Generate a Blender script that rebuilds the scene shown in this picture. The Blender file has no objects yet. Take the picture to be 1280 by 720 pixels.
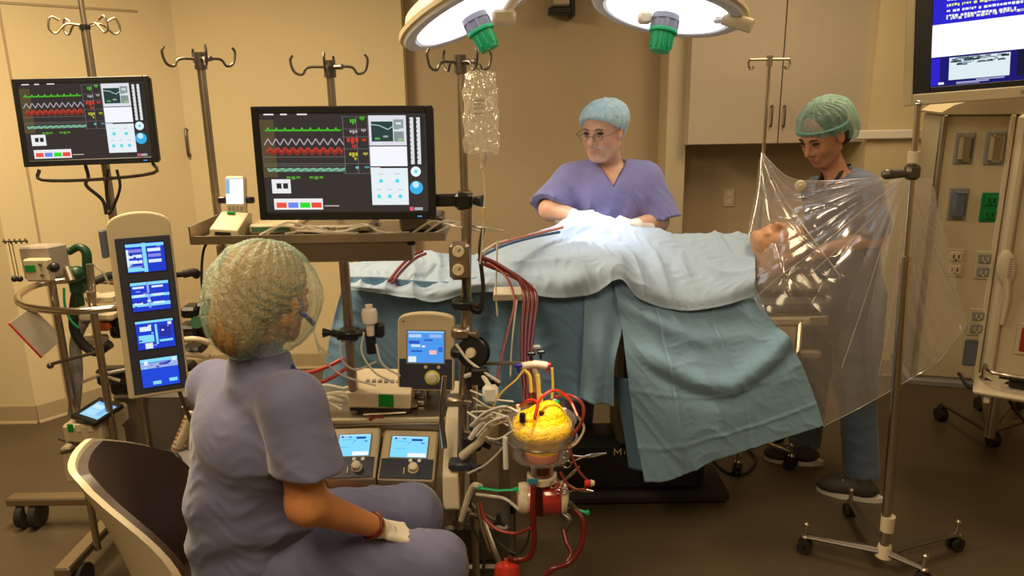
import bpy, bmesh, math, random
import numpy as np
from mathutils import Vector, Matrix, noise

SC = bpy.context.scene
COL = SC.collection
R = math.radians
random.seed(7)

# ------------------------------------------------------------------ camera
CZ, FPX, PITCH, ROLL = 1.75, 950.0, R(14.6), R(0.94)
_U0 = Vector((0, math.sin(PITCH), math.cos(PITCH))); _X0 = Vector((1, 0, 0))
FWD = Vector((0, math.cos(PITCH), -math.sin(PITCH)))
RGT = _X0 * math.cos(ROLL) - _U0 * math.sin(ROLL)
UPV = _X0 * math.sin(ROLL) + _U0 * math.cos(ROLL)
CAM = Vector((0, 0, CZ))
cd = bpy.data.cameras.new('camera'); cam = bpy.data.objects.new('camera', cd); COL.objects.link(cam)
cd.sensor_width = 36; cd.lens = 36 * FPX / 1280; cd.clip_start = 0.05
cam.matrix_world = Matrix(((RGT.x, UPV.x, -FWD.x, CAM.x), (RGT.y, UPV.y, -FWD.y, CAM.y), (RGT.z, UPV.z, -FWD.z, CAM.z), (0, 0, 0, 1)))
SC.camera = cam
def ray(px, py): return FWD + RGT * ((px - 640) / FPX) + UPV * ((360 - py) / FPX)
def P(px, py, Y):                       # the point at depth Y seen at a pixel of the photograph
    d = ray(px, py); return CAM + d * (Y / d.y)
def PZ(px, py, z=0.0):                  # the point at height z
    d = ray(px, py); return CAM + d * ((z - CZ) / d.z)
def PX(px, Y, z):                       # the point at depth Y and height z seen in pixel column px
    X = 0.0
    for _ in range(12):
        v = Vector((X, Y, z)) - CAM; u = 640 + FPX * v.dot(RGT) / v.dot(FWD); X += (px - u) / FPX * v.dot(FWD)
    return Vector((X, Y, z))

# ------------------------------------------------------------------ world, lights, exposure
w = bpy.data.worlds.new('world'); SC.world = w; w.use_nodes = True
w.node_tree.nodes['Background'].inputs[0].default_value = (1.0, 0.74, 0.42, 1)
w.node_tree.nodes['Background'].inputs[1].default_value = 0.08
SC.view_settings.view_transform = 'Standard'; SC.view_settings.look = 'None'
SC.view_settings.exposure = 0.0; SC.view_settings.gamma = 1; SC.view_settings.use_curve_mapping = False
def area(name, loc, size, power, col, target=None, sy=None):
    l = bpy.data.lights.new(name, 'AREA'); l.energy = power; l.color = col; l.size = size
    if sy: l.shape = 'RECTANGLE'; l.size_y = sy
    o = bpy.data.objects.new(name, l); COL.objects.link(o); o.location = loc
    if target is not None:
        o.rotation_euler = (Vector(target) - Vector(loc)).to_track_quat('-Z', 'Y').to_euler()
    return o
def spot(name, loc, target, power, col, angle, blend=0.5, radius=0.1):
    l = bpy.data.lights.new(name, 'SPOT'); l.energy = power; l.color = col; l.spot_size = R(angle); l.spot_blend = blend; l.shadow_soft_size = radius
    o = bpy.data.objects.new(name, l); COL.objects.link(o); o.location = loc
    o.rotation_euler = (Vector(target) - Vector(loc)).to_track_quat('-Z', 'Y').to_euler()
    return o
WARM = (1.0, 0.77, 0.46)
area('ceiling_panel_light', (-1.6, 2.6, 2.72), 0.6, 94, WARM, sy=1.2)
area('ceiling_panel_light.001', (-0.6, 0.4, 2.72), 0.6, 42, WARM, sy=1.2)
area('ceiling_panel_light.002', (1.5, 0.6, 2.72), 0.6, 17, WARM, sy=1.2)
area('ceiling_panel_light.003', (1.5, 3.1, 2.72), 0.6, 25, WARM, sy=1.2)

# ------------------------------------------------------------------ materials
MATS = {}
def mat(name, col, rough=0.5, metal=0.0, bump=0.0, bscale=40.0, var=0.0, vscale=6.0, coat=0.0, trans=0.0, alpha=1.0, emit=None, estr=1.0, sss=0.0, ior=1.45, stretch=None, col2=None, sheen=0.0):
    if name in MATS: return MATS[name]
    m = bpy.data.materials.new(name); m.use_nodes = True; nt = m.node_tree; N = nt.nodes; L = nt.links
    b = N['Principled BSDF']; c = (*col, 1)
    b.inputs['Base Color'].default_value = c; b.inputs['Roughness'].default_value = rough; b.inputs['Metallic'].default_value = metal
    b.inputs['Coat Weight'].default_value = coat; b.inputs['Transmission Weight'].default_value = trans; b.inputs['Alpha'].default_value = alpha
    b.inputs['IOR'].default_value = ior; b.inputs['Subsurface Weight'].default_value = sss; b.inputs['Sheen Weight'].default_value = sheen
    if sss: b.inputs['Subsurface Radius'].default_value = (0.012, 0.005, 0.003); b.inputs['Subsurface Scale'].default_value = 1.0
    if emit: b.inputs['Emission Color'].default_value = (*emit, 1); b.inputs['Emission Strength'].default_value = estr
    if bump or var:
        tc = N.new('ShaderNodeTexCoord'); src = tc.outputs['Object']
        if stretch:
            mp = N.new('ShaderNodeMapping'); mp.inputs['Scale'].default_value = stretch; L.new(src, mp.inputs[0]); src = mp.outputs[0]
        if var:
            n = N.new('ShaderNodeTexNoise'); n.inputs['Scale'].default_value = vscale; n.inputs['Detail'].default_value = 4; L.new(src, n.inputs['Vector'])
            r = N.new('ShaderNodeValToRGB'); r.color_ramp.elements[0].position = 0.3; r.color_ramp.elements[1].position = 0.7
            c2 = col2 or tuple(min(1, x * (1 - var)) for x in col)
            r.color_ramp.elements[0].color = (*c2, 1); r.color_ramp.elements[1].color = c
            L.new(n.outputs[0], r.inputs[0]); L.new(r.outputs[0], b.inputs['Base Color'])
        if bump:
            n = N.new('ShaderNodeTexNoise'); n.inputs['Scale'].default_value = bscale; n.inputs['Detail'].default_value = 3; L.new(src, n.inputs['Vector'])
            bp = N.new('ShaderNodeBump'); bp.inputs['Strength'].default_value = bump; bp.inputs['Distance'].default_value = 0.01
            L.new(n.outputs[0], bp.inputs['Height']); L.new(bp.outputs[0], b.inputs['Normal'])
    MATS[name] = m; return m
def thin_mat(name, col, opacity, rough=0.3, gloss=0.1, bump=0.0, bscale=20, transl=0.5):
    """thin film or gauze: part see-through, part diffuse/translucent, with a gloss layer"""
    if name in MATS: return MATS[name]
    m = bpy.data.materials.new(name); m.use_nodes = True; nt = m.node_tree; N = nt.nodes; L = nt.links
    N.remove(N['Principled BSDF']); out = N['Material Output']
    t = N.new('ShaderNodeBsdfTransparent'); d = N.new('ShaderNodeBsdfDiffuse'); tl = N.new('ShaderNodeBsdfTranslucent'); g = N.new('ShaderNodeBsdfGlossy')
    t.inputs[0].default_value = (1, 1, 1, 1); d.inputs[0].default_value = (*col, 1); tl.inputs[0].default_value = (*col, 1)
    g.inputs['Roughness'].default_value = rough; g.inputs[0].default_value = (1, 1, 1, 1)
    a = N.new('ShaderNodeMixShader'); a.inputs[0].default_value = transl; L.new(d.outputs[0], a.inputs[1]); L.new(tl.outputs[0], a.inputs[2])
    b = N.new('ShaderNodeMixShader'); L.new(t.outputs[0], b.inputs[1]); L.new(a.outputs[0], b.inputs[2])
    lw = N.new('ShaderNodeLayerWeight'); lw.inputs[0].default_value = 0.35
    mr = N.new('ShaderNodeMapRange'); mr.inputs['To Min'].default_value = opacity; mr.inputs['To Max'].default_value = min(1, opacity * 2.2); L.new(lw.outputs['Facing'], mr.inputs[0]); L.new(mr.outputs[0], b.inputs[0])
    e = N.new('ShaderNodeMixShader'); L.new(b.outputs[0], e.inputs[1]); L.new(g.outputs[0], e.inputs[2])
    mg = N.new('ShaderNodeMapRange'); mg.inputs['To Min'].default_value = gloss; mg.inputs['To Max'].default_value = min(1, gloss * 4); L.new(lw.outputs['Facing'], mg.inputs[0]); L.new(mg.outputs[0], e.inputs[0])
    L.new(e.outputs[0], out.inputs[0])
    if bump:
        tc = N.new('ShaderNodeTexCoord'); n = N.new('ShaderNodeTexNoise'); n.inputs['Scale'].default_value = bscale; n.inputs['Detail'].default_value = 2; n.inputs['Distortion'].default_value = 1.0
        L.new(tc.outputs['Object'], n.inputs['Vector']); bp = N.new('ShaderNodeBump'); bp.inputs['Strength'].default_value = bump; bp.inputs['Distance'].default_value = 0.02
        L.new(n.outputs[0], bp.inputs['Height']); L.new(bp.outputs[0], g.inputs['Normal']); L.new(bp.outputs[0], d.inputs['Normal'])
    MATS[name] = m; return m
def glow(r, g, b, s=1.0):
    k = 'glow_%.2f_%.2f_%.2f_%.1f' % (r, g, b, s)
    if k in MATS: return MATS[k]
    m = bpy.data.materials.new(k); m.use_nodes = True; nt = m.node_tree; N = nt.nodes
    N.remove(N['Principled BSDF']); e = N.new('ShaderNodeEmission'); e.inputs[0].default_value = (r, g, b, 1); e.inputs[1].default_value = s
    nt.links.new(e.outputs[0], N['Material Output'].inputs[0]); MATS[k] = m; return m

wall_m = mat('wall_paint', (0.68, 0.56, 0.34), 0.75, bump=0.04, bscale=120, var=0.05, vscale=1.5)
taupe_m = mat('taupe_paint', (0.46, 0.36, 0.23), 0.8, bump=0.04, bscale=120, var=0.06, vscale=1.5)
trim_m = mat('pale_trim', (0.56, 0.47, 0.33), 0.6, var=0.04)
cab_m = mat('cabinet_laminate', (0.52, 0.44, 0.34), 0.5, var=0.05, vscale=2)
base_m = mat('baseboard_vinyl', (0.40, 0.31, 0.19), 0.5)
floor_m = mat('floor_vinyl', (0.10, 0.075, 0.046), 0.42, bump=0.03, bscale=60, var=0.18, vscale=2.5)
chrome = mat('chrome', (0.62, 0.56, 0.48), 0.22, 1.0)
steel = mat('brushed_steel', (0.42, 0.36, 0.28), 0.38, 1.0, bump=0.05, bscale=200)
dark_steel = mat('dark_steel', (0.16, 0.14, 0.12), 0.4, 0.8)
black = mat('black_plastic', (0.012, 0.012, 0.014), 0.38)
black_r = mat('black_rubber', (0.02, 0.019, 0.018), 0.7)
beige_p = mat('beige_plastic', (0.55, 0.46, 0.30), 0.42, var=0.04)
cream_p = mat('cream_plastic', (0.66, 0.57, 0.41), 0.4)
grey_p = mat('grey_plastic', (0.25, 0.24, 0.23), 0.5)
navy_p = mat('navy_panel', (0.035, 0.04, 0.065), 0.4)
white_p = mat('white_plastic', (0.75, 0.73, 0.68), 0.4)
green_p = mat('green_plastic', (0.0, 0.36, 0.13), 0.4)
blood_m = mat('blood_tube', (0.12, 0.009, 0.006), 0.3, coat=0.15)
blood_l = mat('pale_blood_tube', (0.26, 0.035, 0.025), 0.3, coat=0.15)
clear_tube = mat('clear_tube', (0.72, 0.68, 0.58), 0.2, coat=0.4, alpha=0.7)
cable_m = mat('dark_cable', (0.02, 0.018, 0.016), 0.5)
clear_m = mat('clear_acrylic', (0.95, 0.93, 0.9), 0.06, trans=0.0, alpha=0.07, coat=0.3)

# ------------------------------------------------------------------ object helpers
MW = {}
def mw(o): return MW.get(o.name, Matrix.Identity(4)) if o else Matrix.Identity(4)
def tag(o, label=None, cat=None, group=None, kind=None):
    if label: o['label'] = label
    if cat: o['category'] = cat
    if group: o['group'] = group
    if kind: o['kind'] = kind
    return o
def thing(name, label, cat, loc=(0, 0, 0), rz=0.0, group=None):
    o = bpy.data.objects.new(name, None); COL.objects.link(o); o.empty_display_size = 0.05
    M = Matrix.Translation(Vector(loc)) @ Matrix.Rotation(rz, 4, 'Z')
    o.location = loc; o.rotation_euler = (0, 0, rz); MW[o.name] = M
    return tag(o, label, cat, group)
def frame(origin, fwd, up):
    """matrix whose +Y is fwd, +Z near up, +X the right-hand side"""
    y = Vector(fwd).normalized(); x = y.cross(Vector(up)).normalized(); z = x.cross(y).normalized(); o = Vector(origin)
    return Matrix(((x.x, y.x, z.x, o.x), (x.y, y.y, z.y, o.y), (x.z, y.z, z.z, o.z), (0, 0, 0, 1)))
def smooth_path(pts, n=8):
    pts = [Vector(p) for p in pts]
    if len(pts) < 3: return pts
    out = []; q = [pts[0] * 2 - pts[1]] + pts + [pts[-1] * 2 - pts[-2]]
    for i in range(1, len(q) - 2):
        a, b, c, d = q[i - 1:i + 3]
        for k in range(n):
            t = k / n
            out.append(0.5 * ((2 * b) + (c - a) * t + (2 * a - 5 * b + 4 * c - d) * t * t + (3 * b - a - 3 * c + d) * t ** 3))
    out.append(pts[-1]); return out
class B:
    def __init__(s, M=None): s.v = []; s.f = []; s.mi = []; s.mats = []; s.cur = 0; s.M = M
    def use(s, m):
        if m not in s.mats: s.mats.append(m)
        s.cur = s.mats.index(m); return s
    def add(s, vs, fs, M=None):
        n = len(s.v); T = s.M
        if M is not None: T = (T @ M) if T is not None else M
        for p in vs: s.v.append((T @ Vector(p)) if T is not None else Vector(p))
        for f in fs: s.f.append(tuple(i + n for i in f)); s.mi.append(s.cur)
        return s
    def box(s, c, d, M=None, bev=0.0):
        x, y, z = d[0] / 2, d[1] / 2, d[2] / 2; c = Vector(c)
        b = min(bev, x * .9, y * .9, z * .9)
        if b <= 0:
            vs = [(c.x + i * x, c.y + j * y, c.z + k * z) for i in (-1, 1) for j in (-1, 1) for k in (-1, 1)]
            return s.add(vs, [(0, 1, 3, 2), (4, 6, 7, 5), (0, 4, 5, 1), (2, 3, 7, 6), (0, 2, 6, 4), (1, 5, 7, 3)], M)
        vs = []; idx = {}
        for i in (-1, 1):
            for j in (-1, 1):
                for k in (-1, 1):
                    for a, q in enumerate(((i * x, j * (y - b), k * (z - b)), (i * (x - b), j * y, k * (z - b)), (i * (x - b), j * (y - b), k * z))):
                        idx[(i, j, k, a)] = len(vs); vs.append((c.x + q[0], c.y + q[1], c.z + q[2]))
        fs = []
        for i in (-1, 1):
            q = [idx[(i, -1, -1, 0)], idx[(i, 1, -1, 0)], idx[(i, 1, 1, 0)], idx[(i, -1, 1, 0)]]; fs.append(tuple(q if i > 0 else q[::-1]))
            q = [idx[(-1, i, -1, 1)], idx[(-1, i, 1, 1)], idx[(1, i, 1, 1)], idx[(1, i, -1, 1)]]; fs.append(tuple(q if i > 0 else q[::-1]))
            q = [idx[(-1, -1, i, 2)], idx[(1, -1, i, 2)], idx[(1, 1, i, 2)], idx[(-1, 1, i, 2)]]; fs.append(tuple(q if i > 0 else q[::-1]))
        for i in (-1, 1):
            for j in (-1, 1):
                fs.append((idx[(i, j, -1, 0)], idx[(i, j, 1, 0)], idx[(i, j, 1, 1)], idx[(i, j, -1, 1)]))
                fs.append((idx[(i, -1, j, 0)], idx[(i, 1, j, 0)], idx[(i, 1, j, 2)], idx[(i, -1, j, 2)]))
                fs.append((idx[(-1, i, j, 1)], idx[(1, i, j, 1)], idx[(1, i, j, 2)], idx[(-1, i, j, 2)]))
                for k in (-1, 1): fs.append((idx[(i, j, k, 0)], idx[(i, j, k, 1)], idx[(i, j, k, 2)]))
        return s.add(vs, fs, M)
    def tube(s, pts, r, n=8, smooth=0, cap=True, M=None, flat=1.0):
        pts = smooth_path(pts, smooth) if smooth else [Vector(p) for p in pts]
        rs = r if isinstance(r, (list, tuple)) else [r] * len(pts)
        if len(rs) != len(pts): rs = [float(np.interp(i / (len(pts) - 1) * (len(rs) - 1), range(len(rs)), rs)) for i in range(len(pts))]
        vs = []; fs = []; N = None
        for i, p in enumerate(pts):
            t = (pts[min(i + 1, len(pts) - 1)] - pts[max(i - 1, 0)])
            t = t.normalized() if t.length > 1e-9 else Vector((0, 0, 1))
            if N is None: N = t.cross(Vector((0, 0, 1)) if abs(t.z) < .9 else Vector((1, 0, 0))).normalized()
            else:
                N = (N - t * N.dot(t)); N = N.normalized() if N.length > 1e-6 else t.orthogonal().normalized()
            Bn = t.cross(N)
            for k in range(n):
                a = 2 * math.pi * k / n; vs.append(p + N * (math.cos(a) * rs[i]) + Bn * (math.sin(a) * rs[i] * flat))
        for i in range(len(pts) - 1):
            for k in range(n):
                k2 = (k + 1) % n; fs.append((i * n + k, i * n + k2, (i + 1) * n + k2, (i + 1) * n + k))
        if cap: fs.append(tuple(range(n - 1, -1, -1))); fs.append(tuple((len(pts) - 1) * n + k for k in range(n)))
        return s.add(vs, fs, M)
    def cyl(s, a, b, r, r2=None, n=16, M=None): return s.tube([a, b], [r, r if r2 is None else r2], n, M=M)
    def lathe(s, prof, n=24, M=None):       # profile of (radius, z)
        vs = []; fs = []
        for r, z in prof:
            for k in range(n): a = 2 * math.pi * k / n; vs.append((r * math.cos(a), r * math.sin(a), z))
        for i in range(len(prof) - 1):
            for k in range(n): k2 = (k + 1) % n; fs.append((i * n + k, i * n + k2, (i + 1) * n + k2, (i + 1) * n + k))
        if prof[0][0] > 1e-5: fs.append(tuple(range(n - 1, -1, -1)))
        if prof[-1][0] > 1e-5: fs.append(tuple((len(prof) - 1) * n + k for k in range(n)))
        return s.add(vs, fs, M)
    def ball(s, c, r, n=14, M=None):
        rr = r if isinstance(r, (list, tuple)) else (r, r, r); m = n // 2; pr = []
        vs = []; fs = []; c = Vector(c)
        for i in range(m + 1):
            th = math.pi * i / m
            for k in range(n):
                a = 2 * math.pi * k / n; vs.append((c.x + rr[0] * math.sin(th) * math.cos(a), c.y + rr[1] * math.sin(th) * math.sin(a), c.z - rr[2] * math.cos(th)))
        for i in range(m):
            for k in range(n): k2 = (k + 1) % n; fs.append((i * n + k, i * n + k2, (i + 1) * n + k2, (i + 1) * n + k))
        return s.add(vs, fs, M)
    def prism(s, out, h, M=None, z0=0.0):   # outline in XY, extruded along +Z
        n = len(out); vs = [(x, y, z0) for x, y in out] + [(x, y, z0 + h) for x, y in out]
        fs = [tuple(range(n - 1, -1, -1)), tuple(range(n, 2 * n))] + [(k, (k + 1) % n, n + (k + 1) % n, n + k) for k in range(n)]
        return s.add(vs, fs, M)
    def quad(s, a, b, c, d, M=None): return s.add([a, b, c, d], [(0, 1, 2, 3)], M)
    def build(s, name, m=None, parent=None, smooth=False, local=False, label=None, kind=None, bevel=0.0, weld=True):
        me = bpy.data.meshes.new(name)
        T = None if (local or not parent) else mw(parent).inverted()
        vs = [tuple(T @ p) if T is not None else tuple(p) for p in s.v]
        me.from_pydata(vs, [], s.f); mats = s.mats or []
        if m is not None: me.materials.append(m)
        else:
            for q in mats: me.materials.append(q)
            if mats: me.polygons.foreach_set('material_index', s.mi)
        bm = bmesh.new(); bm.from_mesh(me)
        if weld: bmesh.ops.remove_doubles(bm, verts=bm.verts, dist=1e-5)
        bmesh.ops.recalc_face_normals(bm, faces=bm.faces); bm.to_mesh(me); bm.free()
        if smooth: 
            me.polygons.foreach_set('use_smooth', [True] * len(me.polygons))
            try: me.set_sharp_from_angle(angle=R(40))
            except Exception: pass
        me.update()
        o = bpy.data.objects.new(name, me); COL.objects.link(o)
        if parent: o.parent = parent; MW[o.name] = mw(parent)
        else: MW[o.name] = Matrix.Identity(4)
        if bevel:
            bv = o.modifiers.new('bevel', 'BEVEL'); bv.width = bevel; bv.segments = 2; bv.limit_method = 'ANGLE'
        return tag(o, label, kind=kind)
def copy_tree(o, parent=None):
    c = o.copy(); COL.objects.link(c)
    if parent: c.parent = parent
    MW[c.name] = mw(o)
    for ch in [x for x in COL.objects if x.parent == o]: copy_tree(ch, c)
    return c
def struct(name, m, *boxes):
    b = B()
    for c, d in boxes: b.box(c, d)
    return b.build(name, m, kind='structure')
def span(b, x0, x1, y0, y1, z0, z1, bev=0.0, M=None): return b.box(((x0 + x1) / 2, (y0 + y1) / 2, (z0 + z1) / 2), (abs(x1 - x0), abs(y1 - y0), abs(z1 - z0)), M, bev)

# ------------------------------------------------------------------ implicit surfaces (bodies, clothes, caps)
def A3(p): return np.array(tuple(p), dtype=np.float32)
def smin(a, b, k):
    h = np.clip(0.5 + 0.5 * (b - a) / k, 0, 1); return b * (1 - h) + a * h - k * h * (1 - h)
def smax(a, b, k): return -smin(-a, -b, k)
def d_cap(p, a, b, ra, rb):
    a = A3(a); b = A3(b); ab = b - a; t = np.clip(((p - a) @ ab) / max(float(ab @ ab), 1e-9), 0, 1)
    return np.linalg.norm(p - a - t[:, None] * ab, axis=1) - (ra + (rb - ra) * t)
def d_ell(p, c, r, M=None):
    q = p - A3(c)
    if M is not None: q = q @ np.array(M, dtype=np.float32)
    r = np.array(r, dtype=np.float32); k0 = np.linalg.norm(q / r, axis=1); k1 = np.linalg.norm(q / (r * r), axis=1)
    return k0 * (k0 - 1) / np.maximum(k1, 1e-6)
def d_plane(p, o, n):
    n = A3(n); n = n / np.linalg.norm(n); return (p - A3(o)) @ n
def union(p, prims, k):
    d = None
    for q in prims:
        e = d_ell(p, *q[1:]) if q[0] == 'e' else d_cap(p, *q[1:])
        d = e if d is None else smin(d, e, k)
    return d
def surface(fn, lo, hi, h):
    lo = np.array(lo, dtype=np.float32); n = np.ceil((np.array(hi) - lo) / h).astype(int); n = ((n + 3) // 4 + 1) * 4
    g = lambda m, s: [lo[i] + s * np.arange(m[i], dtype=np.float32) for i in range(3)]
    cx, cy, cz = g(n // 4, 4 * h); c = np.stack(np.meshgrid(cx + 1.5 * h, cy + 1.5 * h, cz + 1.5 * h, indexing='ij'), -1).reshape(-1, 3)
    dc = fn(c).reshape(tuple(n // 4)); d = np.repeat(np.repeat(np.repeat(dc, 4, 0), 4, 1), 4, 2).astype(np.float32)
    m = np.abs(d) < 6.5 * h; ii = np.nonzero(m)
    pts = np.stack([lo[a] + h * ii[a].astype(np.float32) for a in range(3)], -1); d[ii] = fn(pts)
    s = d < 0; nx, ny, nz = d.shape
    cnt = sum(s[a:nx - 1 + a, b:ny - 1 + b, e:nz - 1 + e].astype(np.int8) for a in (0, 1) for b in (0, 1) for e in (0, 1))
    act = (cnt > 0) & (cnt < 8); ci = np.stack(np.nonzero(act), -1); idx = -np.ones(act.shape, dtype=np.int64); idx[act] = np.arange(len(ci))
    acc = np.zeros((len(ci), 3)); num = np.zeros(len(ci))
    cor = [(a, b, e) for a in (0, 1) for b in (0, 1) for e in (0, 1)]
    for u in cor:
        for ax in range(3):
            if u[ax]: continue
            v = list(u); v[ax] = 1
            du = d[ci[:, 0] + u[0], ci[:, 1] + u[1], ci[:, 2] + u[2]]; dv = d[ci[:, 0] + v[0], ci[:, 1] + v[1], ci[:, 2] + v[2]]
            x = (du < 0) != (dv < 0); t = np.where(x, du / np.where(x, du - dv, 1), 0)
            q = np.array(u, float)[None].repeat(len(ci), 0); q[:, ax] += t
            acc[x] += q[x]; num[x] += 1
    V = lo + h * (ci + acc / num[:, None])
    F = []
    for ax in range(3):
        sl0 = [slice(1, -1)] * 3; sl0[ax] = slice(0, -1); sl1 = list(sl0); sl1[ax] = slice(1, None)
        a = s[tuple(sl0)]; b = s[tuple(sl1)]; e = np.stack(np.nonzero(a != b), -1); 
        off = [1, 1, 1]; off[ax] = 0; ep = e + np.array(off); u, v = (ax + 1) % 3, (ax + 2) % 3
        def cell(du, dv):
            q = ep.copy(); q[:, u] -= du; q[:, v] -= dv; return idx[q[:, 0], q[:, 1], q[:, 2]]
        quad = np.stack([cell(1, 1), cell(0, 1), cell(0, 0), cell(1, 0)], -1)
        flip = ~a[e[:, 0], e[:, 1], e[:, 2]]; quad[flip] = quad[flip][:, ::-1]
        F.append(quad[(quad >= 0).all(1)])
    return V, np.concatenate(F)
def blob(name, m, fn, lo, hi, h, parent=None, extra=None, label=None, colors=None):
    V, F = surface(fn, lo, hi, h)
    if extra:
        for fn2, lo2, hi2, h2 in extra:
            V2, F2 = surface(fn2, lo2, hi2, h2); F = np.concatenate([F, F2 + len(V)]); V = np.concatenate([V, V2])
    W = V
    if parent:
        T = np.array(mw(parent).inverted()); W = V @ T[:3, :3].T + T[:3, 3]
    me = bpy.data.meshes.new(name); me.vertices.add(len(V)); me.vertices.foreach_set('co', W.astype(np.float32).ravel())
    me.loops.add(F.size); me.loops.foreach_set('vertex_index', F.astype(np.int32).ravel())
    me.polygons.add(len(F)); me.polygons.foreach_set('loop_start', np.arange(0, F.size, 4, dtype=np.int32)); me.polygons.foreach_set('loop_total', np.full(len(F), 4, dtype=np.int32))
    me.polygons.foreach_set('use_smooth', np.ones(len(F), dtype=bool)); me.update(calc_edges=True); me.validate()
    me.materials.append(m)
    if colors is not None:
        at = me.color_attributes.new('tint', 'FLOAT_COLOR', 'POINT'); cc = colors(V.astype(np.float32)); at.data.foreach_set('color', np.concatenate([cc, np.ones((len(V), 1))], 1).astype(np.float32).ravel())
    o = bpy.data.objects.new(name, me); COL.objects.link(o)
    if parent: o.parent = parent
    MW[o.name] = mw(parent)
    return tag(o, label)
def folds(p, k=30.0, a=(1, .3, .2), b=(.2, 1, .4), seed=0.0):
    """ridged cloth folds from warped sines"""
    x = p @ A3(a); y = p @ A3(b)
    w1 = np.sin(x * k + 2.2 * np.sin(y * k * .43 + seed) + seed); w2 = np.sin(y * k * .7 + 1.7 * np.sin(x * k * .5 + 1.3 * seed))
    return (np.abs(w1) ** 0.7 - .6) * (.5 + .5 * w2)

# ------------------------------------------------------------------ sheets: a loft through rows of points
def catmull(Rw, n):
    Rw = np.array([[tuple(p) for p in r] for r in Rw], dtype=float) if not isinstance(Rw, np.ndarray) else Rw
    q = np.concatenate([2 * Rw[:1] - Rw[1:2], Rw, 2 * Rw[-1:] - Rw[-2:-1]]); out = []; m = len(Rw) - 1
    for t in np.linspace(0, m, n):
        i = min(int(t), m - 1); f = t - i; a, b, c, d = q[i], q[i + 1], q[i + 2], q[i + 3]
        out.append(.5 * (2 * b + (c - a) * f + (2 * a - 5 * b + 4 * c - d) * f * f + (3 * b - a - 3 * c + d) * f ** 3))
    return np.array(out)
def sheet(name, m, rows, nu=120, nv=60, thick=0.0015, disp=None, parent=None, label=None):
    g = catmull(rows, nv); g = catmull(np.swapaxes(g, 0, 1), nu); g = np.swapaxes(g, 0, 1)      # (nv,nu,3)
    if disp is not None:
        du = np.gradient(g, axis=1); dv = np.gradient(g, axis=0); nrm = np.cross(du, dv); nrm /= np.maximum(np.linalg.norm(nrm, axis=2, keepdims=True), 1e-9)
        U, V = np.meshgrid(np.linspace(0, 1, nu), np.linspace(0, 1, nv)); g = g + nrm * disp(U, V, g)[..., None]
    T = np.array(mw(parent).inverted()) if parent else np.eye(4)
    vs = g.reshape(-1, 3) @ T[:3, :3].T + T[:3, 3]
    fs = [(i * nu + j, i * nu + j + 1, (i + 1) * nu + j + 1, (i + 1) * nu + j) for i in range(nv - 1) for j in range(nu - 1)]
    me = bpy.data.meshes.new(name); me.from_pydata([tuple(v) for v in vs], [], fs); me.materials.append(m)
    me.polygons.foreach_set('use_smooth', [True] * len(me.polygons)); me.update()
    o = bpy.data.objects.new(name, me); COL.objects.link(o)
    if thick: s = o.modifiers.new('thickness', 'SOLIDIFY'); s.thickness = thick; s.offset = 0
    if parent: o.parent = parent
    MW[o.name] = mw(parent)
    return tag(o, label)
# ================================================================== the room
H = 2.8
YB, YT, YR, YL = 4.72, 4.84, 4.42, 3.92       # back wall, taupe wall, right wall plane, left wall plane
xL = PZ(60, 520).x; x0 = PX(231, YB, 1.6).x; x1 = PX(508, YB, 1.6).x
xc0 = PX(834, 4.58, 1.6).x; xc1 = PX(859, 4.58, 1.6).x; xr = PX(1085, YR, 1.5).x
XR, XLf, YF = 3.7, -4.6, -2.8
def wall(name, m, a, b, z0=0, z1=H, t=0.12, out=1):
    """a slab standing on the line a-b, its thickness on the far side"""
    a = Vector((*a, 0)); b = Vector((*b, 0)); d = (b - a).normalized(); n = Vector((-d.y, d.x, 0)) * t * out
    q = B(); vs = [a, b, b + n, a + n]
    q.add([v + Vector((0, 0, z0)) for v in vs] + [v + Vector((0, 0, z1)) for v in vs], [(3, 2, 1, 0), (4, 5, 6, 7), (0, 1, 5, 4), (1, 2, 6, 5), (2, 3, 7, 6), (3, 0, 4, 7)])
    return q.build(name, m, kind='structure')
def skirting(name, a, b, off=1):
    a = Vector((*a, 0)); b = Vector((*b, 0)); d = (b - a).normalized(); n = Vector((d.y, -d.x, 0)) * off; L = (b - a).length
    M = Matrix(((d.x, n.x, 0, a.x), (d.y, n.y, 0, a.y), (0, 0, 1, 0), (0, 0, 0, 1)))
    q = B(M); prof = [(0, 0), (0.018, 0), (0.016, 0.006), (0.008, 0.014), (0.006, 0.098), (0.003, 0.104), (0, 0.105)]
    q.add([(0, y, z) for y, z in prof] + [(L, y, z) for y, z in prof], [(k, k + 1, k + 8, k + 7) for k in range(6)] + [(6, 0, 7, 13), tuple(range(6, -1, -1)), tuple(range(7, 14))])
    return q.build(name, base_m, kind='structure')
struct('floor', floor_m, (((XR + XLf) / 2, 1.0, -0.05), (XR - XLf + .3, 8.2, .1)))
struct('ceiling', mat('ceiling_tile', (0.6, 0.55, 0.45), .9), (((XR + XLf) / 2, 1.0, H + .05), (XR - XLf + .3, 8.2, .1)))
wall('wall_left', wall_m, (XLf, YL), (xL, YL))
wall('wall_left_return', wall_m, (xL, YL), (x0, YB)); WB = wall('wall_back', wall_m, (x0, YB), (x1, YB))
wall('wall_back_taupe', taupe_m, (x1 - .4, YT + .002), (xc0 + .05, YT + .002))
wall('wall_niche', taupe_m, (xc1 - .06, 4.82), (xr + .1, 4.82)); wall('wall_right', wall_m, (xr, YR), (XR, YR))
wall('wall_right_return', wall_m, (xr + .001, 4.88), (xr + .001, YR + .115))
wall('wall_side_right', wall_m, (XR, 4.6), (XR, YF)); wall('wall_side_left', wall_m, (XLf, YF), (XLf, YL + .1)); wall('wall_front', wall_m, (XR, YF), (XLf, YF))
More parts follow.
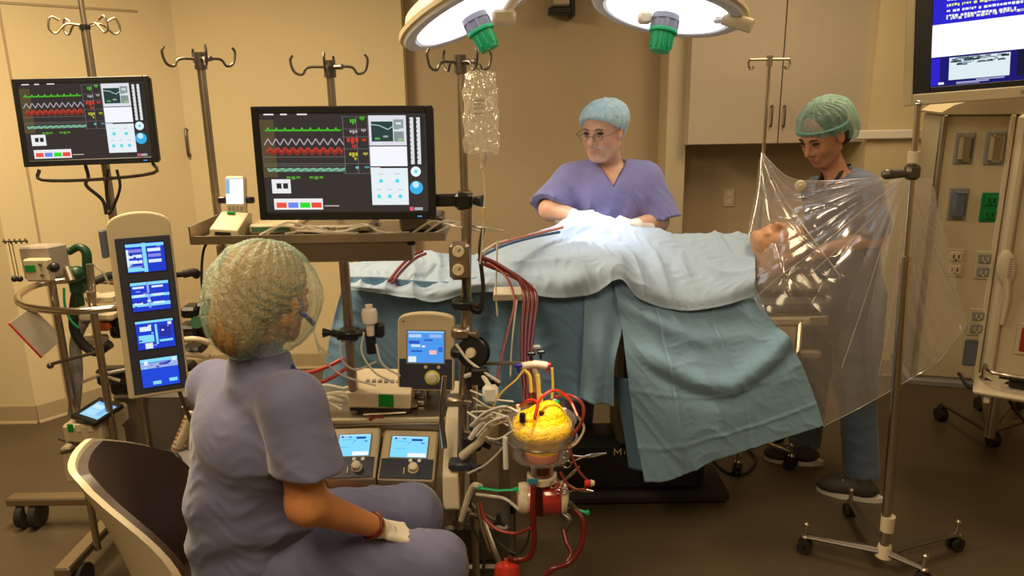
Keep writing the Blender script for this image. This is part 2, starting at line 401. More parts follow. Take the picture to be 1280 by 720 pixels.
b = B(); span(b, xc0, xc1, 4.58, 4.84, 0, H, .004); b.build('trim_1', trim_m, kind='structure')
skirting('baseboard_left', (XLf, YL), (xL, YL)); skirting('baseboard_left_return', (xL, YL), (x0, YB)); skirting('baseboard_back', (x0, YB), (x1, YB))
skirting('baseboard_taupe', (x1, YT), (xc0, YT)); skirting('baseboard_right', (xr, YR), (XR, YR))
# vertical panel seam in the left return wall and a thin level strip over it
d = (Vector((x0, YB, 0)) - Vector((xL, YL, 0))).normalized(); nn = Vector((d.y, -d.x, 0))
b = B(); p = Vector((xL, YL, 0)) + d * .16
b.M = Matrix(((d.x, nn.x, 0, p.x), (d.y, nn.y, 0, p.y), (0, 0, 1, 0), (0, 0, 0, 1)))
b.box((0, .002, 1.1), (.012, .004, 2.2)); b.box((.34, .003, 2.215), (.7, .006, .012)); b.build('trim_2', base_m, kind='structure')
# fluorescent ceiling fixtures round the area lights
for x, y in ((-1.6, 2.6), (-0.6, 0.4), (1.5, 0.6), (1.5, 3.1)):
    b = B(); b.box((-.325, 0, 0), (.05, 1.3, .06)); b.box((.325, 0, 0), (.05, 1.3, .06)); b.box((0, -.625, 0), (.6, .05, .06)); b.box((0, .625, 0), (.6, .05, .06)); b.box((0, 0, .04), (.7, 1.3, .01))
    for v in [b]: v.v = [q + Vector((x, y, 2.75)) for q in v.v]
    b.build('trim_ceiling_light', white_p, kind='structure')

# upper wall cabinets over the niche
def wall_cabinet(pa, pb, hx, label, z0=None):
    Y = 4.47; A = P(pa, 182, Y); Bq = P(pb, 181, Y); z = A.z if z0 is None else z0
    t = thing('wall_cabinet', label, 'cabinet', ((A.x + Bq.x) / 2, 4.6, z)); w_ = Bq.x - A.x
    b = B(); span(b, A.x + .002, Bq.x - .002, Y + .022, 4.815, z, H - .3, .002); b.build('body', cab_m, t)
    b = B(); span(b, A.x + .003, Bq.x - .003, Y, Y + .02, z + .004, H - .31, .003); dr = b.build('door', cab_m, t)
    h = P(hx, 145, Y); b = B(); b.tube([(h.x, Y, h.z + .055), (h.x, Y - .028, h.z + .05), (h.x, Y - .028, h.z - .05), (h.x, Y, h.z - .055)], .005, 8, smooth=3); b.build('handle', dark_steel, dr, smooth=True)
    return z
zc = wall_cabinet(859, 972, 963, 'beige laminate wall cabinet between the pale column and the next cabinet')
wall_cabinet(972, 1084, 979, 'beige laminate wall cabinet above the woman at the right of the patient', zc)
b = B(); h = P(236, 178, YB); b.tube([(h.x, YB, h.z + .075), (h.x, YB - .03, h.z + .07), (h.x, YB - .03, h.z - .07), (h.x, YB, h.z - .075)], .008, 8, smooth=3)
b.build('handle', dark_steel, WB, smooth=True)
# outlet in the niche
o_ = P(911, 247, 4.82); t = thing('wall_outlet', 'pale power outlet plate on the taupe niche wall below the cabinets', 'outlet', o_)
b = B(); b.box(o_ + Vector((0, -.004, 0)), (.07, .008, .115), bev=.003); b.build('plate', trim_m, t)
for s in (-1, 1): b = B(); b.box(o_ + Vector((0, -.009, s * .026)), (.034, .004, .03), bev=.002); b.build('socket', cream_p, t)
# bumper rail on the right wall
a = P(1064, 168, YR); c = P(1146, 165, YR); e = P(1176, 164, YR)
t = thing('wall_rail', 'white equipment rail across the wall behind the woman, with a beige end box', 'rail', (a + c) / 2)
b = B(); span(b, P(1066, 168, YR).x, c.x, YR - .035, YR - .006, a.z - .028, a.z + .024, .006); b.build('rail', mat('rail_white', (.85, .8, .72), .4), t)
b = B(); span(b, c.x + .002, e.x, YR - .06, YR, a.z - .036, a.z + .03, .008); b.build('end_box', beige_p, t)
for k in range(3): b = B(); x = xr + .05 + k * (c.x - xr - .1) / 2; b.box((x, YR - .0045, a.z), (.03, .009, .04)); b.build('bracket', steel, t)
# dark bracketed box high on the taupe wall
q = P(700, 4, YT); t = thing('wall_speaker', 'small black framed box mounted high on the taupe wall between the lamps', 'speaker', (q.x, YT, q.z))
b = B(); span(b, q.x - .055, q.x + .055, YT - .14, YT - .02, q.z - .03, q.z + .24, .006); b.build('housing', grey_p, t)
b = B(); span(b, q.x - .075, q.x + .06, YT - .16, YT - .02, q.z - .075, q.z - .035, .006); span(b, q.x + .056, q.x + .078, YT - .16, YT - .001, q.z - .09, q.z + .24, .004); b.build('bracket', black, t)
b = B(); span(b, q.x - .045, q.x + .045, YT - .146, YT - .141, q.z - .02, q.z + .22, .001); b.build('grille', taupe_m, t)
# ================================================================== surgical lamps
SITE = P(744, 272, 3.06)
lamp_white = mat('lamp_shell', (.66, .66, .68), .35)
lamp_glass = glow(1.0, 0.98, 1.0, 2.2)
def surgical_lamp(px, py, Y, aim, R0, label, right):
    c = P(px, py, Y); t = thing('surgical_lamp', label, 'lamp', c)
    ax = Vector(aim).normalized(); M = frame(c, ax, RGT)       # +Y is the beam
    L = M @ Matrix.Rotation(-math.pi / 2, 4, 'X')               # lathe z -> beam
    b = B(L); b.lathe([(.0001, -.1), (.12, -.095), (.24, -.06), (R0 - .02, -.015), (R0, .01), (R0 - .004, .022), (R0 - .02, .03), (R0 - .045, .026), (R0 - .05, .018), (.0001, .018)], 64); b.build('housing', lamp_white, t, smooth=True)
    b = B(L); b.lathe([(R0 - .0, .012), (R0 + .008, .004), (R0 + .006, -.012), (R0 - .012, -.012)], 64); b.build('edge_ring', beige_p, t, smooth=True)
    b = B(L); b.lathe([(R0 - .055, .0185), (R0 - .06, .026), (.0001, .03)], 64); b.build('diffuser_glass', lamp_glass, t, smooth=True)
    b = B(L); b.lathe([(.05, .03), (.052, .05), (.047, .055), (.045, .085), (.036, .088), (.0001, .088)], 24)
    for k in range(8): a = k * math.pi / 4; b.box((.046 * math.cos(a), .046 * math.sin(a), .068), (.012, .012, .03))
    b.build('handle_collar', mat('collar_grey', (.22, .22, .28), .4), t, smooth=True)
    b = B(L); b.lathe([(.052, .083), (.054, .09), (.053, .096), (.043, .1), (.04, .14), (.036, .165), (.0001, .168)], 24)
    for k in range(10): a = k * math.pi / 5; b.box((.041 * math.cos(a), .041 * math.sin(a), .127), (.006, .006, .05))
    b.build('handle', green_p, t, smooth=True)
    # yoke from the rim up to the ceiling
    s = 1 if right else -1
    up = Vector((0, 0, 1)); side = M.to_3x3() @ Vector((1, 0, 0))
    k = side if side.x * s > 0 else -side
    e = c + k * (R0 + .03) - ax * .02; f = c + k * (R0 + .1) + up * .16; g = c + up * .34 + k * .1
    b = B(); b.tube([e, f, g, c + up * .4], .022, 12, smooth=6); b.ball(e, .035); b.build('yoke', beige_p, t, smooth=True)
    b = B(); b.tube([(c.x, c.y, c.z + .38), (c.x, c.y, 2.8)], .03, 16); b.build('drop_tube', cream_p, t, smooth=True)
    return t, c, M, k
def IW(px, py, r, d, n):
    z = -ray(px, py).normalized(); x = (RGT - z * RGT.dot(z)).normalized(); y = z.cross(x)
    return (x * r - y * d + z * n).normalized()              # image-right, image-down, toward the camera
t, c, M, k = surgical_lamp(588, 11, 3.02, IW(588, 11, .42, .87, .24), .285, 'left surgical lamp, a white glowing disc with green handle above the saline bag', False)
# fork with a cream counter block on the left lamp
b = B(); q = P(630, 22, 2.85); b.box(q, (.085, .05, .055), bev=.012); b.tube([q + Vector((.01, 0, .02)), q + Vector((.07, .02, .12)), q + Vector((.1, .05, .26))], .018, 10, smooth=4); b.build('counter_block', cream_p, t, smooth=True)
spot('surgical_lamp_beam', c + IW(588, 11, .42, .87, .24) * .06, SITE, 105, (1.0, .95, .95), 21, 1.0, .15)
t, c, M, k = surgical_lamp(835, 9, 3.0, IW(850, -8, -.12, .94, .32), .285, 'right surgical lamp, a white glowing disc with green handle beside the column', True)
b = B(); q = P(905, 22, 2.9); e = P(940, 33, 2.86); b.box(P(905, 20, 2.93), (.07, .06, .05), bev=.01); b.build('handle_mount', lamp_white, t)
b = B(); b.tube([q, e], [.026, .026], 14); b.build('side_handle', beige_p, t, smooth=True)
b = B(); q = P(806, 22, 3.0); b.box(q, (.05, .05, .045), bev=.01); b.build('counter_block', cream_p, t, smooth=True)
spot('surgical_lamp_beam', c + IW(850, -8, -.15, .93, .36) * .06, SITE, 105, (1.0, .95, .95), 21, 1.0, .15)

# ================================================================== wall display at the right
YM = 3.35
def display_plane(pa, pb, pc, Ya, Yb):
    """origin bottom-left, x edge to bottom-right, z edge to top-left"""
    return pa, pb, pc
bl = P(1141, 118, 2.82); br = P(1281, 107, 2.64) ; ux = (br - bl).normalized(); uz = (Vector((0, 0, 1)) - ux * ux.z).normalized(); un = ux.cross(uz)
if un.y > 0: un = -un
t = thing('wall_display', 'large wall display in a beige frame showing dark blue slides and x-ray images', 'monitor', bl + ux * .45)
D = Matrix(((ux.x, un.x, uz.x, bl.x), (ux.y, un.y, uz.y, bl.y), (ux.z, un.z, uz.z, bl.z), (0, 0, 0, 1)))  # x right, y toward viewer, z up
WD, HD = .80, .48
b = B(D); span(b, -.025, WD + .025, -.07, -.012, -.035, HD + .035, .008); b.build('back_case', beige_p, t)
b = B(D); span(b, -.03, .0, -.012, .012, -.04, HD + .04, .004); span(b, WD, WD + .03, -.012, .012, -.04, HD + .04, .004); span(b, 0, WD, -.012, .012, -.04, -.0, .004); span(b, 0, WD, -.012, .012, HD, HD + .04, .004); b.build('outer_frame', beige_p, t)
b = B(D); span(b, 0, .055, -.012, .006, 0, HD, .002); span(b, WD - .055, WD, -.012, .006, 0, HD, .002); span(b, .055, WD - .055, -.012, .006, 0, .02, .002); span(b, .055, WD - .055, -.012, .006, HD - .04, HD, .002); b.build('bezel', black, t)
def screen(name, Mx, W, Hh, items, parent, y0=0.0):
    """flat picture of coloured patches on a plane (x right, y toward viewer, z up); items: (x, y from top, w, h, colour[, layer]) in unit coordinates, or ('line', pts, width, colour)"""
    b = B(Mx)
    for k, it in enumerate(items):
        y = y0 + .00025 * (k + 1) if k < 8 else y0 + .0022 + .00002 * k
        if it[0] == 'line':
            b.use(glow(*it[3])); pts = it[1]; wd = it[2] / 2
            for (ax_, ay), (bx, by) in zip(pts[:-1], pts[1:]):
                a = Vector((ax_ * W, 0, (1 - ay) * Hh)); c = Vector((bx * W, 0, (1 - by) * Hh)); dd = (c - a)
                if dd.length < 1e-6: continue
                n = Vector((-dd.z, 0, dd.x)).normalized() * wd
                b.add([(a - n) + Vector((0, y, 0)), (c - n) + Vector((0, y, 0)), (c + n) + Vector((0, y, 0)), (a + n) + Vector((0, y, 0))], [(0, 1, 2, 3)])
        elif it[0] == 'disc':
            b.use(glow(*it[4])); cx, cy, r = it[1], it[2], it[3]
            b.add([(cx * W + r * math.cos(a * math.pi / 10), y, (1 - cy) * Hh + r * math.sin(a * math.pi / 10)) for a in range(20)], [tuple(range(20))])
        elif it[0] == 'poly':
            b.use(glow(*it[2])); b.add([(x * W, y, (1 - z) * Hh) for x, z in it[1]], [tuple(range(len(it[1])))])
        else:
            x, z, w_, h_, c = it; b.use(glow(*c)); b.add([(x * W, y, (1 - z - h_) * Hh), ((x + w_) * W, y, (1 - z - h_) * Hh), ((x + w_) * W, y, (1 - z) * Hh), (x * W, y, (1 - z) * Hh)], [(0, 1, 2, 3)])
    return b.build(name, None, parent, weld=False)
rr = random.Random(3)
DS = D @ Matrix.Translation((.055, -.004, .02)); sw, sh = WD - .11, HD - .06
BLU, DBL, WH, XR_ = (.03, .02, .62, 1), (.015, .012, .16, 1), (1, 1, 1, 1.1), (.75, .85, .9, 1)
it = [(0, 0, 1, 1, (.02, .015, .28, 1)), (0, .0, 1, .64, BLU), (0, .63, .12, .3, (.05, .03, .45, 1)), (0, .52, 1, .215, WH), (.68, .745, .32, .255, (.012, .012, .03, 1)), (.115, .735, .43, .2, (.02, .04, .06, 1))]
it = [(0, 0, 1, 1, DBL), (0, .0, 1, .55, BLU), (0, .77, .04, .22, BLU), (0, .5, 1, .26, WH), (.08, .775, .26, .18, XR_), (.37, .765, .63, .2, (.012, .012, .035, 1))]
for k in range(60):       # x-ray shading
    it.append((.085 + rr.random() * .22, .777 + rr.random() ** 2 * .05, .012 + rr.random() * .022, .005 + rr.random() * .012, rr.choice([(.02, .04, .05, 1), (.1, .15, .18, 1), (.35, .45, .5, 1)])))
it.append(('poly', [(.46, .875), (.58, .8), (.58, .94), (.51, .92)], (.7, .85, .9, 1)))
for x, y in ((.40, .79), (.43, .8), (.40, .87), (.42, .925)): it.append((x, y, .022, .01, (.6, .6, .65, 1)))
it += [(.2, .962, .12, .008, (.5, .5, .75, 1)), (.115, .975, .14, .008, (.5, .5, .75, 1)), (.035, .968, .025, .018, (.9, .9, .95, 1)), (.115, .987, .1, .006, (.35, .35, .65, 1))]
def textrow(it, x, y, w_, h_, c, seed=0):
    q = random.Random(seed); u = x
    while u < x + w_:
        l = (.004 + q.random() * .012); it.append((u, y + (q.random() * .2) * h_, l, h_ * (.6 + .4 * q.random()), c)); u += l + .0035 + (q.random() < .2) * .008
for r_, (yy, ww) in enumerate(((.3, .85), (.345, .8), (.39, .85), (.43, .3), (.45, .7))): textrow(it, .06, yy, ww, .022, ((.95, .95, .98, 1), (.85, .9, .3, 1), (.9, .92, .95, 1), (.95, .95, .98, 1), (.8, .85, .6, 1))[r_], r_)
screen('screen', DS, sw, sh, it, t)
b = B(D)
for k in range(3): b.box((.33 + k * .022, .0125, -.02), (.012, .002, .012))
b.build('badge', grey_p, t)
# swing arm carrying the display
b = B(D); b.box((.4, -.13, .25), (.2, .08, .2), bev=.01); b.M = None
q = D @ Vector((.4, -.17, .25)); b.tube([q, q + Vector((.25, .3, .1)), Vector((q.x + .3, q.y + .5, 2.8))], .035, 12); b.build('support_arm', cream_p, t, smooth=True)

# ================================================================== service tower at the right
boomw = mat('tower_enamel', (.58, .5, .34), .4, var=.03)
Yt = 3.0
A = P(1180, 143, Yt); Bq = P(1268, 132, Yt - .06); Z0 = P(1160, 470, Yt).z; Z1 = A.z
ux = Vector((Bq.x - A.x, Bq.y - A.y, 0)).normalized(); un = Vector((ux.y, -ux.x, 0)); Wt = (Bq - A).length
T = Matrix(((ux.x, un.x, 0, A.x), (ux.y, un.y, 0, A.y), (0, 0, 1, Z0), (0, 0, 0, 1))); Ht = Z1 - Z0
t = thing('service_tower', 'tall beige service tower with metal wall outlets at the right edge', 'equipment tower', (T @ Vector((Wt / 2, -.15, 0))))
b = B(T); span(b, 0, Wt, -.3, 0, 0, Ht, .01); b.build('body', boomw, t)
b = B(T)
pr = [(-.01, 0), (-.012, .008), (.03, .035), (.08, .05), (Wt + .04, .062), (Wt + .04, 0)]
b.add([(x, .012, Ht + z) for x, z in pr] + [(x, -.31, Ht + z) for x, z in pr], [tuple(range(5, -1, -1)), tuple(range(6, 12))] + [(k, (k + 1) % 6, 6 + (k + 1) % 6, 6 + k) for k in range(6)]); b.build('top_cap', boomw, t)
for x in (-.006, Wt - .012):
    b = B(T); span(b, x, x + .02, -.02, .014, 0, Ht, .005); b.build('edge_rail', steel if x < 0 else cream_p, t)
b = B(T); span(b, Wt + .012, Wt + .05, -.05, .05, .0, Ht, .012); b.build('pillar', cream_p, t)
b = B(T); span(b, -.02, Wt + .06, -.31, .03, -.03, 0, .006); b.build('bottom_plate', grey_p, t)
b = B(T); b.tube([(Wt / 2 + .12, -.24, Ht - .05), (Wt / 2 + .12, -.24, 2.8 - Z0)], .05, 20); b.build('ceiling_tube', boomw, t, smooth=True)
def tw(px, py):
    d = ray(px, py); n = un; o = T @ Vector((0, 0, 0)); k = (o - CAM).dot(n) / d.dot(n); return T.inverted() @ (CAM + d * k)
pol = mat('polished_cover', (.5, .46, .42), .18, 1.0); slate = mat('slate_cover', (.17, .2, .27), .3, .5); grn = mat('green_outlet', (.0, .2, .05), .45)
for px, py, w_, h_, m, nm in ((1205, 185, .05, .105, pol, 'metal_cover'), (1243, 185, .05, .11, pol, 'metal_cover'), (1197, 255, .05, .11, slate, 'slate_cover')):
    q = tw(px, py); b = B(T); b.box((q.x, .004, q.z), (w_ + .018, .008, h_ + .018), bev=.003); f = b.build('outlet_plate', grey_p, t)
    b = B(T); b.box((q.x, .02, q.z), (w_, .026, h_), bev=.012); b.box((q.x, .022, q.z + h_ / 2 - .008), (w_ * .8, .03, .01), bev=.003); b.build(nm, m, f, label='raised metal outlet cover')
for px, py, m in ((1237, 259, grn), (1193, 328, cream_p), (1229, 331, grey_p), (1221, 402, grey_p)):
    q = tw(px, py); b = B(T); b.box((q.x, .004, q.z), (.066, .008, .115), bev=.003); f = b.build('outlet_plate', m if m is grn else boomw, t)
    b = B(T)
    for s in (-1, 1): b.box((q.x, .011, q.z + s * .027), (.046, .008, .038), bev=.004)
    b.build('socket', m, f)
    b = B(T)
    for s in (-1, 1):
        for u in (-1, 1): b.box((q.x + u * .009, .0155, q.z + s * .027), (.004, .003, .016))
        b.box((q.x, .0155, q.z + s * .027 - .013), (.007, .003, .006))
    b.build('slots', black if m is not grey_p else cream_p, f)
q = tw(1213, 440); b = B(T); b.box((q.x, .006, q.z), (.05, .012, .11), bev=.004); b.build('gas_port_panel', slate, t)
q = tw(1252, 350)
b = B(T @ Matrix.Translation((q.x + .0, .05, q.z)) @ Matrix.Rotation(R(-8), 4, 'Y')); b.ball((0, 0, .06), (.035, .018, .075)); b.tube([(0, 0, .02), (.0, 0, -.06), (-.015, -.01, -.17)], [.024, .022, .015], 12, smooth=3, flat=.6); b.tube([(0, .0, .09), (0, -.03, .09)], .012, 8); b.build('handset', cream_p, t, smooth=True)
b = B(T)
for k in range(9): b.box((.0, .0185, .05 + .0001 + k * .01 - .0), (.012, .002, .003))
b.v = [v + T.to_3x3() @ Vector((q.x, .05, q.z - .03)) for v in b.v]; b.build('handset_grille', grey_p, t)
# second face beyond the pillar with a red outlet and a little shelf
T2 = T @ Matrix.Translation((Wt + .05, .03, 0)) @ Matrix.Rotation(R(18), 4, 'Z')
b = B(T2); span(b, 0, .3, -.25, 0, 0, Ht, .01); b.build('side_column', boomw, t)
for zz, m in ((.21, mat('red_outlet', (.35, .03, .02), .4)), (.44, cream_p), (.66, grey_p)):
    b = B(T2); b.box((.1, .005, zz), (.08, .01, .13), bev=.003); f = b.build('outlet_plate', boomw, t); b = B(T2); b.box((.1, .012, zz), (.05, .01, .1), bev=.006); b.build('socket', m, f)
b = B(T2); span(b, -.06, .34, .0, .22, .02, .045, .01); span(b, -.02, .0, 0, .2, -.01, .02); b.build('shelf', cream_p, t)
b = B(T2); b.tube([(.02, .15, .09), (.3, .15, .09)], .01, 8); b.box((.09, .12, .065), (.07, .06, .035), bev=.006); b.build('shelf_clamp', black, t)
b = B(T2); b.tube([(-.03, .1, .035), (-.03, .1, .11), (.0, .18, .11), (.2, .18, .11)], .008, 8, smooth=3); b.build('shelf_rail', chrome, t, smooth=True)
# cables under the tower
for k, (a, c, e, f) in enumerate((((1198, 466), (1215, 486), (1255, 494), (1290, 480)), ((1252, 470), (1262, 500), (1275, 520), (1300, 545)), ((1225, 470), (1250, 482), (1268, 478), (1290, 500)))):
    b = B(); b.tube([P(*a, 2.86), P(*c, 2.8), P(*e, 2.8), P(*f, 2.85)], .007, 8, smooth=8)
    tag(b.build('power_cable', cable_m, smooth=True), ('thin black cable sagging leftmost below the service tower', 'black cable dropping from the tower shelf toward the floor', 'short black cable bunched under the tower bottom plate')[k], 'cable')
# rolling stool half hidden below the tower
q = PZ(1228, 560 - 28); hub = Vector((2.18, 3.42, 0)); hub = P(1248, 470, 3.35); hub.z = 0
t = thing('rolling_stool', 'black stool on castors standing under the service tower at right', 'stool', hub)
for k, (px, py) in enumerate(((1175, 525), (1240, 557), (1225, 512), (1270, 512), (1300, 540))):
    f = PZ(px, py, 0); fx = Vector((f.x, f.y, .075)); b = B(); b.tube([Vector((hub.x, hub.y, .13)), Vector((f.x, f.y, .095))], [.018, .012], 10); lg = b.build('leg', dark_steel, t, smooth=True)
    b = B(); b.cyl((f.x - .022, f.y, .035), (f.x + .022, f.y, .035), .035, n=16); b.box((f.x, f.y, .07), (.03, .04, .03), bev=.008); b.build('caster', black_r, lg, smooth=True)
b = B(); b.tube([(hub.x, hub.y, .1), (hub.x, hub.y, .5)], .025, 14); b.build('column', chrome, t, smooth=True)
b = B(); b.lathe([(.0001, .5), (.16, .505), (.19, .53), (.185, .56), (.0001, .575)], 28, Matrix.Translation((hub.x, hub.y, 0))); b.build('seat', black, t, smooth=True)
# ================================================================== operating table, patient, drapes
def path_row(pts, Y): return [P(x, y, (Y[i] if isinstance(Y, (list, tuple)) else Y)) for i, (x, y) in enumerate(pts)]
xa, xb = P(448, 380, 2.8).x, P(1034, 365, 2.8).x
t = thing('operating_table', 'black and steel operating table hidden under blue drapes, on a black pedestal', 'operating table', ((xa + xb) / 2, 3.0, 0))
pad = mat('table_pad', (.07, .06, .06), .45)
for k, (u0, u1) in enumerate(((0, .33), (.335, .7), (.705, 1))):
    b = B(); span(b, xa + (xb - xa) * u0, xa + (xb - xa) * u1, 2.78, 3.2, .905, .965, .02); b.build('pad', pad, t)
b = B(); span(b, xa, xb, 2.76, 2.79, .86, .9, .004); span(b, xa, xb, 3.19, 3.22, .86, .9, .004); span(b, xa + .02, xb - .02, 2.8, 3.18, .875, .9); b.build('side_rails', steel, t)
xm = P(812, 520, 3.05).x
b = B(); span(b, xm - .16, xm + .2, 2.9, 3.16, .3, .87, .02); b.build('column', dark_steel, t)
b = B(); span(b, xm - .36, xm + .24, 2.98, 3.18, .03, .3, .04); b.build('pedestal', black, t)
b = B(); span(b, xm - .42, xm + .34, 2.94, 3.21, .0, .06, .02); b.build('foot_plate', black_r, t)
q = P(772, 565, 2.975); b = B()      # the letter that shows on the pedestal
for a, c in (((-.014, -.014), (-.014, .014)), ((-.014, .014), (0, -.004)), ((0, -.004), (.014, .014)), ((.014, .014), (.014, -.014))):
    b.tube([q + Vector((a[0], 0, a[1])), q + Vector((c[0], 0, c[1]))], .0025, 6)
for a in (.03,): b.tube([q + Vector((a, 0, -.01)), q + Vector((a, 0, .004))], .002, 6)
b.build('lettering', cream_p, t)
q = P(1010, 442, 2.72); b = B(); b.box(q, (.09, .04, .035), bev=.01); b.tube([q + Vector((-.04, 0, 0)), q + Vector((-.02, .05, .12))], .012, 8); b.build('rail_clamp', chrome, t)
b = B(); q = P(978, 400, 2.78); b.box(q, (.2, .05, .03), bev=.006); b.tube([(q.x, 2.85, q.z), (q.x + .05, 2.95, .88)], .015, 8); b.build('head_support', beige_p, t)
# head cushion
a, c = P(950, 352, 2.85), P(1036, 352, 2.85)
b = B(); span(b, a.x - .02, c.x, 2.8, 3.18, .967, 1.02, .022); tag(b.build('head_cushion', mat('cushion_vinyl', (.10, .075, .055), .3, coat=.3)), 'brown vinyl cushion under the head of the patient', 'cushion')

skin_tone = lambda nm, c: mat(nm, c, .45, sss=.08, bump=.03, bscale=180, var=.12, vscale=30)
def head_prims(q, chin=1.0, ears=True):
    """local head: +y face, +z crown, +x the head's right-hand side; metres"""
    d = d_ell(q, (0, -.012, .032), (.077, .096, .086))
    d = smin(d, d_ell(q, (0, .026, -.03), (.06 * chin, .066, .086)), .03)
    d = smin(d, d_cap(q, (0, .062, -.1), (0, .05, -.092), .018, .03), .03)
    for s in (-1, 1):
        d = smin(d, d_cap(q, (s * .052 * chin, -.0, -.06), (s * .02 * chin, .055, -.1), .016 * chin, .014 * chin), .03)
        d = smin(d, d_ell(q, (s * .037, .062, -.032), (.021, .02, .021)), .02)
    d = smin(d, d_cap(q, (-.028, .079, .022), (.028, .079, .022), .012, .012), .018)
    for s in (-1, 1): d = smax(d, -d_ell(q, (s * .031, .103, .003), (.02, .02, .014)), .014)
    n = smin(d_cap(q, (0, .088, .01), (0, .111 + .006 * (chin > 1), -.028), .007 * chin, .0115 * chin), d_cap(q, (-.011 * chin, .098, -.034), (.011 * chin, .098, -.034), .0085 * chin, .0085 * chin), .01)
    d = smin(d, n, .012)
    d = smin(d, d_cap(q, (-.019, .086, -.062), (.019, .086, -.062), .0062, .0062), .009)
    d = smin(d, d_cap(q, (-.016, .085, -.074), (.016, .085, -.074), .0075, .0075), .009)
    d = smax(d, -d_cap(q, (-.022, .0965, -.0675), (.022, .0965, -.0675), .0022, .0022), .004)
    for s in (-1, 1):
        d = smin(d, d_ell(q, (s * .031, .081, .003), (.0135, .0135, .0115)), .004)
        if ears:
            e = d_ell(q, (s * .08, -.004, -.006), (.009, .02, .032)); e = smax(e, -d_ell(q, (s * .09, .004, -.003), (.008, .011, .019)), .006); d = smin(d, e, .01)
    return d
def tint(M, lips=(.42, .12, .1)):
    Mi = np.array(M.inverted())
    def f(V):
        q = V @ Mi[:3, :3].T + Mi[:3, 3]; c = np.ones((len(V), 3))
        def blend(mask, col): 
            for k in range(3): c[:, k] = c[:, k] * (1 - mask) + col[k] * mask
        g = lambda cx, cy, cz, s: np.exp(-(((q[:, 0] - cx) ** 2 + (q[:, 1] - cy) ** 2 + (q[:, 2] - cz) ** 2) / s ** 2))
        lm = np.clip(1.2 - (((np.abs(q[:, 0])) / .021) ** 2 + ((q[:, 2] + .068) / .0105) ** 2), 0, 1) * (q[:, 1] > .075); blend(lm, (.88, .62, .60))
        for s in (-1, 1):
            blend(.35 * g(s * .04, .07, -.03, .024), (1, .62, .55)); blend(.35 * g(s * .031, .09, .014, .014), (.7, .55, .5)); blend(.3 * g(s * .08, 0, 0, .03), (1, .6, .5))
        blend(.4 * g(0, .115, -.03, .014), (1, .6, .52)); return c
    return f
def skin_mat(name, col):
    if name in MATS: return MATS[name]
    m = skin_tone(name, col); N = m.node_tree.nodes; L = m.node_tree.links; b = N['Principled BSDF']
    src = b.inputs['Base Color'].links[0].from_socket; a = N.new('ShaderNodeAttribute'); a.attribute_name = 'tint'
    mx = N.new('ShaderNodeMix'); mx.data_type = 'RGBA'; mx.blend_type = 'MULTIPLY'; mx.inputs[0].default_value = 1
    L.new(src, mx.inputs[6]); L.new(a.outputs['Color'], mx.inputs[7]); L.new(mx.outputs[2], b.inputs['Base Color']); return m
def face_parts(M, parent, brow, iris=(.08, .05, .03), closed=False):
    """eyes and brows, children of the person"""
    for s in (-1, 1):
        if not closed:
            b = B(M); b.ball((s * .031, .0815, .0035), .0128, 14); e = b.build('eye', mat('eye_white', (.62, .58, .54), .15), parent, smooth=True)
            b = B(M); b.ball((s * .031 , .0905, .0015), .0052, 10); b.build('iris', mat('iris_dark', iris, .1), e, smooth=True)
            b = B(M); b.ball((s * .031, .0805, .0085), (.0145, .0145, .0085), 14); b.build('eyelid', MATS[parent_skin[parent.name]], parent, smooth=True)
        b = B(M); b.tube([(s * .014, .093, .024), (s * .03, .0935, .03), (s * .046, .082, .026)], [.0035, .0042, .002], 8, smooth=4, flat=.8); b.build('eyebrow', brow, parent, smooth=True)
parent_skin = {}
def to_local(M):
    Mi = np.array(M.inverted(), dtype=np.float32); return lambda p: p @ Mi[:3, :3].T + Mi[:3, 3]
def hand_prims(M, grip=.5, side=1, s=1.0, relax=0):
    """+y finger direction, +z back of the hand, side=+1: thumb on +x. returns list of world capsules"""
    L = []; W = lambda x, y, z: M @ Vector((x * side * s, y * s, z * s)); c = grip
    fl = ((.030, .088, .043, .0088), (.0105, .094, .048, .009), (-.010, .090, .045, .0086), (-.029, .080, .037, .0078))
    for x, y0, ln, r in fl:
        a = W(x * .75, .025, 0); k = W(x, y0, 0.002); ang = 0.0; p = Vector((x, y0, .002)); prev = k
        for j, (f, bend) in enumerate(((1.0, .35 + c * .9), (.62, .3 + c * 1.1), (.5, .15 + c * .7))):
            ang += bend; p = p + Vector((x * .06 * (1 - c), math.cos(ang) * ln * f, -math.sin(ang) * ln * f)); n = W(*p); L.append(('c', prev, n, r * s * (1 - j * .08), r * s * (.92 - j * .1))); prev = n
        L.append(('c', a, k, .0125 * s, .0105 * s))
    L.append(('c', W(0, -.01, 0), W(0, .03, 0), .022 * s, .02 * s))
    t0 = W(.022, .012, -.006); t1 = W(.046, .042, -.018); t2 = W(.052, .07, -.03 - c * .01); t3 = W(.046 - c * .012, .092, -.04 - c * .012)
    L += [('c', t0, t1, .0165 * s, .012 * s), ('c', t1, t2, .0115 * s, .01 * s), ('c', t2, t3, .01 * s, .0085 * s)]
    return L

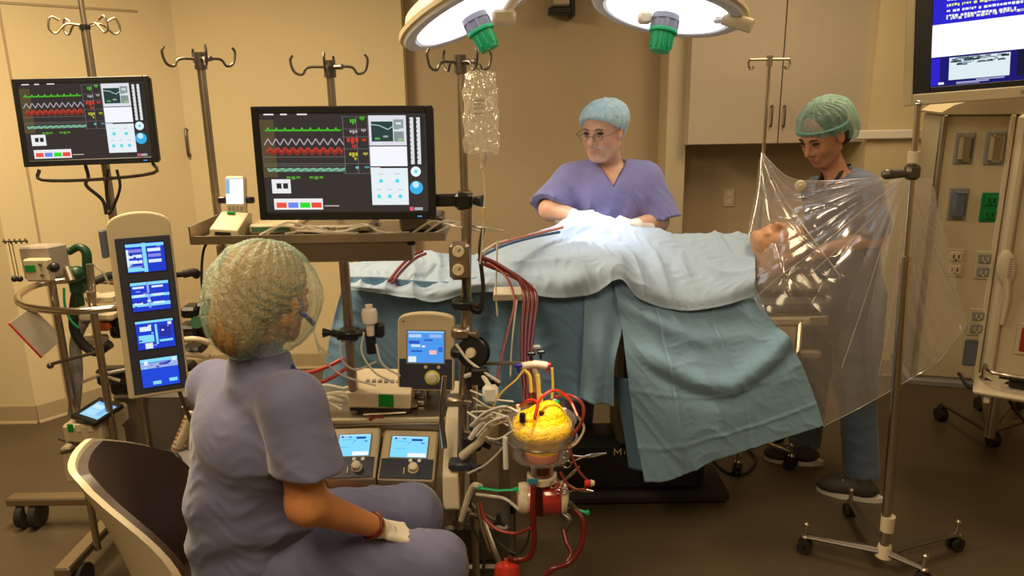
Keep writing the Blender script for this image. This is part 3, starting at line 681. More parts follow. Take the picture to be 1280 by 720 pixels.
# ---- patient, lying face up with the head to the right, nearly all under the drapes
pc = P(976, 308, 2.97)
t = thing('person', 'patient lying on the operating table, bare head and neck seen through the clear film', 'person', (pc.x - .6, 2.98, .965))
parent_skin[t.name] = 'skin_patient'; skp = skin_mat('skin_patient', (.62, .34, .19))
Mh = frame(pc, (-.1, -.42, .9), (.98, 0, .18)); hl = to_local(Mh)
nb = pc + Vector((-.12, .0, -.06)); nb.z = 1.04; ch = nb + Vector((-.26, 0, 0)); ch.z = 1.0; pv = ch + Vector((-.42, 0, 0)); pv.z = 1.0
prims = [('c', nb + Vector((.08, 0, .02)), nb, .07, .07), ('c', nb + Vector((-.12, -.11, -.05)), nb + Vector((-.12, .11, -.05)), .045, .045), ('c', ch + Vector((0, -.07, 0)), ch + Vector((0, .07, 0)), .06, .06), ('c', pv + Vector((0, -.06, 0)), pv + Vector((0, .06, 0)), .055, .055), ('c', ch, pv, .065, .065)]
for s in (-1, 1):
    hp = pv + Vector((0, s * .08, -.0)); kn = hp + Vector((-.40, s * .01, -.022)); kn.x = max(kn.x, xa + .3); an = Vector((xa + .04, kn.y, 1.0))
    prims += [('c', hp, kn, .055, .04), ('c', kn, an, .042, .032)]
fn = lambda p: smin(union(p, prims, .04), head_prims(hl(p), ears=True), .03)
blob('body', skp, fn, (xa - .02, 2.74, .93), (pc.x + .16, 3.24, 1.3), .006, t, colors=tint(Mh))
face_parts(Mh, t, mat('brow_dark', (.05, .03, .02), .8), closed=True)
b = B()
blob('hair', mat('hair_patient', (.10, .05, .025), .7, bump=.6, bscale=90, stretch=(1, 6, 1)), lambda p: smax(d_ell(hl(p), (0, -.022, .042), (.083, .1, .088)), -d_plane(hl(p), (0, .045, .045), (0, -.75, .66)), .01) + .0015 * np.sin(hl(p)[:, 0] * 300), tuple(pc - Vector((.15, .15, .15))), tuple(pc + Vector((.18, .15, .15))), .004, t)

# ---- drapes
def drape_mat(name, c, v=.1): return mat(name, c, .82, bump=.25, bscale=9, var=v, vscale=7, sheen=.15)
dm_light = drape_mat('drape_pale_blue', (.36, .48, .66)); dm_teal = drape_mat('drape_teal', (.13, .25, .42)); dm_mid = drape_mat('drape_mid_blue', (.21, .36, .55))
def crumple(amp, k=9, seed=0):
    def f(U, V, g):
        p = g.reshape(-1, 3).astype(np.float32); d = folds(p, k, (1, .2, .5), (.3, .8, -.4), seed) + .5 * folds(p, k * 2.1, (.6, .3, 1), (1, -.5, .3), seed + 2)
        return amp * d.reshape(U.shape)
    return f
X = [438, 470, 505, 545, 590, 635, 690, 722, 745, 775, 800, 850, 900, 944]
r1 = [329, 324, 318, 315, 317, 303, 284, 270, 268, 276, 284, 292, 291, 292]
r2 = [345, 343, 338, 336, 336, 322, 308, 300, 299, 306, 313, 320, 320, 318]
r3 = [354, 357, 357, 360, 352, 345, 346, 342, 334, 328, 350, 366, 361, 345]
r4 = [362, 366, 371, 377, 366, 365, 372, 371, 366, 349, 374, 388, 383, 370]
rows = [[Vector((P(x, y, 3.1).x, 3.27, .98)) for x, y in zip(X, r1)], [P(x, y, 3.1) for x, y in zip(X, r1)], [P(x, y, 2.92) for x, y in zip(X, r2)], [P(x, y, 2.745 - .012 * math.sin(i * 2.1)) for i, (x, y) in enumerate(zip(X, r3))], [P(x, y, 2.715 + .008 * math.sin(i * 1.9)) for i, (x, y) in enumerate(zip(X, r4))]]
def dA(U, V, g):
    p = g.reshape(-1, 3).astype(np.float32)
    d = .022 * folds(p, 26, (.75, .7, .1), (.6, -.8, .2), .3) + .007 * folds(p, 75, (.8, -.6, .3), (.5, 1, .2), 1.7)
    return d.reshape(U.shape) * np.clip(V * 3, 0, 1)
o = sheet('surgical_drape', dm_light, rows, 260, 110, .002, dA); tag(o, 'pale blue lit surgical drape spread over the patient, from foot to neck', 'drape')
# hanging sheet on the left, behind the perfusion pump
T0 = [(432, 346), (470, 346), (515, 350), (560, 352), (600, 346), (640, 345), (690, 346), (745, 342)]
T1 = [(420, 385), (462, 392), (512, 396), (560, 398), (602, 395), (642, 398), (690, 400), (748, 402)]
T2 = [(410, 430), (458, 440), (510, 446), (560, 448), (602, 448), (643, 450), (690, 452), (746, 452)]
T3 = [(400, 492), (454, 500), (508, 506), (560, 508), (604, 508), (645, 506), (690, 500), (740, 502)]
pleat = lambda U, V, g: (.013 * np.sin(U * 34 + 2 * np.sin(U * 9 + V * 1.5)) * (.25 + .75 * V) + crumple(.010, 28, 1)(U, V, g))
rows = [path_row(T0, 2.775), path_row(T1, 2.75), path_row(T2, 2.725), path_row(T3, 2.71)]
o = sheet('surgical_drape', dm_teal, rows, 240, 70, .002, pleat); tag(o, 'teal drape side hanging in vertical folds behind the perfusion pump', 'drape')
# narrow lighter flap
rows = [path_row([(731, 345), (748, 345), (766, 343), (788, 343)], 2.785), path_row([(730, 410), (745, 412), (762, 412), (778, 410)], 2.73), path_row([(728, 455), (742, 458), (756, 458), (768, 456)], 2.69), path_row([(725, 500), (738, 503), (752, 506), (767, 508)], 2.69)]
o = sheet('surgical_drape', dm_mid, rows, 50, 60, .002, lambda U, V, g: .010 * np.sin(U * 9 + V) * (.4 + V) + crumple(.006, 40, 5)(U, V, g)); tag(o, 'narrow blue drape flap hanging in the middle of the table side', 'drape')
# big sheet on the right, pulled out toward the stand
rows = [path_row([(764, 340), (800, 350), (850, 364), (900, 364), (944, 356)], [2.78, 2.775, 2.775, 2.775, 2.78]),
        path_row([(776, 400), (812, 413), (865, 424), (915, 414), (962, 396)], [2.73, 2.70, 2.69, 2.70, 2.715]),
        path_row([(783, 455), (822, 463), (880, 474), (940, 460), (991, 432)], [2.68, 2.64, 2.62, 2.63, 2.66]),
        path_row([(792, 525), (832, 530), (892, 524), (957, 506), (1013, 482)], [2.67, 2.62, 2.58, 2.60, 2.63]),
        path_row([(806, 603), (840, 600), (900, 574), (964, 553), (1030, 532)], [2.66, 2.62, 2.58, 2.58, 2.60])]
def dC(U, V, g):
    f = .36 + .33 * U - .22 * np.maximum(0, U - .62) * 3
    d = .03 * np.exp(-((V - f) / .07) ** 2) * np.clip(U * 4, 0, 1) - .02 * np.exp(-((V - f - .1) / .05) ** 2) * np.clip(U * 3, 0, 1)
    d = d + .03 * np.exp(-((V - .14 - .2 * U) / .05) ** 2) * (1 - U)
    for u0 in (.33, .66): d = d + .003 * np.sign(U - u0) * np.exp(-((U - u0) / .02) ** 2)
    for v0 in (.62, .86): d = d + .004 * np.exp(-((V - v0) / .012) ** 2)
    return -(d) + crumple(.012, 19, 3)(U, V, g) + crumple(.004, 60, 9)(U, V, g)
o = sheet('surgical_drape', mat('drape_blue_green', (.21, .36, .53), .82, bump=.25, bscale=9, var=.1, vscale=6, sheen=.15), rows, 200, 160, .002, dC); tag(o, 'large blue-green drape stretched down to the right toward the wheeled stand', 'drape')
# blue corner behind, near the pedestal
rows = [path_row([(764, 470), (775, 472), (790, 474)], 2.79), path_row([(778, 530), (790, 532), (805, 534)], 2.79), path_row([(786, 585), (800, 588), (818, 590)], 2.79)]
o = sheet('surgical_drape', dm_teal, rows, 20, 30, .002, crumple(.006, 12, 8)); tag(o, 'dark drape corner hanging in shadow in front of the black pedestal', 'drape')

# ---- clear film hung on the stands at the patient's head
film = thin_mat('clear_film', (.78, .72, .70), .26, .13, .08, bump=.04, bscale=10, transl=.5)
rows = [path_row([(951, 189), (985, 221), (1030, 226), (1080, 223), (1131, 221), (1166, 224)], [3.33, 3.1, 2.93, 2.8, 2.6, 2.74]),
        path_row([(942, 240), (978, 262), (1024, 272), (1076, 268), (1128, 272), (1182, 292)], [3.2, 3.0, 2.88, 2.76, 2.6, 2.72]),
        path_row([(934, 290), (975, 318), (1024, 326), (1076, 330), (1127, 336), (1197, 350)], [3.05, 2.82, 2.78, 2.7, 2.6, 2.7]),
        path_row([(944, 370), (980, 384), (1030, 392), (1082, 396), (1134, 394), (1210, 402)], [2.73, 2.71, 2.69, 2.66, 2.58, 2.66]),
        path_row([(990, 432), (1016, 441), (1052, 446), (1096, 442), (1150, 436), (1196, 424)], [2.67, 2.66, 2.65, 2.62, 2.57, 2.62]),
        path_row([(1029, 533), (1051, 523), (1078, 508), (1112, 490), (1146, 469), (1176, 448)], [2.61, 2.61, 2.61, 2.6, 2.56, 2.6])]
def dF(U, V, g):
    a = np.arctan2(V * .9 + .02, .82 - U); r = np.hypot(V, .82 - U)
    sh = lambda x: 1 - np.abs(np.sin(x)) ** .45
    d = (.022 * sh(a * 9 + 1.5 * np.sin(a * 4)) + .010 * sh(a * 21 + 2 * np.sin(a * 3))) * np.clip(r * 2, 0, 1) * np.clip(1.25 - r, .3, 1)
    a2 = np.arctan2(V + .02, U + .02); d = d + .014 * sh(a2 * 8 + .5) * np.exp(-((U) / .45) ** 2)
    return d + crumple(.006, 17, 4)(U, V, g)
o = sheet('clear_plastic_film', film, rows, 340, 260, 0, dF); tag(o, 'crumpled clear plastic film hung between two stands at the head of the patient', 'plastic sheet')
crease_glint = thin_mat('film_crease_glint', (.9, .84, .8), .45, .15, .25)  # highlights along the film's folds and edges, put in as pale tubes
for pts in ([(1131, 221, 2.58), (1080, 262, 2.7), (1020, 312, 2.74), (975, 345, 2.74), (944, 372, 2.70)], [(1131, 223, 2.58), (1092, 270, 2.66), (1060, 300, 2.7), (1010, 345, 2.72)], [(1131, 223, 2.58), (1105, 300, 2.62), (1076, 390, 2.64), (1052, 460, 2.63)], [(1133, 223, 2.57), (1126, 300, 2.57), (1112, 400, 2.58), (1098, 470, 2.59)],
            [(1136, 222, 2.57), (1160, 290, 2.64), (1185, 350, 2.67), (1210, 402, 2.65)], [(1029, 533, 2.60), (1078, 508, 2.595), (1146, 469, 2.555), (1176, 448, 2.595), (1210, 402, 2.65)], [(952, 190, 3.32), (948, 240, 3.18), (938, 290, 3.04)], [(952, 190, 3.32), (985, 221, 3.1), (1030, 226, 2.93), (1080, 223, 2.8), (1131, 221, 2.6)], [(952, 190, 3.31), (975, 240, 3.05), (1010, 290, 2.84), (1050, 345, 2.72)]):
    b = B(); b.tube([P(*p) for p in pts], .0016, 5, smooth=8); b.build('crease_glint', crease_glint, o, smooth=True)
q = P(1000, 232, 2.99); b = B(frame(q, (0, -1, 0), (0, 0, 1)) @ Matrix.Rotation(-math.pi / 2, 4, 'X')); b.lathe([(.0001, 0), (.02, 0), (.022, .003), (.018, .008), (.008, .009), (.007, .014), (.0001, .015)], 20)
b.M = None; tag(b.build('round_clip', cream_p, smooth=True), 'small round cream clip on the upper edge of the clear film', 'clip')

# ---- stands
def stand_base(t, hub, feet, zt=.1, r=.018):
    for f in feet:
        d = (Vector((f.x, f.y, 0)) - Vector((hub.x, hub.y, 0))); e = d.normalized(); n = Vector((-e.y, e.x, 0))
        b = B(); b.tube([Vector((hub.x, hub.y, zt)), Vector((f.x, f.y, zt - .015))], [r * 1.25, r * .8], 10, flat=.6); lg = b.build('leg', dark_steel if r > .015 else steel, t, smooth=True)
        b = B(); c = Vector((f.x, f.y, .028))
        for s in (-1, 1): b.cyl(c + n * (s * .008), c + n * (s * .02), .028, n=18)
        b.cyl(c - n * .02, c + n * .02, .01, n=10); b.build('caster_wheel', black_r, lg, smooth=True)
        b = B(); b.box((f.x, f.y, .066), (.03, .03, .022), bev=.008); b.cyl((f.x, f.y, .06), (f.x, f.y, .115), .008, n=10); b.ball((f.x, f.y, .118), .012, 10); b.build('caster_fork', chrome, lg, smooth=True)
def hook_top(b, c, w_, r=.005, n=2, drop=.045, rot=0):
    for k in range(n):
        a = rot + 2 * math.pi * k / n; e = Vector((math.cos(a), math.sin(a), 0))
        b.tube([c, c + e * w_ * .55 + Vector((0, 0, 0)), c + e * w_ * .72 + Vector((0, 0, -.02)), c + e * w_ * .92 + Vector((0, 0, -.012)), c + e * w_ + Vector((0, 0, .02)), c + e * w_ * .93 + Vector((0, 0, drop))], r, 8, smooth=5)
hub = PZ(1106, 684, .1); top = P(1148, 130, hub.y)
t = thing('film_stand', 'chrome wheeled stand holding up the clear plastic film, on a four-legged base', 'stand', (hub.x, hub.y, 0))
stand_base(t, hub, [PZ(1005, 690, 0), PZ(1193, 687, 0), PZ(1061, 645, 0), PZ(1152, 732, 0)], .085)
x_, y_ = hub.x, hub.y; zc = P(1132, 325, y_).z; zcl = P(1140, 215, y_).z
pm, pt = P(1132, 325, y_), P(1148, 130, y_); b = B(); b.cyl((x_, y_, .06), pm, .0165, n=20); b.cyl(pm, pm + Vector((0, 0, .012)), .0185, n=20); b.build('lower_pole', chrome, t, smooth=True)
b = B(); b.cyl(pm, pt, .0095, n=14); b.ball(pt, .012, 10); b.build('upper_pole', chrome, t, smooth=True)
b = B(); b.cyl((x_, y_, .17), (x_, y_, .23), .024, n=20); b.build('collar', cream_p, t, smooth=True); b = B(); b.cyl((x_, y_, .065), (x_, y_, .11), .032, .022, n=20); b.build('hub', cream_p, t, smooth=True)
x_ = P(1140, 215, y_).x; b = B(); b.box((x_, y_, zcl), (.045, .04, .05), bev=.01); b.tube([(x_ - .02, y_ - .0, zcl - .005), (x_ - .075, y_ - .01, zcl - .005)], [.012, .016], 12); b.ball((x_ - .085, y_ - .012, zcl - .005), (.02, .017, .017), 12); b.build('clamp', dark_steel, t, smooth=True)
b = B(); b.cyl((x_, y_, zcl + .03), (x_, y_, zcl + .065), .018, n=16); b.build('clamp_ring', cream_p, t, smooth=True)
# pole with a T bar behind the patient
q = P(962, 74, 3.42); t = thing('iv_pole', 'thin steel pole with a small T-shaped hook bar before the cabinets', 'stand', (q.x, q.y, 0))
b = B(); b.cyl((q.x, q.y, .09), (q.x, q.y, 1.25), .0125, n=14); b.cyl((q.x, q.y, 1.25), (q.x, q.y, q.z), .008, n=12); b.build('pole', chrome, t, smooth=True)
b = B(); b.tube([(q.x - .085, q.y, q.z), (q.x + .085, q.y, q.z)], .006, 8); b.cyl((q.x, q.y, q.z - .03), (q.x, q.y, q.z + .015), .013, n=12)
for s in (-1, 1): b.tube([(q.x + s * .085, q.y, q.z), (q.x + s * .09, q.y, q.z - .02), (q.x + s * .08, q.y, q.z - .04), (q.x + s * .066, q.y, q.z - .03)], .005, 8, smooth=4)
b.build('hook_bar', steel, t, smooth=True)
stand_base(t, Vector((q.x, q.y, .1)), [Vector((q.x + .24 * math.cos(a), q.y + .24 * math.sin(a), 0)) for a in (0.5, 1.76, 3.0, 4.3, 5.5)], .1, .012)
# floor cable near the pedestal
b = B(); b.tube([PZ(880, 560, .01), PZ(905, 588, .008), PZ(930, 592, .008), PZ(945, 576, .008), PZ(935, 560, .008)], .007, 8, smooth=8); tag(b.build('floor_cable', cable_m, smooth=True), 'dark cable looped on the floor under the large drape', 'cable')
# ================================================================== people
def scrub_mat(name, c): return mat(name, c, .85, bump=.35, bscale=16, var=.14, vscale=9, sheen=.25)
gauze = {}
def cap_mat(name, c, op): return thin_mat(name, c, op, .5, .02, bump=.8, bscale=60, transl=.35)
def mk_head(c, fwd, up=(0, 0, 1)): return frame(c, fwd, up)

# ---- surgeon behind the table
YS = 3.34
hc = P(753, 163, YS - .07); Mh = mk_head(hc, (-.52, -.78, -.20)); hl = to_local(Mh)
t = thing('person', 'man in violet scrubs, pale blue cap and glasses bending over the patient', 'person', (P(757, 300, YS).x, YS, 0))
parent_skin[t.name] = 'skin_surgeon'; sk = skin_mat('skin_surgeon', (.74, .44, .33))
scr = scrub_mat('scrub_violet', (.23, .24, .60))
cx = P(759, 240, YS).x; V_ = Vector
ns = P(763, 206, YS + .02); shL = P(714, 226, YS); shR = P(806, 224, YS); elL = P(688, 262, 3.25); elR = P(822, 276, 3.32); wrL = P(716, 270, 3.17); wrR = P(796, 282, 3.18)
chest = V_((cx, YS + .02, 1.3)); belly = V_((cx, YS + .03, 1.08)); pel = V_((cx, YS + .06, .93))
prims = [('c', hc + V_((.015, .03, -.06)), ns + V_((0, .02, -.03)), .056, .062), ('c', shL, shR, .058, .058), ('c', chest - V_((.07, 0, 0)), chest + V_((.07, 0, 0)), .115, .115), ('c', chest, belly, .13, .135), ('c', belly, pel, .14, .13)]
legs = []
for s in (-1, 1):
    hp = pel + V_((s * .09, 0, -.03)); kn = V_((cx + s * .11, YS + .05, .5)); an = V_((cx + s * .12, YS + .08, .09)); legs += [('c', hp, kn, .085, .055), ('c', kn, an, .052, .036)]
prims += legs + [('c', shL, elL, .05, .044), ('c', elL, wrL, .046, .032), ('c', shR, elR, .05, .044), ('c', elR, wrR, .046, .032)]
fn = lambda p: smin(union(p, prims, .03), head_prims(hl(p), 1.15), .02)
hb = lambda c, r: (tuple(c - V_((r, r, r))), tuple(c + V_((r, r, r))))
def body_fn(p):
    return fn(p)
blob('body', sk, body_fn, (cx - .36, YS - .34, .06), (cx + .36, YS + .26, hc.z - .10), .009, t, extra=[(lambda p: np.maximum(fn(p), hc.z - .13 - p[:, 2]), tuple(hc - V_((.13, .15, .14))), tuple(hc + V_((.13, .14, .14))), .0035)], colors=tint(Mh))
face_parts(Mh, t, mat('brow_grey', (.20, .14, .10), .8))
# gloved hands at the site
glove = mat('glove_white', (.82, .80, .80), .45, bump=.1, bscale=40)
for wr, el, s, tgt in ((wrL, elL, -1, P(748, 270, 3.06)), (wrR, elR, 1, P(764, 272, 3.07))):
    MH = frame(wr, (tgt - wr), (0.1 * s, -.3, .9)); L = hand_prims(MH, .35, -s, 1.05); L.append(('c', wr - (tgt - wr).normalized() * .07, wr, .037, .032))
    blob('glove', glove, lambda p, L=L: union(p, L, .008), tuple(wr - V_((.2, .2, .2))), tuple(wr + V_((.2, .2, .2))), .004, t)
# shirt
def shirt_s(p):
    q = [('c', shL, shR, .068, .068), ('c', shL * .55 + ns * .45 + V_((0, 0, -.01)), shR * .55 + ns * .45 + V_((0, 0, -.01)), .062, .062), ('c', chest - V_((.09, 0, 0)), chest + V_((.09, 0, 0)), .135, .135), ('c', chest, belly, .16, .17), ('c', belly, pel + V_((0, 0, -.06)), .175, .17),
         ('c', shL, elL + (elL - shL).normalized() * .0 + V_((-.012, -.01, 0)), .075, .088), ('c', shR, elR + V_((.016, -.01, -.0)), .075, .088)]
    d = union(p, q, .035)
    cutL = np.minimum(d_plane(p, elL + V_((0, 0, .0)), (elL - shL) + V_((.02, -.03, 0))), 9); near = (p[:, 0] < shL.x + .005)
    cutR = d_plane(p, elR, (elR - shR) + V_((-.02, -.02, 0))); nearR = (p[:, 0] > shR.x - .005)
    d = np.where(near & (p[:, 2] < shL.z), np.maximum(d, cutL), d); d = np.where(nearR & (p[:, 2] < shR.z), np.maximum(d, cutR), d)
    for a, b_ in ((shL, elL), (shR, elR)): e = (b_ - a).normalized(); d = smax(d, -d_cap(p, b_ - e * .03, b_ + e * .08, .055, .075), .006)
    d = smax(d, -d_cap(p, ns + V_((-.0, .02, .06)), ns + V_((0, -.01, -.0)), .075, .064), .01)            # round neck
    v = ns + V_((-.003, -.1, -.085)); d = smax(d, -smax(np.abs(p[:, 0] - v.x) - (p[:, 2] - v.z) * .62, np.abs(p[:, 1] - (YS - .12)) - .13, .005), .006)   # V
    f = folds(p, 42, (1, .3, .35), (.2, .4, 1), .7) + .5 * folds(p, 95, (.5, .5, .7), (1, 0, .4), 2); w_ = np.clip((shL.z + .03 - p[:, 2]) * 8, .2, 1)
    return d + .0085 * f * w_
blob('shirt', scr, shirt_s, (cx - .38, YS - .26, .82), (cx + .38, YS + .28, 1.56), .006, t)
# V collar band
b = B(); v = ns + V_((-.003, -.085, -.08))
for s in (-1, 1): b.tube([v + V_((0, -.035, -.0)), v + V_((s * .033, -.012, .05)), v + V_((s * .066, .045, .09)), v + V_((s * .06, .12, .1))], .006, 8, smooth=5, flat=.5)
b.build('collar_band', scrub_mat('scrub_violet_dark', (.12, .13, .36)), t, smooth=True)
tr = lambda p: union(p, [('c', q[1], q[2] + V_((0, 0, -.02)), q[3] + .03, q[4] + .035) for q in legs] + [('c', pel - V_((.05, 0, 0)), pel + V_((.05, 0, 0)), .15, .15)], .04) + .004 * folds(p, 50)
blob('trousers', scr, lambda p: np.maximum(tr(p), .07 - p[:, 2]), (cx - .3, YS - .2, .04), (cx + .3, YS + .3, 1.05), .01, t)
for s in (-1, 1):
    b = B(); c = V_((cx + s * .12, YS + .02, 0)); b.ball(c + V_((0, -.0, .04)), (.05, .14, .045), 16); b.box(c + V_((0, 0, .012)), (.09, .26, .024), bev=.01); b.build('shoe', white_p, t, smooth=True)
# cap
def cap_fn(ctr, rad, cut_o, cut_n, hole, puff=.004, n=22, sag=None):
    def f(p, hl=None):
        q = hl(p); d = d_ell(q, ctr, rad)
        if sag: d = smin(d, d_ell(q, *sag), .04)
        az = np.arctan2(q[:, 0], q[:, 1]); rim = np.exp(-((d_plane(q, cut_o, cut_n)) / .018) ** 2)
        d = d + puff * np.sin(az * n + 3 * np.sin(az * 3)) * (.35 + rim) + .003 * folds(q, 60, (1, .4, .3), (.2, 1, .6), .4)
        d = smax(d, d_plane(q, cut_o, cut_n), .012)
        return smax(d, -hole(q), .005)
    return f
skull = lambda q: d_ell(q, (0, -.01, .0), (.077, .098, .16))
cf = cap_fn((0, -.03, .045), (.102, .122, .082), (0, .075, .062), (0, .62, -.78), lambda q: d_ell(q, (0, -.012, .0), (.078, .1, .1)), .005, sag=((.015, -.09, -.005), (.078, .068, .075)))
blob('cap', mat('cap_blue', (.38, .66, .80), .8, bump=.9, bscale=70, var=.35, vscale=50, col2=(.62, .78, .84), sheen=.2), lambda p: cf(p, hl), *hb(hc, .17), .0042, t)
# glasses
b = B(Mh)
for s in (-1, 1):
    ring = [(s * (.032 + .021 * math.cos(a)), .112 - .004 * abs(math.cos(a)), -.001 + .015 * math.sin(a)) for a in [k * math.pi / 9 for k in range(19)]]
    b.tube(ring, .0013, 6, cap=False); b.tube([(s * .053, .108, .004), (s * .078, .085, .006), (s * .084, .0, .008), (s * .085, -.01, -.004)], .0014, 6, smooth=3)
b.tube([(-.011, .113, .003), (0, .116, .006), (.011, .113, .003)], .0013, 6, smooth=3); gl = b.build('glasses', dark_steel, t, smooth=True)
b = B(Mh)
for s in (-1, 1): b = B(Mh); b.add([(s * (.032 + .02 * math.cos(a)), .111, -.001 + .014 * math.sin(a)) for a in [k * math.pi / 8 for k in range(16)]], [tuple(range(16))]); b.build('lens', thin_mat('lens_glass', (.9, .9, .9), .02, .05, .08), gl)
blob('hair', mat('hair_grey', (.16, .12, .09), .8, bump=.5, bscale=120), lambda p: smax(smax(d_ell(hl(p), (0, -.02, .01), (.0815, .096, .085)), d_plane(hl(p), (0, .02, 0), (0, 1, .25)), .005), -(hl(p)[:, 2] + .045), .004), *hb(hc, .12), .004, t)

# ---- woman standing at the patient's head
YN = 3.16
hc = P(1029, 168, YN); Mh = mk_head(hc, (-.80, -.42, -.52)); hl2 = to_local(Mh)
cx = P(1056, 300, YN).x; t = thing('person', 'woman in blue-grey scrubs and green cap standing behind the clear film', 'person', (cx, YN, 0))
parent_skin[t.name] = 'skin_woman'; sk = skin_mat('skin_woman', (.56, .27, .16))
ns = P(1046, 220, YN + .02); shA = P(1022, 240, YN + .12); shB = P(1082, 238, YN - .1); chest = V_((cx, YN + .02, 1.28)); waist = V_((cx + .01, YN + .03, 1.08)); pel = V_((cx + .03, YN + .02, .92))
elB = P(1094, 296, YN - .12); wrB = P(1018, 316, YN - .12); elA = P(1030, 300, YN + .16); wrA = P(992, 300, YN + .04)
fR = PZ(1062, 612, .03); fL = PZ(992, 570, .03)
prims = [('c', hc + V_((.03, .03, -.06)), ns, .045, .05), ('c', shA, shB, .048, .048), ('c', chest, waist, .115, .10), ('c', waist, pel, .105, .125), ('c', shA, elA, .042, .037), ('c', elA, wrA, .036, .025), ('c', shB, elB, .042, .037), ('c', elB, wrB, .037, .025)]
legs = []
for s, f in ((1, fR), (-1, fL)):
    hp = pel + V_((.03 * s, -.07 * s, -.04)); an = V_((f.x + .06, f.y + .03, .1)); kn = (hp + an) / 2 + V_((-.02, -.0, .02)); legs += [('c', hp, kn, .085, .055), ('c', kn, an, .052, .035)]
prims += legs
fn2 = lambda p: smin(union(p, prims, .03), head_prims(hl2(p)), .02)
HB = hand_prims(frame(wrB, P(975, 300, 2.96) - wrB, (0, -.4, .9)), .3, -1, .95); HA = hand_prims(frame(wrA, P(965, 290, 3.05) - wrA, (0, .3, .9)), .3, 1, .95)
fnh = lambda H, w_: (lambda p: smin(union(p, H, .007), d_cap(p, w_ + V_((.03, 0, 0)), w_, .027, .024), .01))
blob('body', sk, fn2, (cx - .4, YN - .4, .06), (cx + .32, YN + .42, hc.z - .1), .009, t, extra=[(lambda p: np.maximum(fn2(p), hc.z - .13 - p[:, 2]), tuple(hc - V_((.14, .14, .14))), tuple(hc + V_((.14, .14, .14))), .0035), (fnh(HB, wrB), *hb(wrB, .2), .004), (fnh(HA, wrA), *hb(wrA, .2), .004)], colors=tint(Mh))
face_parts(Mh, t, mat('brow_black', (.02, .012, .01), .8))
scn = scrub_mat('scrub_slate', (.12, .145, .24))
def shirt_n(p):
    d = union(p, [('c', shA, shB, .062, .062), ('c', chest, waist, .14, .135), ('c', waist, pel + V_((0, 0, -.1)), .14, .165), ('c', shA, elA + (shA - elA) * .25, .062, .07), ('c', shB, elB + (shB - elB) * .2, .062, .07)], .03)
    for a, b_, k in ((shA, elA, .25), (shB, elB, .2)):
        e = (b_ - a).normalized(); o = b_ + (a - b_) * k; d = smax(d, -d_cap(p, o - e * .01, o + e * .12, .05, .06), .006)
    d = smax(d, -d_cap(p, ns + V_((-.0, 0, .08)), ns + V_((-.02, -.02, -.02)), .06, .055), .01)
    return d + .005 * folds(p, 55, (1, .3, .35), (.2, .4, 1), .2)
blob('shirt', scn, shirt_n, (cx - .3, YN - .3, .72), (cx + .3, YN + .34, 1.52), .007, t)
blob('undershirt', mat('undershirt_black', (.015, .015, .02), .85), lambda p: smax(smax(union(p, [('c', ns + V_((.0, 0, .02)), ns + V_((0, 0, -.06)), .06, .085)], .01), d_plane(p, ns + V_((0, 0, .022)), (.25, .0, 1)), .006), -d_cap(p, ns + V_((-.0, -.0, .1)), ns + V_((-.05, -.06, -.07)), .05, .045), .006), *hb(ns, .14), .005, t)
trs = lambda p: np.maximum(union(p, [('c', q[1], q[2], q[3] + .025, q[4] + .04) for q in legs] + [('c', pel, pel + V_((0, 0, -.02)), .145, .14)], .03) + .005 * folds(p, 48, (.6, .2, 1), (1, .5, .2), 3), .075 - p[:, 2])
blob('trousers', scrub_mat('scrub_blue_grey', (.10, .15, .25)), trs, (cx - .45, YN - .4, .05), (cx + .35, YN + .45, 1.06), .009, t)
def shoe(c, ang, parent, m=None, s=1.0):
    Mx = Matrix.Translation((c.x, c.y, 0)) @ Matrix.Rotation(ang, 4, 'Z')
    lo = to_local(Mx)
    def f(p):
        q = lo(p) / s; d = union(q, [('e', (0, .0, .045), (.042, .115, .04)), ('e', (0, .075, .035), (.045, .062, .032)), ('c', (0, -.055, .05), (0, -.05, .095), .038, .034)], .03)
        d = smax(d, -(q[:, 2] - .02), .004); return smax(d, -d_cap(q, (0, -.05, .09), (0, -.045, .14), .027, .03), .005) * s
    k = blob('shoe', m or mat('shoe_dark', (.05, .045, .045), .6), f, (c.x - .17, c.y - .17, 0), (c.x + .17, c.y + .17, .15), .0045, parent)
    b = B(Mx); out = [(.046 * math.sin(a) * s * (1 if math.cos(a) > 0 else .85), .135 * math.cos(a) * s) for a in [i * math.pi / 14 for i in range(28)]][::-1]; b.prism(out, .022); b.build('sole', white_p, k)
    b = B(Mx)
    for i in range(4): b.tube([(-.022, .03 + i * .018, .079 - i * .005), (.022, .036 + i * .018, .079 - i * .005)], .003, 6)
    b.build('laces', white_p, k)
shoe(V_((fR.x + .0, fR.y - .0, 0)), R(65), t); shoe(V_((fL.x + .0, fL.y, 0)), R(75), t)
hairf = mat('hair_brown', (.06, .028, .014), .6, bump=.6, bscale=80, stretch=(6, 1, 1))
blob('hair', hairf, lambda p: smax(smin(d_ell(hl2(p), (0, -.02, .035), (.083, .098, .088)), d_ell(hl2(p), (0, -.085, -.04), (.055, .05, .06)), .03), -(d_plane(hl2(p), (0, .038, .02), (0, -1, .45))), .006), *hb(hc, .19), .0045, t)
cf2 = cap_fn((0, -.03, .05), (.103, .125, .092), (0, .068, .028), (0, .55, -.84), lambda q: d_ell(q, (0, -.012, .0), (.084, .102, .1)), .005, sag=((0, -.105, -.02), (.075, .065, .085)))
blob('cap', cap_mat('cap_green', (.32, .64, .58), .34), lambda p: cf2(p, hl2), *hb(hc, .21), .0045, t)
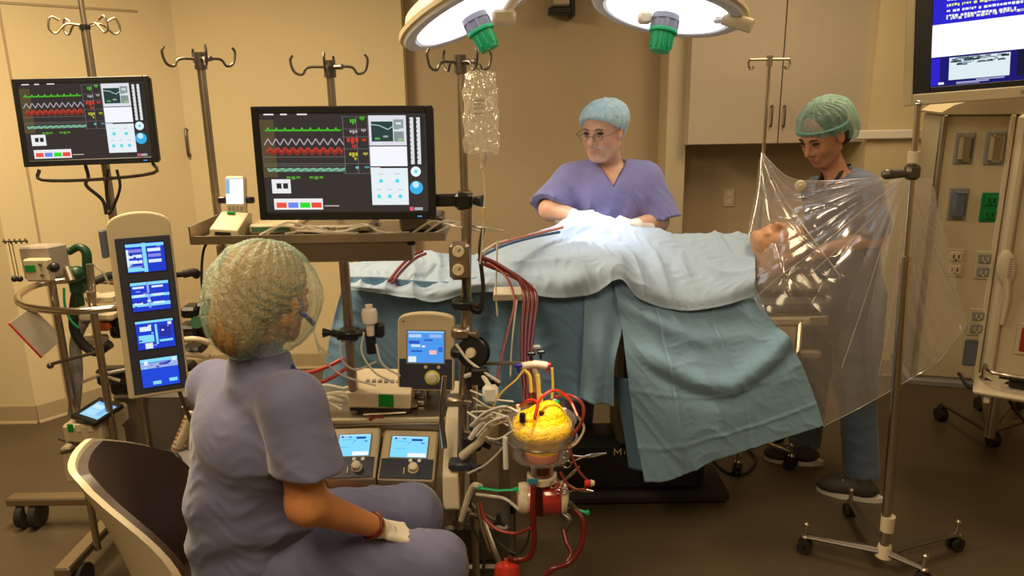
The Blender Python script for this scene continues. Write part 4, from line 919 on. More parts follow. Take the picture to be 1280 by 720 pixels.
b = B(); b.tube([P(1012, 246, 3.02), P(1026, 240, 3.03), P(1044, 226, 3.09), P(1056, 208, 3.17), P(1062, 206, 3.22)], .009, 8, smooth=5, flat=.6); b.build('neck_band', MATS['undershirt_black'], t, smooth=True)
b = B(Mh); b.tube([(math.sin(a) * .088, .094 * math.cos(a) - .006, .035 + .022 * math.cos(a)) for a in [i * math.pi / 16 for i in range(-12, 13)]], .010, 8, flat=.45); b.build('cap_band', cap_mat('cap_band_teal', (.30, .66, .62), .85), t, smooth=True)

# ---- seated woman running the pump, seen from behind
hc = P(338, 366, 1.76); Mh = mk_head(hc, (.42, .88, -.18)); hl3 = to_local(Mh)
t = thing('person', 'seated woman in violet-grey scrubs and gauzy green cap, seen from behind', 'person', tuple(P(325, 690, 1.8) * 1.0)[:2] + (.47,))
parent_skin[t.name] = 'skin_seated'; sk = skin_mat('skin_seated', (.62, .25, .09))
lf = V_((-.70, .71, 0)); fw = V_((.71, .70, 0)); pel = P(322, 684, 1.82); chest = P(322, 540, 1.78); waist = P(318, 620, 1.80); ns = P(325, 452, 1.75)
shR = P(366, 504, 1.63); shL = P(270, 484, 1.93); elR = P(384, 630, 1.60); wrR = P(474, 660, 1.76)
elL = P(330, 600, 2.08); wrL = P(450, 640, 2.10)
hpR = pel - lf * .09; hpL = pel + lf * .09; knR = P(543, 706, 1.80); knL = P(516, 642, 2.06); anR = V_((knR.x - .02, knR.y - .02, .1)); anL = V_((knL.x - .02, knL.y, .1))
prims = [('c', hc - fw * .03 + V_((0, 0, -.06)), ns, .045, .05), ('c', shR, shL, .05, .05), ('c', chest - lf * .05, chest + lf * .05, .10, .10), ('c', chest, waist, .115, .11), ('c', waist, pel, .12, .135), ('c', hpR, knR, .09, .058), ('c', hpL, knL, .09, .058), ('c', knR, anR, .055, .038), ('c', knL, anL, .055, .038),
         ('c', shR, elR, .052, .044), ('c', elR, wrR, .046, .026), ('c', shL, elL, .05, .042), ('c', elL, wrL, .042, .027)]
fn3 = lambda p: smin(union(p, prims, .03), head_prims(hl3(p)), .02)
HL = hand_prims(frame(wrL, (.9, .2, -.2), (0, 0, 1)), .4, 1, .95)
blob('body', sk, fn3, (-1.05, 1.45, .07), (-.02, 2.4, hc.z - .1), .009, t, extra=[(lambda p: np.maximum(fn3(p), hc.z - .13 - p[:, 2]), tuple(hc - V_((.14, .14, .14))), tuple(hc + V_((.14, .14, .14))), .004), (lambda p: union(p, prims[9:11], .03), (elR.x - .1, 1.45, .6), (wrR.x + .05, 1.9, 1.15), .005), (fnh(HL, wrL), *hb(wrL, .19), .004)], colors=tint(Mh))
MR = frame(wrR, (P(535, 676, 1.84) - wrR), (.1, -.25, .95)); GR = hand_prims(MR, .25, -1, .98); GR.append(('c', wrR - (P(535, 676, 1.84) - wrR).normalized() * .02, wrR, .028, .027))
blob('glove', mat('glove_cream', (.74, .68, .55), .5, bump=.1, bscale=40), lambda p: union(p, GR, .008), *hb(wrR, .2), .004, t)
# bracelet
e = (wrR - elR).normalized(); Mb = frame(wrR - e * .028, e, (0, 0, 1)) @ Matrix.Rotation(-math.pi / 2, 4, 'X')
b = B(Mb); ring = [(.032 * math.cos(a), .032 * math.sin(a), 0) for a in [k * math.pi / 12 for k in range(25)]]; b.tube(ring, .0055, 8, cap=False); b.build('bracelet', mat('bracelet_red', (.12, .015, .015), .35), t, smooth=True)
scg = scrub_mat('scrub_grey_violet', (.145, .15, .28))
def shirt_p(p):
    d = union(p, [('c', shR, shL, .068, .07), ('c', chest - lf * .06, chest + lf * .06, .135, .135), ('c', chest, waist, .15, .16), ('c', waist, pel + V_((-.0, 0, .02)), .165, .175), ('c', pel, pel + fw * .08, .15, .12)], .035)
    sl = elR + (shR - elR) * .33; s2 = union(p, [('c', shR, sl + V_((.012, -.0, 0)), .074, .086)], .02); s2 = smax(s2, d_plane(p, sl, (elR - shR) + V_((-.02, 0, 0))), .006)
    sl2 = elL + (shL - elL) * .3; s3 = smax(union(p, [('c', shL, sl2, .072, .08)], .02), d_plane(p, sl2, elL - shL), .006)
    d = smin(smin(d, s2, .025), s3, .025)
    ee = (elR - shR).normalized(); d = smax(d, -d_cap(p, sl - ee * .035, sl + ee * .12, .058, .075), .006)
    d = smin(d, d_cap(p, ns + V_((0, 0, -.04)), ns + V_((0, 0, .045)), .085, .066), .03); d = smax(d, -d_cap(p, ns + V_((0, 0, .09)), ns + fw * .02 + V_((0, 0, .04)), .062, .054), .01)
    f = folds(p, 38, (.5, -.2, .8), (.7, .5, .2), .9) + .45 * folds(p, 88, (.3, .3, .9), (.9, -.4, .1), 2.3); w_ = np.clip((1.12 - p[:, 2]) * 4, .25, 1.2)
    low = np.clip((.85 - p[:, 2]) * 5, 0, 1)
    return d + .0085 * f * w_ + .006 * low * np.sin(p[:, 2] * 55 + 3 * np.sin(p[:, 0] * 12))
blob('shirt', scg, shirt_p, (-1.1, 1.4, .48), (-.3, 2.25, 1.26), .0058, t)
tp = lambda p: np.maximum(union(p, [('c', hpR, knR, .112, .088), ('c', hpL, knL, .112, .088), ('c', knR, anR, .085, .075), ('c', knL, anL, .085, .075), ('c', pel, pel + V_((0, 0, -.01)), .15, .15)], .03) + .007 * folds(p, 40, (.9, .5, .3), (-.4, .8, .5), 1.2) + .003 * folds(p, 95, (.3, .9, .3), (.8, .2, .5), .2), .1 - p[:, 2])
blob('trousers', scg, tp, (-1.05, 1.45, .08), (-.02, 2.35, .8), .0065, t)
shoe(V_((anR.x + .04, anR.y + .03, 0)), R(-50), t, mat('shoe_grey', (.2, .2, .22), .6)); shoe(V_((anL.x + .04, anL.y + .03, 0)), R(-50), t, mat('shoe_grey', (.2, .2, .22), .6))
blondm = mat('hair_blond', (.50, .30, .10), .55, bump=.8, bscale=50, stretch=(8, 8, 1), var=.45, vscale=24)
bun = hl3(np.array([tuple(P(296, 402, 1.68))], dtype=np.float32))[0]
def hair_p(p):
    q = hl3(p); d = smin(d_ell(q, (0, -.022, .030), (.092, .105, .092)), d_ell(q, tuple(bun), (.062, .06, .08)), .05); d = d + .0025 * np.sin(q[:, 0] * 260 + 12 * np.sin(q[:, 2] * 20)); return smax(d, -d_plane(q, (0, .032, .02), (0, -1, .4)), .006)
blob('hair', blondm, hair_p, *hb(hc, .21), .0042, t)
sag = hl3(np.array([tuple(P(310, 402, 1.69))], dtype=np.float32))[0]
def cf3(p, hl):
    d = d_ell(p, tuple(P(329, 372, 1.74)), (.137, .125, .140)); d = smin(d, d_ell(p, tuple(P(300, 400, 1.70)), (.075, .07, .09)), .04)
    q = hl(p); az = np.arctan2(q[:, 0], q[:, 1]); d = d + .003 * np.sin(az * 26 + 3 * np.sin(az * 3)) + .007 * folds(p, 34, (.8, .3, .6), (.4, 1, -.5), .8) + .003 * folds(p, 90, (.5, .3, .8), (1, .2, .1), 2)
    d = smax(d, d_plane(q, (0, .125, 0), (0, 1, -.12)), .02)
    return smax(d, -d_cap(p, ns, hc + V_((0, 0, -.08)), .05, .05), .02)
_unused = lambda: cap_fn((0, -.022, .035), (.112, .125, .112), (0, .085, .012), (0, .93, -.35), lambda q: d_ell(q, (0, .02, -.03), (.082, .1, .08)), .005, n=30, sag=(tuple(sag), (.083, .078, .09)))
blob('cap', cap_mat('cap_gauze_green', (.45, .62, .52), .23), lambda p: cf3(p, hl3), *hb(hc, .23), .0042, t)
b = B(Mh); b.tube([(.075, .02, -.04), (.078, .05, -.06), (.066, .08, -.075)], .006, 8, smooth=4); b.tube([(.082, .0, .0), (.086, .02, -.03)], .003, 6); b.build('mask_strap', mat('mask_blue', (.05, .08, .45), .6), t, smooth=True)
# navy undershirt edge at the front of the neck
b = B(); b.tube([ns + fw * .06 + V_((0, 0, -.0)), P(388, 488, 1.66), P(400, 525, 1.7), P(408, 552, 1.74)], .007, 8, smooth=5, flat=.5); b.build('lanyard', mat('lanyard_navy', (.02, .03, .2), .7), t, smooth=True)
# ================================================================== heart-lung pump in front of the seated woman
V3 = Vector
def hook_fork(name, c, w_, parent, rot=0, n=4):
    b = B(); hook_top(b, c, w_, .004, n, .036, rot); b.cyl(c + V3((0, 0, -.03)), c + V3((0, 0, .02)), .018, n=14); b.tube([c + V3((.02, -.015, 0)), c + V3((.045, -.03, 0))], .008, 8); return b.build(name, dark_steel, parent, smooth=True)
mA, mB, mC = P(250, 74, 2.42), P(412, 84, 2.4), P(575, 78, 2.2)
t = pump = thing('heart_lung_pump', 'heart-lung pump console with masts, shelf and control panels before the seated woman', 'medical pump', (-.35, 2.4, 0))
zsh = P(400, 298, 2.16).z
for m_, r_, w_ in ((mA, .0125, .105), (mB, .0125, .115), (mC, .0125, .10)):
    b = B(); b.cyl((m_.x, m_.y, .12), (m_.x, m_.y, m_.z), r_, n=18)
    if m_ is not mC: b.cyl((m_.x, m_.y, .12), (m_.x, m_.y, 1.28), .0165, n=18)
    p_ = b.build('mast', steel, t, smooth=True); hook_fork('hook', m_, w_, p_, .1 if m_ is mB else .55)
xs0, xs1 = P(254, 290, 2.25).x, P(560, 290, 2.25).x
b = B(); span(b, xs0, xs1, 2.16, 2.46, zsh - .012, zsh, .003); span(b, xs0, xs1, 2.155, 2.163, zsh - .012, zsh + .012); span(b, xs0 - .005, xs0, 2.16, 2.46, zsh - .012, zsh + .04); b.build('shelf', steel, t)
a, c = P(300, 314, 2.3), P(515, 314, 2.3); b = B(); span(b, a.x, c.x, 2.3, 2.36, P(460, 327, 2.3).z, P(460, 303, 2.3).z, .003); b.build('cross_beam', beige_p, t)
b = B(); span(b, c.x - .012, c.x + .012, 2.29, 2.36, c.z + .02, c.z + .045, .003); b.build('beam_cap', black, t)
# base and body
b = B(); span(b, -.72, .0, 2.3, 2.38, .1, .16, .01); span(b, -.72, .0, 2.62, 2.7, .1, .16, .01); span(b, -.72, -.66, 2.3, 2.7, .1, .16, .01); span(b, -.06, .0, 2.3, 2.7, .1, .16, .01); span(b, -.7, -.02, 2.32, 2.68, .16, .3, .01); b.build('base_frame', dark_steel, t)
for x in (-.69, -.03):
    for y in (2.34, 2.66):
        b = B(); 
        for s in (-1, 1): b.cyl((x + s * .012 - .009, y, .045), (x + s * .012 + .009, y, .045), .045, n=20)
        b.cyl((x, y, .05), (x, y, .11), .012, n=10); b.build('caster', black_r, t, smooth=True)
for x in (-.68, -.04): b = B(); span(b, x - .02, x + .02, 2.5, 2.54, .3, .62, .004); b.build('upright', steel, t)
# curved beige flank under the right end of the deck
yt, yb_ = 2.28, 2.12
fl = [(541, 603), (556, 537)]
xr1 = P(556, 540, 2.3).x
prof = [(2.10, .50), (2.12, .6), (2.14, .62), (2.30, .715), (2.32, .72), (2.62, .72), (2.62, .3), (2.42, .3), (2.3, .34), (2.2, .42)]
b = B(Matrix(((0, 0, 1, 0), (1, 0, 0, 0), (0, 1, 0, 0), (0, 0, 0, 1)))); b.prism(prof, .05, z0=xr1 + .004); b.build('side_panel', cream_p, t, bevel=.006)
b = B(); span(b, xr1 - .56, xr1 + .004, 2.3, 2.62, .665, .70, .004); b.build('deck', steel, t)
b = B(); span(b, xr1 - .56, xr1 + .004, 2.296, 2.312, .70, .716, .003); b.build('deck_lip', beige_p, t)
def quadframe(bl, br, tl):
    """x along the bottom edge, z up the face, y toward the viewer; returns matrix, width, height"""
    ux = (br - bl); W = ux.length; ux.normalize(); uz = (tl - bl); uz = uz - ux * uz.dot(ux); Hh = uz.length; uz.normalize(); n = ux.cross(uz)
    if n.dot(CAM - bl) < 0: n = -n
    return Matrix(((ux.x, n.x, uz.x, bl.x), (ux.y, n.y, uz.y, bl.y), (ux.z, n.z, uz.z, bl.z), (0, 0, 0, 1))), W, Hh
LB, MB_, DB_, WW = (.12, .42, .85, 1), (.05, .22, .75, 1), (.02, .06, .4, 1), (.9, .95, 1, 1)
SKY_ = (.22, .66, .95, 1.1)
def pump_panel(bl, br, tl, parent, knob_x):
    M, W, Hh = quadframe(bl, br, tl)
    b = B(M); span(b, 0, W, -.12, 0, 0, Hh, .006); body = b.build('pump_head', beige_p, parent)
    b = B(M); span(b, .006, W - .006, 0, .003, .004, Hh * .40, .001); b.build('lower_panel', navy_p, body)
    b = B(M); sx, sz, sw_, sh_ = W * .17, Hh * .42, W * .66, Hh * .42; span(b, sx - .004, sx + sw_ + .004, 0, .004, sz - .004, sz + sh_ + .004, .001); b.build('screen_bezel', grey_p, body)
    it = [(0, 0, 1, 1, SKY_), (.48, .8, .5, .18, WW), (.55, .12, .3, .1, DB_), (.3, .1, .1, .05, (.1, .1, .5, 1)), (.08, .08, .06, .08, (.02, .05, .4, 1)), (.16, .09, .07, .07, (.8, .35, .5, 1)), (.05, .03, .9, .04, (.55, .8, .98, 1)), (.82, .3, .1, .08, (.1, .3, .8, 1)), ('line', [(.45, .4), (.55, .28)], .002, (.1, .2, .6, 1)), (.1, .25, .35, .03, (.12, .5, .9, 1)), (.1, .6, .3, .03, (.12, .5, .9, 1))]
    screen('screen', M @ Matrix.Translation((sx, .0045, sz)), sw_, sh_, it, body)
    kx, kz = W * knob_x, Hh * .2; L = M @ Matrix.Translation((kx, .003, kz)) @ Matrix.Rotation(-math.pi / 2, 4, 'X')
    b = B(L); b.lathe([(.017, 0), (.017, .004), (.0145, .006), (.0135, .02), (.011, .022), (.0001, .022)], 22)
    for k in range(12): a_ = k * math.pi / 6; b.box((.0138 * math.cos(a_), .0138 * math.sin(a_), .013), (.002, .002, .012))
    b.build('knob', cream_p, body, smooth=True)
    for dx in (-.012, .016):
        b = B(M @ Matrix.Translation((kx + dx, .003, kz + .03)) @ Matrix.Rotation(-math.pi / 2, 4, 'X')); b.lathe([(.006, 0), (.006, .003), (.0001, .004)], 12); b.build('button', white_p, body)
    b = B(M); span(b, kx - .03, kx - .027, .003, .0045, kz - .018, kz + .004); b.build('marker', mat('marker_yellow', (.6, .6, .1), .5), body)
    return body
pump_panel(P(406, 600, 2.13), P(468, 598, 2.13), P(416, 535, 2.29), t, .62)
pump_panel(P(471, 599, 2.13), P(542, 601, 2.13), P(482, 536, 2.29), t, .62)
# upright display module with rounded top
M, W, Hh = quadframe(P(497, 488, 2.42), P(567, 489, 2.42), P(500, 399, 2.46))
body_out = [(0, 0), (W, 0), (W, Hh)] + [(W / 2 + W / 2 * math.cos(a) * .98, Hh + .022 * math.sin(a)) for a in [k * math.pi / 10 for k in range(1, 10)]] + [(0, Hh)]
Mz = M @ Matrix(((1, 0, 0, 0), (0, 0, 1, 0), (0, 1, 0, 0), (0, 0, 0, 1)))
b = B(Mz); b.prism(body_out, .06, z0=-.06); dm = b.build('display_module', beige_p, t, bevel=.005)
b = B(M); span(b, .006, W - .006, 0, .003, .006, Hh * .45, .001); b.build('lower_panel', navy_p, dm)
sx, sz, sw_, sh_ = W * .18, Hh * .40, W * .64, Hh * .44
b = B(M); span(b, sx - .005, sx + sw_ + .005, 0, .0035, sz - .005, sz + sh_ + .005, .001); b.build('screen_bezel', grey_p, dm)
it = [(0, 0, 1, 1, (.08, .32, .85, 1)), (.0, .0, 1, .05, (.3, .6, .95, 1)), (.03, .1, .35, .1, (.5, .65, .95, 1)), (.6, .1, .35, .1, (.35, .5, .9, 1)), (.03, .3, .3, .1, (.03, .1, .5, 1)), (.1, .42, .25, .08, (.6, .75, .98, 1)), (.6, .6, .2, .13, (.95, .5, .45, 1)), (.02, .8, .22, .18, (.75, .88, .98, 1)), (.45, .25, .25, .06, (.03, .15, .6, 1)), (.1, .6, .3, .06, (.02, .12, .55, 1)), (.85, .5, .12, .15, (.03, .15, .6, 1)), (.4, .45, .08, .06, (.9, .9, 1, 1))]
screen('screen', M @ Matrix.Translation((sx, .004, sz)), sw_, sh_, it, dm)
L = M @ Matrix.Translation((W * .62, .003, Hh * .19)) @ Matrix.Rotation(-math.pi / 2, 4, 'X')
b = B(L); b.lathe([(.021, 0), (.021, .004), (.018, .006), (.0165, .02), (.013, .022), (.0001, .022)], 22); b.build('knob', cream_p, dm, smooth=True)
b = B(L); b.lathe([(.026, 0), (.026, .002), (.0205, .002)], 22); b.build('knob_ring', mat('marker_yellow', (.6, .6, .1), .5), dm)
for dx in (.5, .73): b = B(M @ Matrix.Translation((W * dx, .003, Hh * .34)) @ Matrix.Rotation(-math.pi / 2, 4, 'X')); b.lathe([(.006, 0), (.006, .003), (.0001, .004)], 12); b.build('button', cream_p, dm)
b = B(M); b.box((W * .1, .001, Hh * .97), (.006, .003, .006)); b.build('screw', dark_steel, dm)
b = B(); q = M @ V3((W / 2, -.05, .02)); b.tube([q, q + V3((0, .06, -.02)), V3((q.x, q.y + .06, .70))], .014, 10); b.build('module_arm', steel, t, smooth=True)
# low wedge controller with green label on the deck
M, W, Hh = quadframe(P(436, 510, 2.38), P(514, 512, 2.38), P(440, 491, 2.38))
b = B(M); pr = [(0, 0), (0, Hh), (-.13, Hh + .03), (-.16, Hh + .03), (-.16, 0)]
b.add([(-.004, y, z) for y, z in pr] + [(W, y, z) for y, z in pr], [(4, 3, 2, 1, 0), (5, 6, 7, 8, 9)] + [(k, (k + 1) % 5, 5 + (k + 1) % 5, 5 + k) for k in range(5)]); wc = b.build('controller', cream_p, t, bevel=.006)
b = B(M); span(b, W * .48, W * .72, 0, .002, Hh * .15, Hh * .95); b.build('label', mat('label_green', (.0, .25, .03), .5), wc)
b = B(M); span(b, W * .02, W * .98, 0, .003, -.008, .002); b.build('slot', black, wc)
for k in range(6): b = B(M); b.box((W * (.25 + k * .1), -.07, Hh + .0175), (.012, .02, .004)); b.build('key', grey_p, wc)
# clutter of the deck: clamps, coiled line, strips
rr = random.Random(11)
b = B()
for k in range(9):
    a = V3((xr1 - .52 + rr.random() * .14, 2.36 + rr.random() * .2, .706 + rr.random() * .02)); b.tube([a, a + V3((.05 + rr.random() * .05, rr.random() * .06 - .03, .018)), a + V3((.13, rr.random() * .08 - .04, 0))], .0045, 6, smooth=4)
b.build('line_bundle', clear_tube, t, smooth=True)
b = B()
for k in range(6):
    a = V3((xr1 - .20 + rr.random() * .10, 2.38 + rr.random() * .16, .709 + rr.random() * .015)); b.box(a, (.03 + rr.random() * .03, .02, .018), Matrix.Rotation(0, 4, 'Z'), .004)
for k in range(4):
    a = V3((xr1 - .22 + rr.random() * .1, 2.34 + rr.random() * .2, .728)); b.tube([a, a + V3((.05, .02, .02)), a + V3((.1, -.02, 0))], .006, 6, smooth=4)
b.build('connector_cluster', steel, t, smooth=True)
a, c = P(455, 521, 2.305), P(508, 518, 2.30); b = B(); b.tube([a + V3((0, 0, .008)), c + V3((0, 0, .008))], .006, 8, flat=.5); b.build('ruler', steel, t)
a, c = P(462, 525, 2.30), P(480, 520, 2.31); b = B(); b.tube([a, (a + c) / 2 + V3((0, 0, .01)), c], .007, 8); b.build('clamp_line', blood_l, t, smooth=True)
# front tool post at the right end
p0 = P(583, 350, 2.2); p1 = P(570, 640, 2.14)
b = B(); b.tube([P(585, 240, 2.17), P(583, 350, 2.17), P(574, 660, 2.17)], .014, 14); b.build('tool_post', steel, t, smooth=True)
b = B(); b.tube([P(556, 470, 2.15), P(552, 520, 2.13), P(556, 560, 2.12)], .008, 8, smooth=5); b.tube([P(594, 480, 2.1), P(596, 540, 2.1)], .010, 10); b.build('tool_rods', chrome, t, smooth=True)
for px, py, w_, h_, m_ in ((578, 380, .06, .03, black), (576, 415, .055, .035, steel), (574, 440, .05, .03, black), (570, 500, .06, .03, steel), (598, 476, .07, .05, black), (590, 552, .06, .05, black), (576, 580, .075, .03, navy_p), (580, 640, .05, .05, steel)):
    b = B(); q = P(px, py, 2.14); b.box(q, (w_, .05, h_), bev=.008); b.tube([q + V3((w_ * .4, -.01, 0)), q + V3((w_ * .4 + .03, -.03, 0))], [.008, .012], 10); b.build('clamp', m_, t, smooth=True)
b = B(); c = P(592, 440, 2.13)
L = frame(c, (-.3, -.9, .2), (0, 0, 1)) @ Matrix.Rotation(-math.pi / 2, 4, 'X'); b.M = L; b.lathe([(.022, -.02), (.045, -.018), (.048, -.012), (.024, -.01), (.024, .01), (.048, .012), (.045, .018), (.022, .02), (.0001, .02)], 26); b.build('reel', black, t, smooth=True)
b = B(L); b.lathe([(.0001, .02), (.016, .021), (.014, .03), (.0001, .031)], 16); b.build('reel_hub', cream_p, t, smooth=True)
# diagonal cream holder arms and white sensor
b = B(); b.tube([P(578, 570, 2.12), P(600, 552, 2.08), P(622, 520, 2.04)], [.014, .012, .01], 10); b.tube([P(576, 650, 2.12), P(590, 610, 2.1), P(600, 608, 2.06)], .010, 8, smooth=4); b.build('holder_arm', cream_p, t, smooth=True)
b = B(); q = P(613, 492, 2.03); b.box(q, (.045, .03, .05), bev=.008); b.tube([P(588, 548, 2.08), P(603, 528, 2.06), P(625, 512, 2.03)], .008, 8, smooth=4); b.tube([q + V3((0, 0, .02)), q + V3((-.03, .03, .05)), P(582, 470, 2.12)], .007, 8, smooth=4); b.build('sensor_block', white_p, t, smooth=True)
b = B(); q = P(600, 470, 2.06); b.box(q, (.05, .03, .05), bev=.005); b.build('sensor_base', black, t)
q = P(632, 566, 2.0); b = B(); b.tube([q + V3((0, 0, .05)), q + V3((0, 0, -.05))], .008, 10); b.build('vial', white_p, t, smooth=True)
# gas flow block with two dials on the mast
a = P(563, 348, 2.15); c = P(587, 302, 2.15); b = B(); span(b, a.x, c.x, 2.12, 2.17, a.z, c.z, .01); gb = b.build('gauge_block', steel, t)
for py in (314, 337):
    q = P(573, py, 2.12); b = B(Matrix.Translation(q) @ Matrix.Rotation(math.pi / 2, 4, 'X')); b.lathe([(.017, 0), (.017, .008), (.0145, .01), (.0001, .0085)], 20); d_ = b.build('gauge', cream_p, gb, smooth=True)
    b = B(); b.tube([q + V3((0, -.0105, 0)), q + V3((.006, -.0105, .008))], .0012, 5); b.build('needle', black, d_)
b = B(); b.tube([P(580, 348, 2.15), P(584, 380, 2.16), P(600, 390, 2.14), P(604, 360, 2.14), P(600, 315, 2.14), P(604, 285, 2.16)], .006, 8, smooth=6); b.build('gas_hose', cable_m, t, smooth=True)
# clamp with white filter on the middle mast
b = B(); a, c = P(404, 416, 2.34), P(466, 414, 2.34); b.tube([a, P(414, 416, 2.34)], [.016, .008], 10); b.tube([P(414, 416, 2.34), P(430, 420, 2.35), c], .012, 10); b.box(P(436, 418, 2.36), (.07, .06, .04), bev=.01); b.box(P(475, 412, 2.34), (.03, .04, .05), bev=.008); b.build('mast_clamp', black, t, smooth=True)
q = P(462, 398, 2.32); b = B(Matrix.Translation(q)); b.lathe([(.0001, -.075), (.012, -.074), (.014, -.02), (.024, -.012), (.026, .02), (.022, .03), (.012, .034), (.012, .045), (.0001, .046)], 20); b.build('bubble_filter', mat('filter_clear', (.75, .68, .6), .15, coat=.5), t, smooth=True)
q = P(464, 430, 2.32); b = B(Matrix.Translation(q)); b.lathe([(.0001, -.03), (.016, -.03), (.018, .03), (.0001, .031)], 18); b.build('filter_cup', black, t, smooth=True)

# ---- things on the shelf
rr = random.Random(8); b = B()
for k in range(9):
    x = xs0 + .15 + rr.random() * .55; b.tube([(x, 2.17 + rr.random() * .05, zsh + .006), (x + .06, 2.19 + rr.random() * .04, zsh + .03 * rr.random() + .01), (x + .13, 2.18 + rr.random() * .05, zsh + .02 * rr.random() + .008), (x + .2, 2.2, zsh + .006)], .0035, 6, smooth=5)
tag(b.build('cable_tangle', clear_tube, smooth=True), 'tangle of thin pale leads lying on the shelf under the main monitor', 'cable', kind='stuff')
def tiny(name, label, cat, m, pa, pb, Y0, Y1, z0=None, details=None, group=None):
    a, c = P(*pa, Y0), P(*pb, Y0); z = zsh + .001 if z0 is None else z0; top = max(z + .012, P(pb[0], pb[1], Y0).z)
    t = thing(name, label, cat, ((a.x + c.x) / 2, (Y0 + Y1) / 2, z), group=group)
    b = B(); span(b, a.x, c.x, Y0, Y1, z, top, .006); b.build('housing', m, t); return t, a.x, c.x, z, top
tt, xa_, xb_, z_, tp_ = tiny('gas_analyser', 'flat beige instrument under the left part of the main monitor', 'instrument', beige_p, (312, 298), (370, 280), 2.24, 2.42)
b = B(); span(b, xa_ + .01, xb_ - .02, 2.236, 2.2405, z_ + .008, tp_ - .008); b.build('front_panel', mat('front_green', (.05, .16, .08), .4), tt)
tt, xa_, xb_, z_, tp_ = tiny('gas_analyser', 'flat metal instrument under the middle of the main monitor', 'instrument', steel, (376, 298), (462, 281), 2.24, 2.42)
for k in range(4): b = B(); b.box((xa_ + .03 + k * .045, 2.238, (z_ + tp_) / 2), (.025, .006, .016), bev=.002); b.build('button', (cream_p, grey_p)[k % 2], tt)
tt, xa_, xb_, z_, tp_ = tiny('gas_analyser', 'small dark instrument on the shelf by the right mast', 'instrument', dark_steel, (500, 298), (552, 270), 2.24, 2.36)
b = B(); b.cyl((xb_ - .03, 2.235, z_ + .03), (xb_ - .03, 2.241, z_ + .03), .014, n=16); b.build('dial', cream_p, tt)
# hand-held analyser with bright screen
M, W, Hh = quadframe(P(282, 270, 2.28), P(307, 270, 2.28), P(280, 220, 2.30))
tt = thing('handheld_analyser', 'small handheld analyser with bright white screen, upright left of the main monitor', 'instrument', M @ V3((W / 2, 0, 0)))
b = B(M); span(b, 0, W, -.025, 0, 0, Hh, .006); b.build('housing', beige_p, tt)
screen('screen', M @ Matrix.Translation((.004, .001, Hh * .3)), W - .008, Hh * .64, [(0, 0, 1, 1, (1, 1, 1, 1.15)), (0, .0, .22, .6, (.3, .5, .7, 1)), (.0, .0, 1, .04, (.6, .75, .9, 1))], tt)
for i in range(4):
    for j in range(3): b = B(M); b.box((W * (.2 + .2 * i), .001, Hh * (.06 + .075 * j)), (W * .12, .004, .008)); b.build('key', grey_p, tt)
b = B(M); b.box((-.012, -.01, Hh * .4), (.024, .02, .02), bev=.004); b.build('cradle_grip', black, tt); b = B(M); b.box((W + .012, -.01, Hh * .4), (.024, .02, .02), bev=.004); b.build('cradle_grip', black, tt)
b = B(M)
pz = zsh - M.to_translation().z
span(b, W * .3, W * .7, -.06, -.02, -.001 + min(0, pz), Hh * .2, .004); b.build('cradle_post', grey_p, tt)
M, W, Hh = quadframe(P(262, 300, 2.17), P(298, 302, 2.17), P(262, 287, 2.17))
tt = thing('analyser_dock', 'low beige dock with a slot at the left end of the shelf', 'instrument', M @ V3((W / 2, -.05, 0)))
b = B(M); pr = [(0, 0), (0, Hh), (-.1, Hh + .035), (-.13, Hh + .03), (-.13, 0)]
M.translation.z = zsh + .001
b.M = M
b.add([(0, y, z) for y, z in pr] + [(W, y, z) for y, z in pr], [(4, 3, 2, 1, 0), (5, 6, 7, 8, 9)] + [(k, (k + 1) % 5, 5 + (k + 1) % 5, 5 + k) for k in range(5)]); b.build('housing', beige_p, tt, bevel=.004)
b = B(M); span(b, W * .2, W * .75, 0, .002, Hh * .45, Hh * .75); b.build('slot', black, tt)
b = B(M); b.box((W * .4, -.09, Hh + .034), (.02, .015, .006)); b.build('led', mat('label_green', (.0, .25, .03), .5), tt)

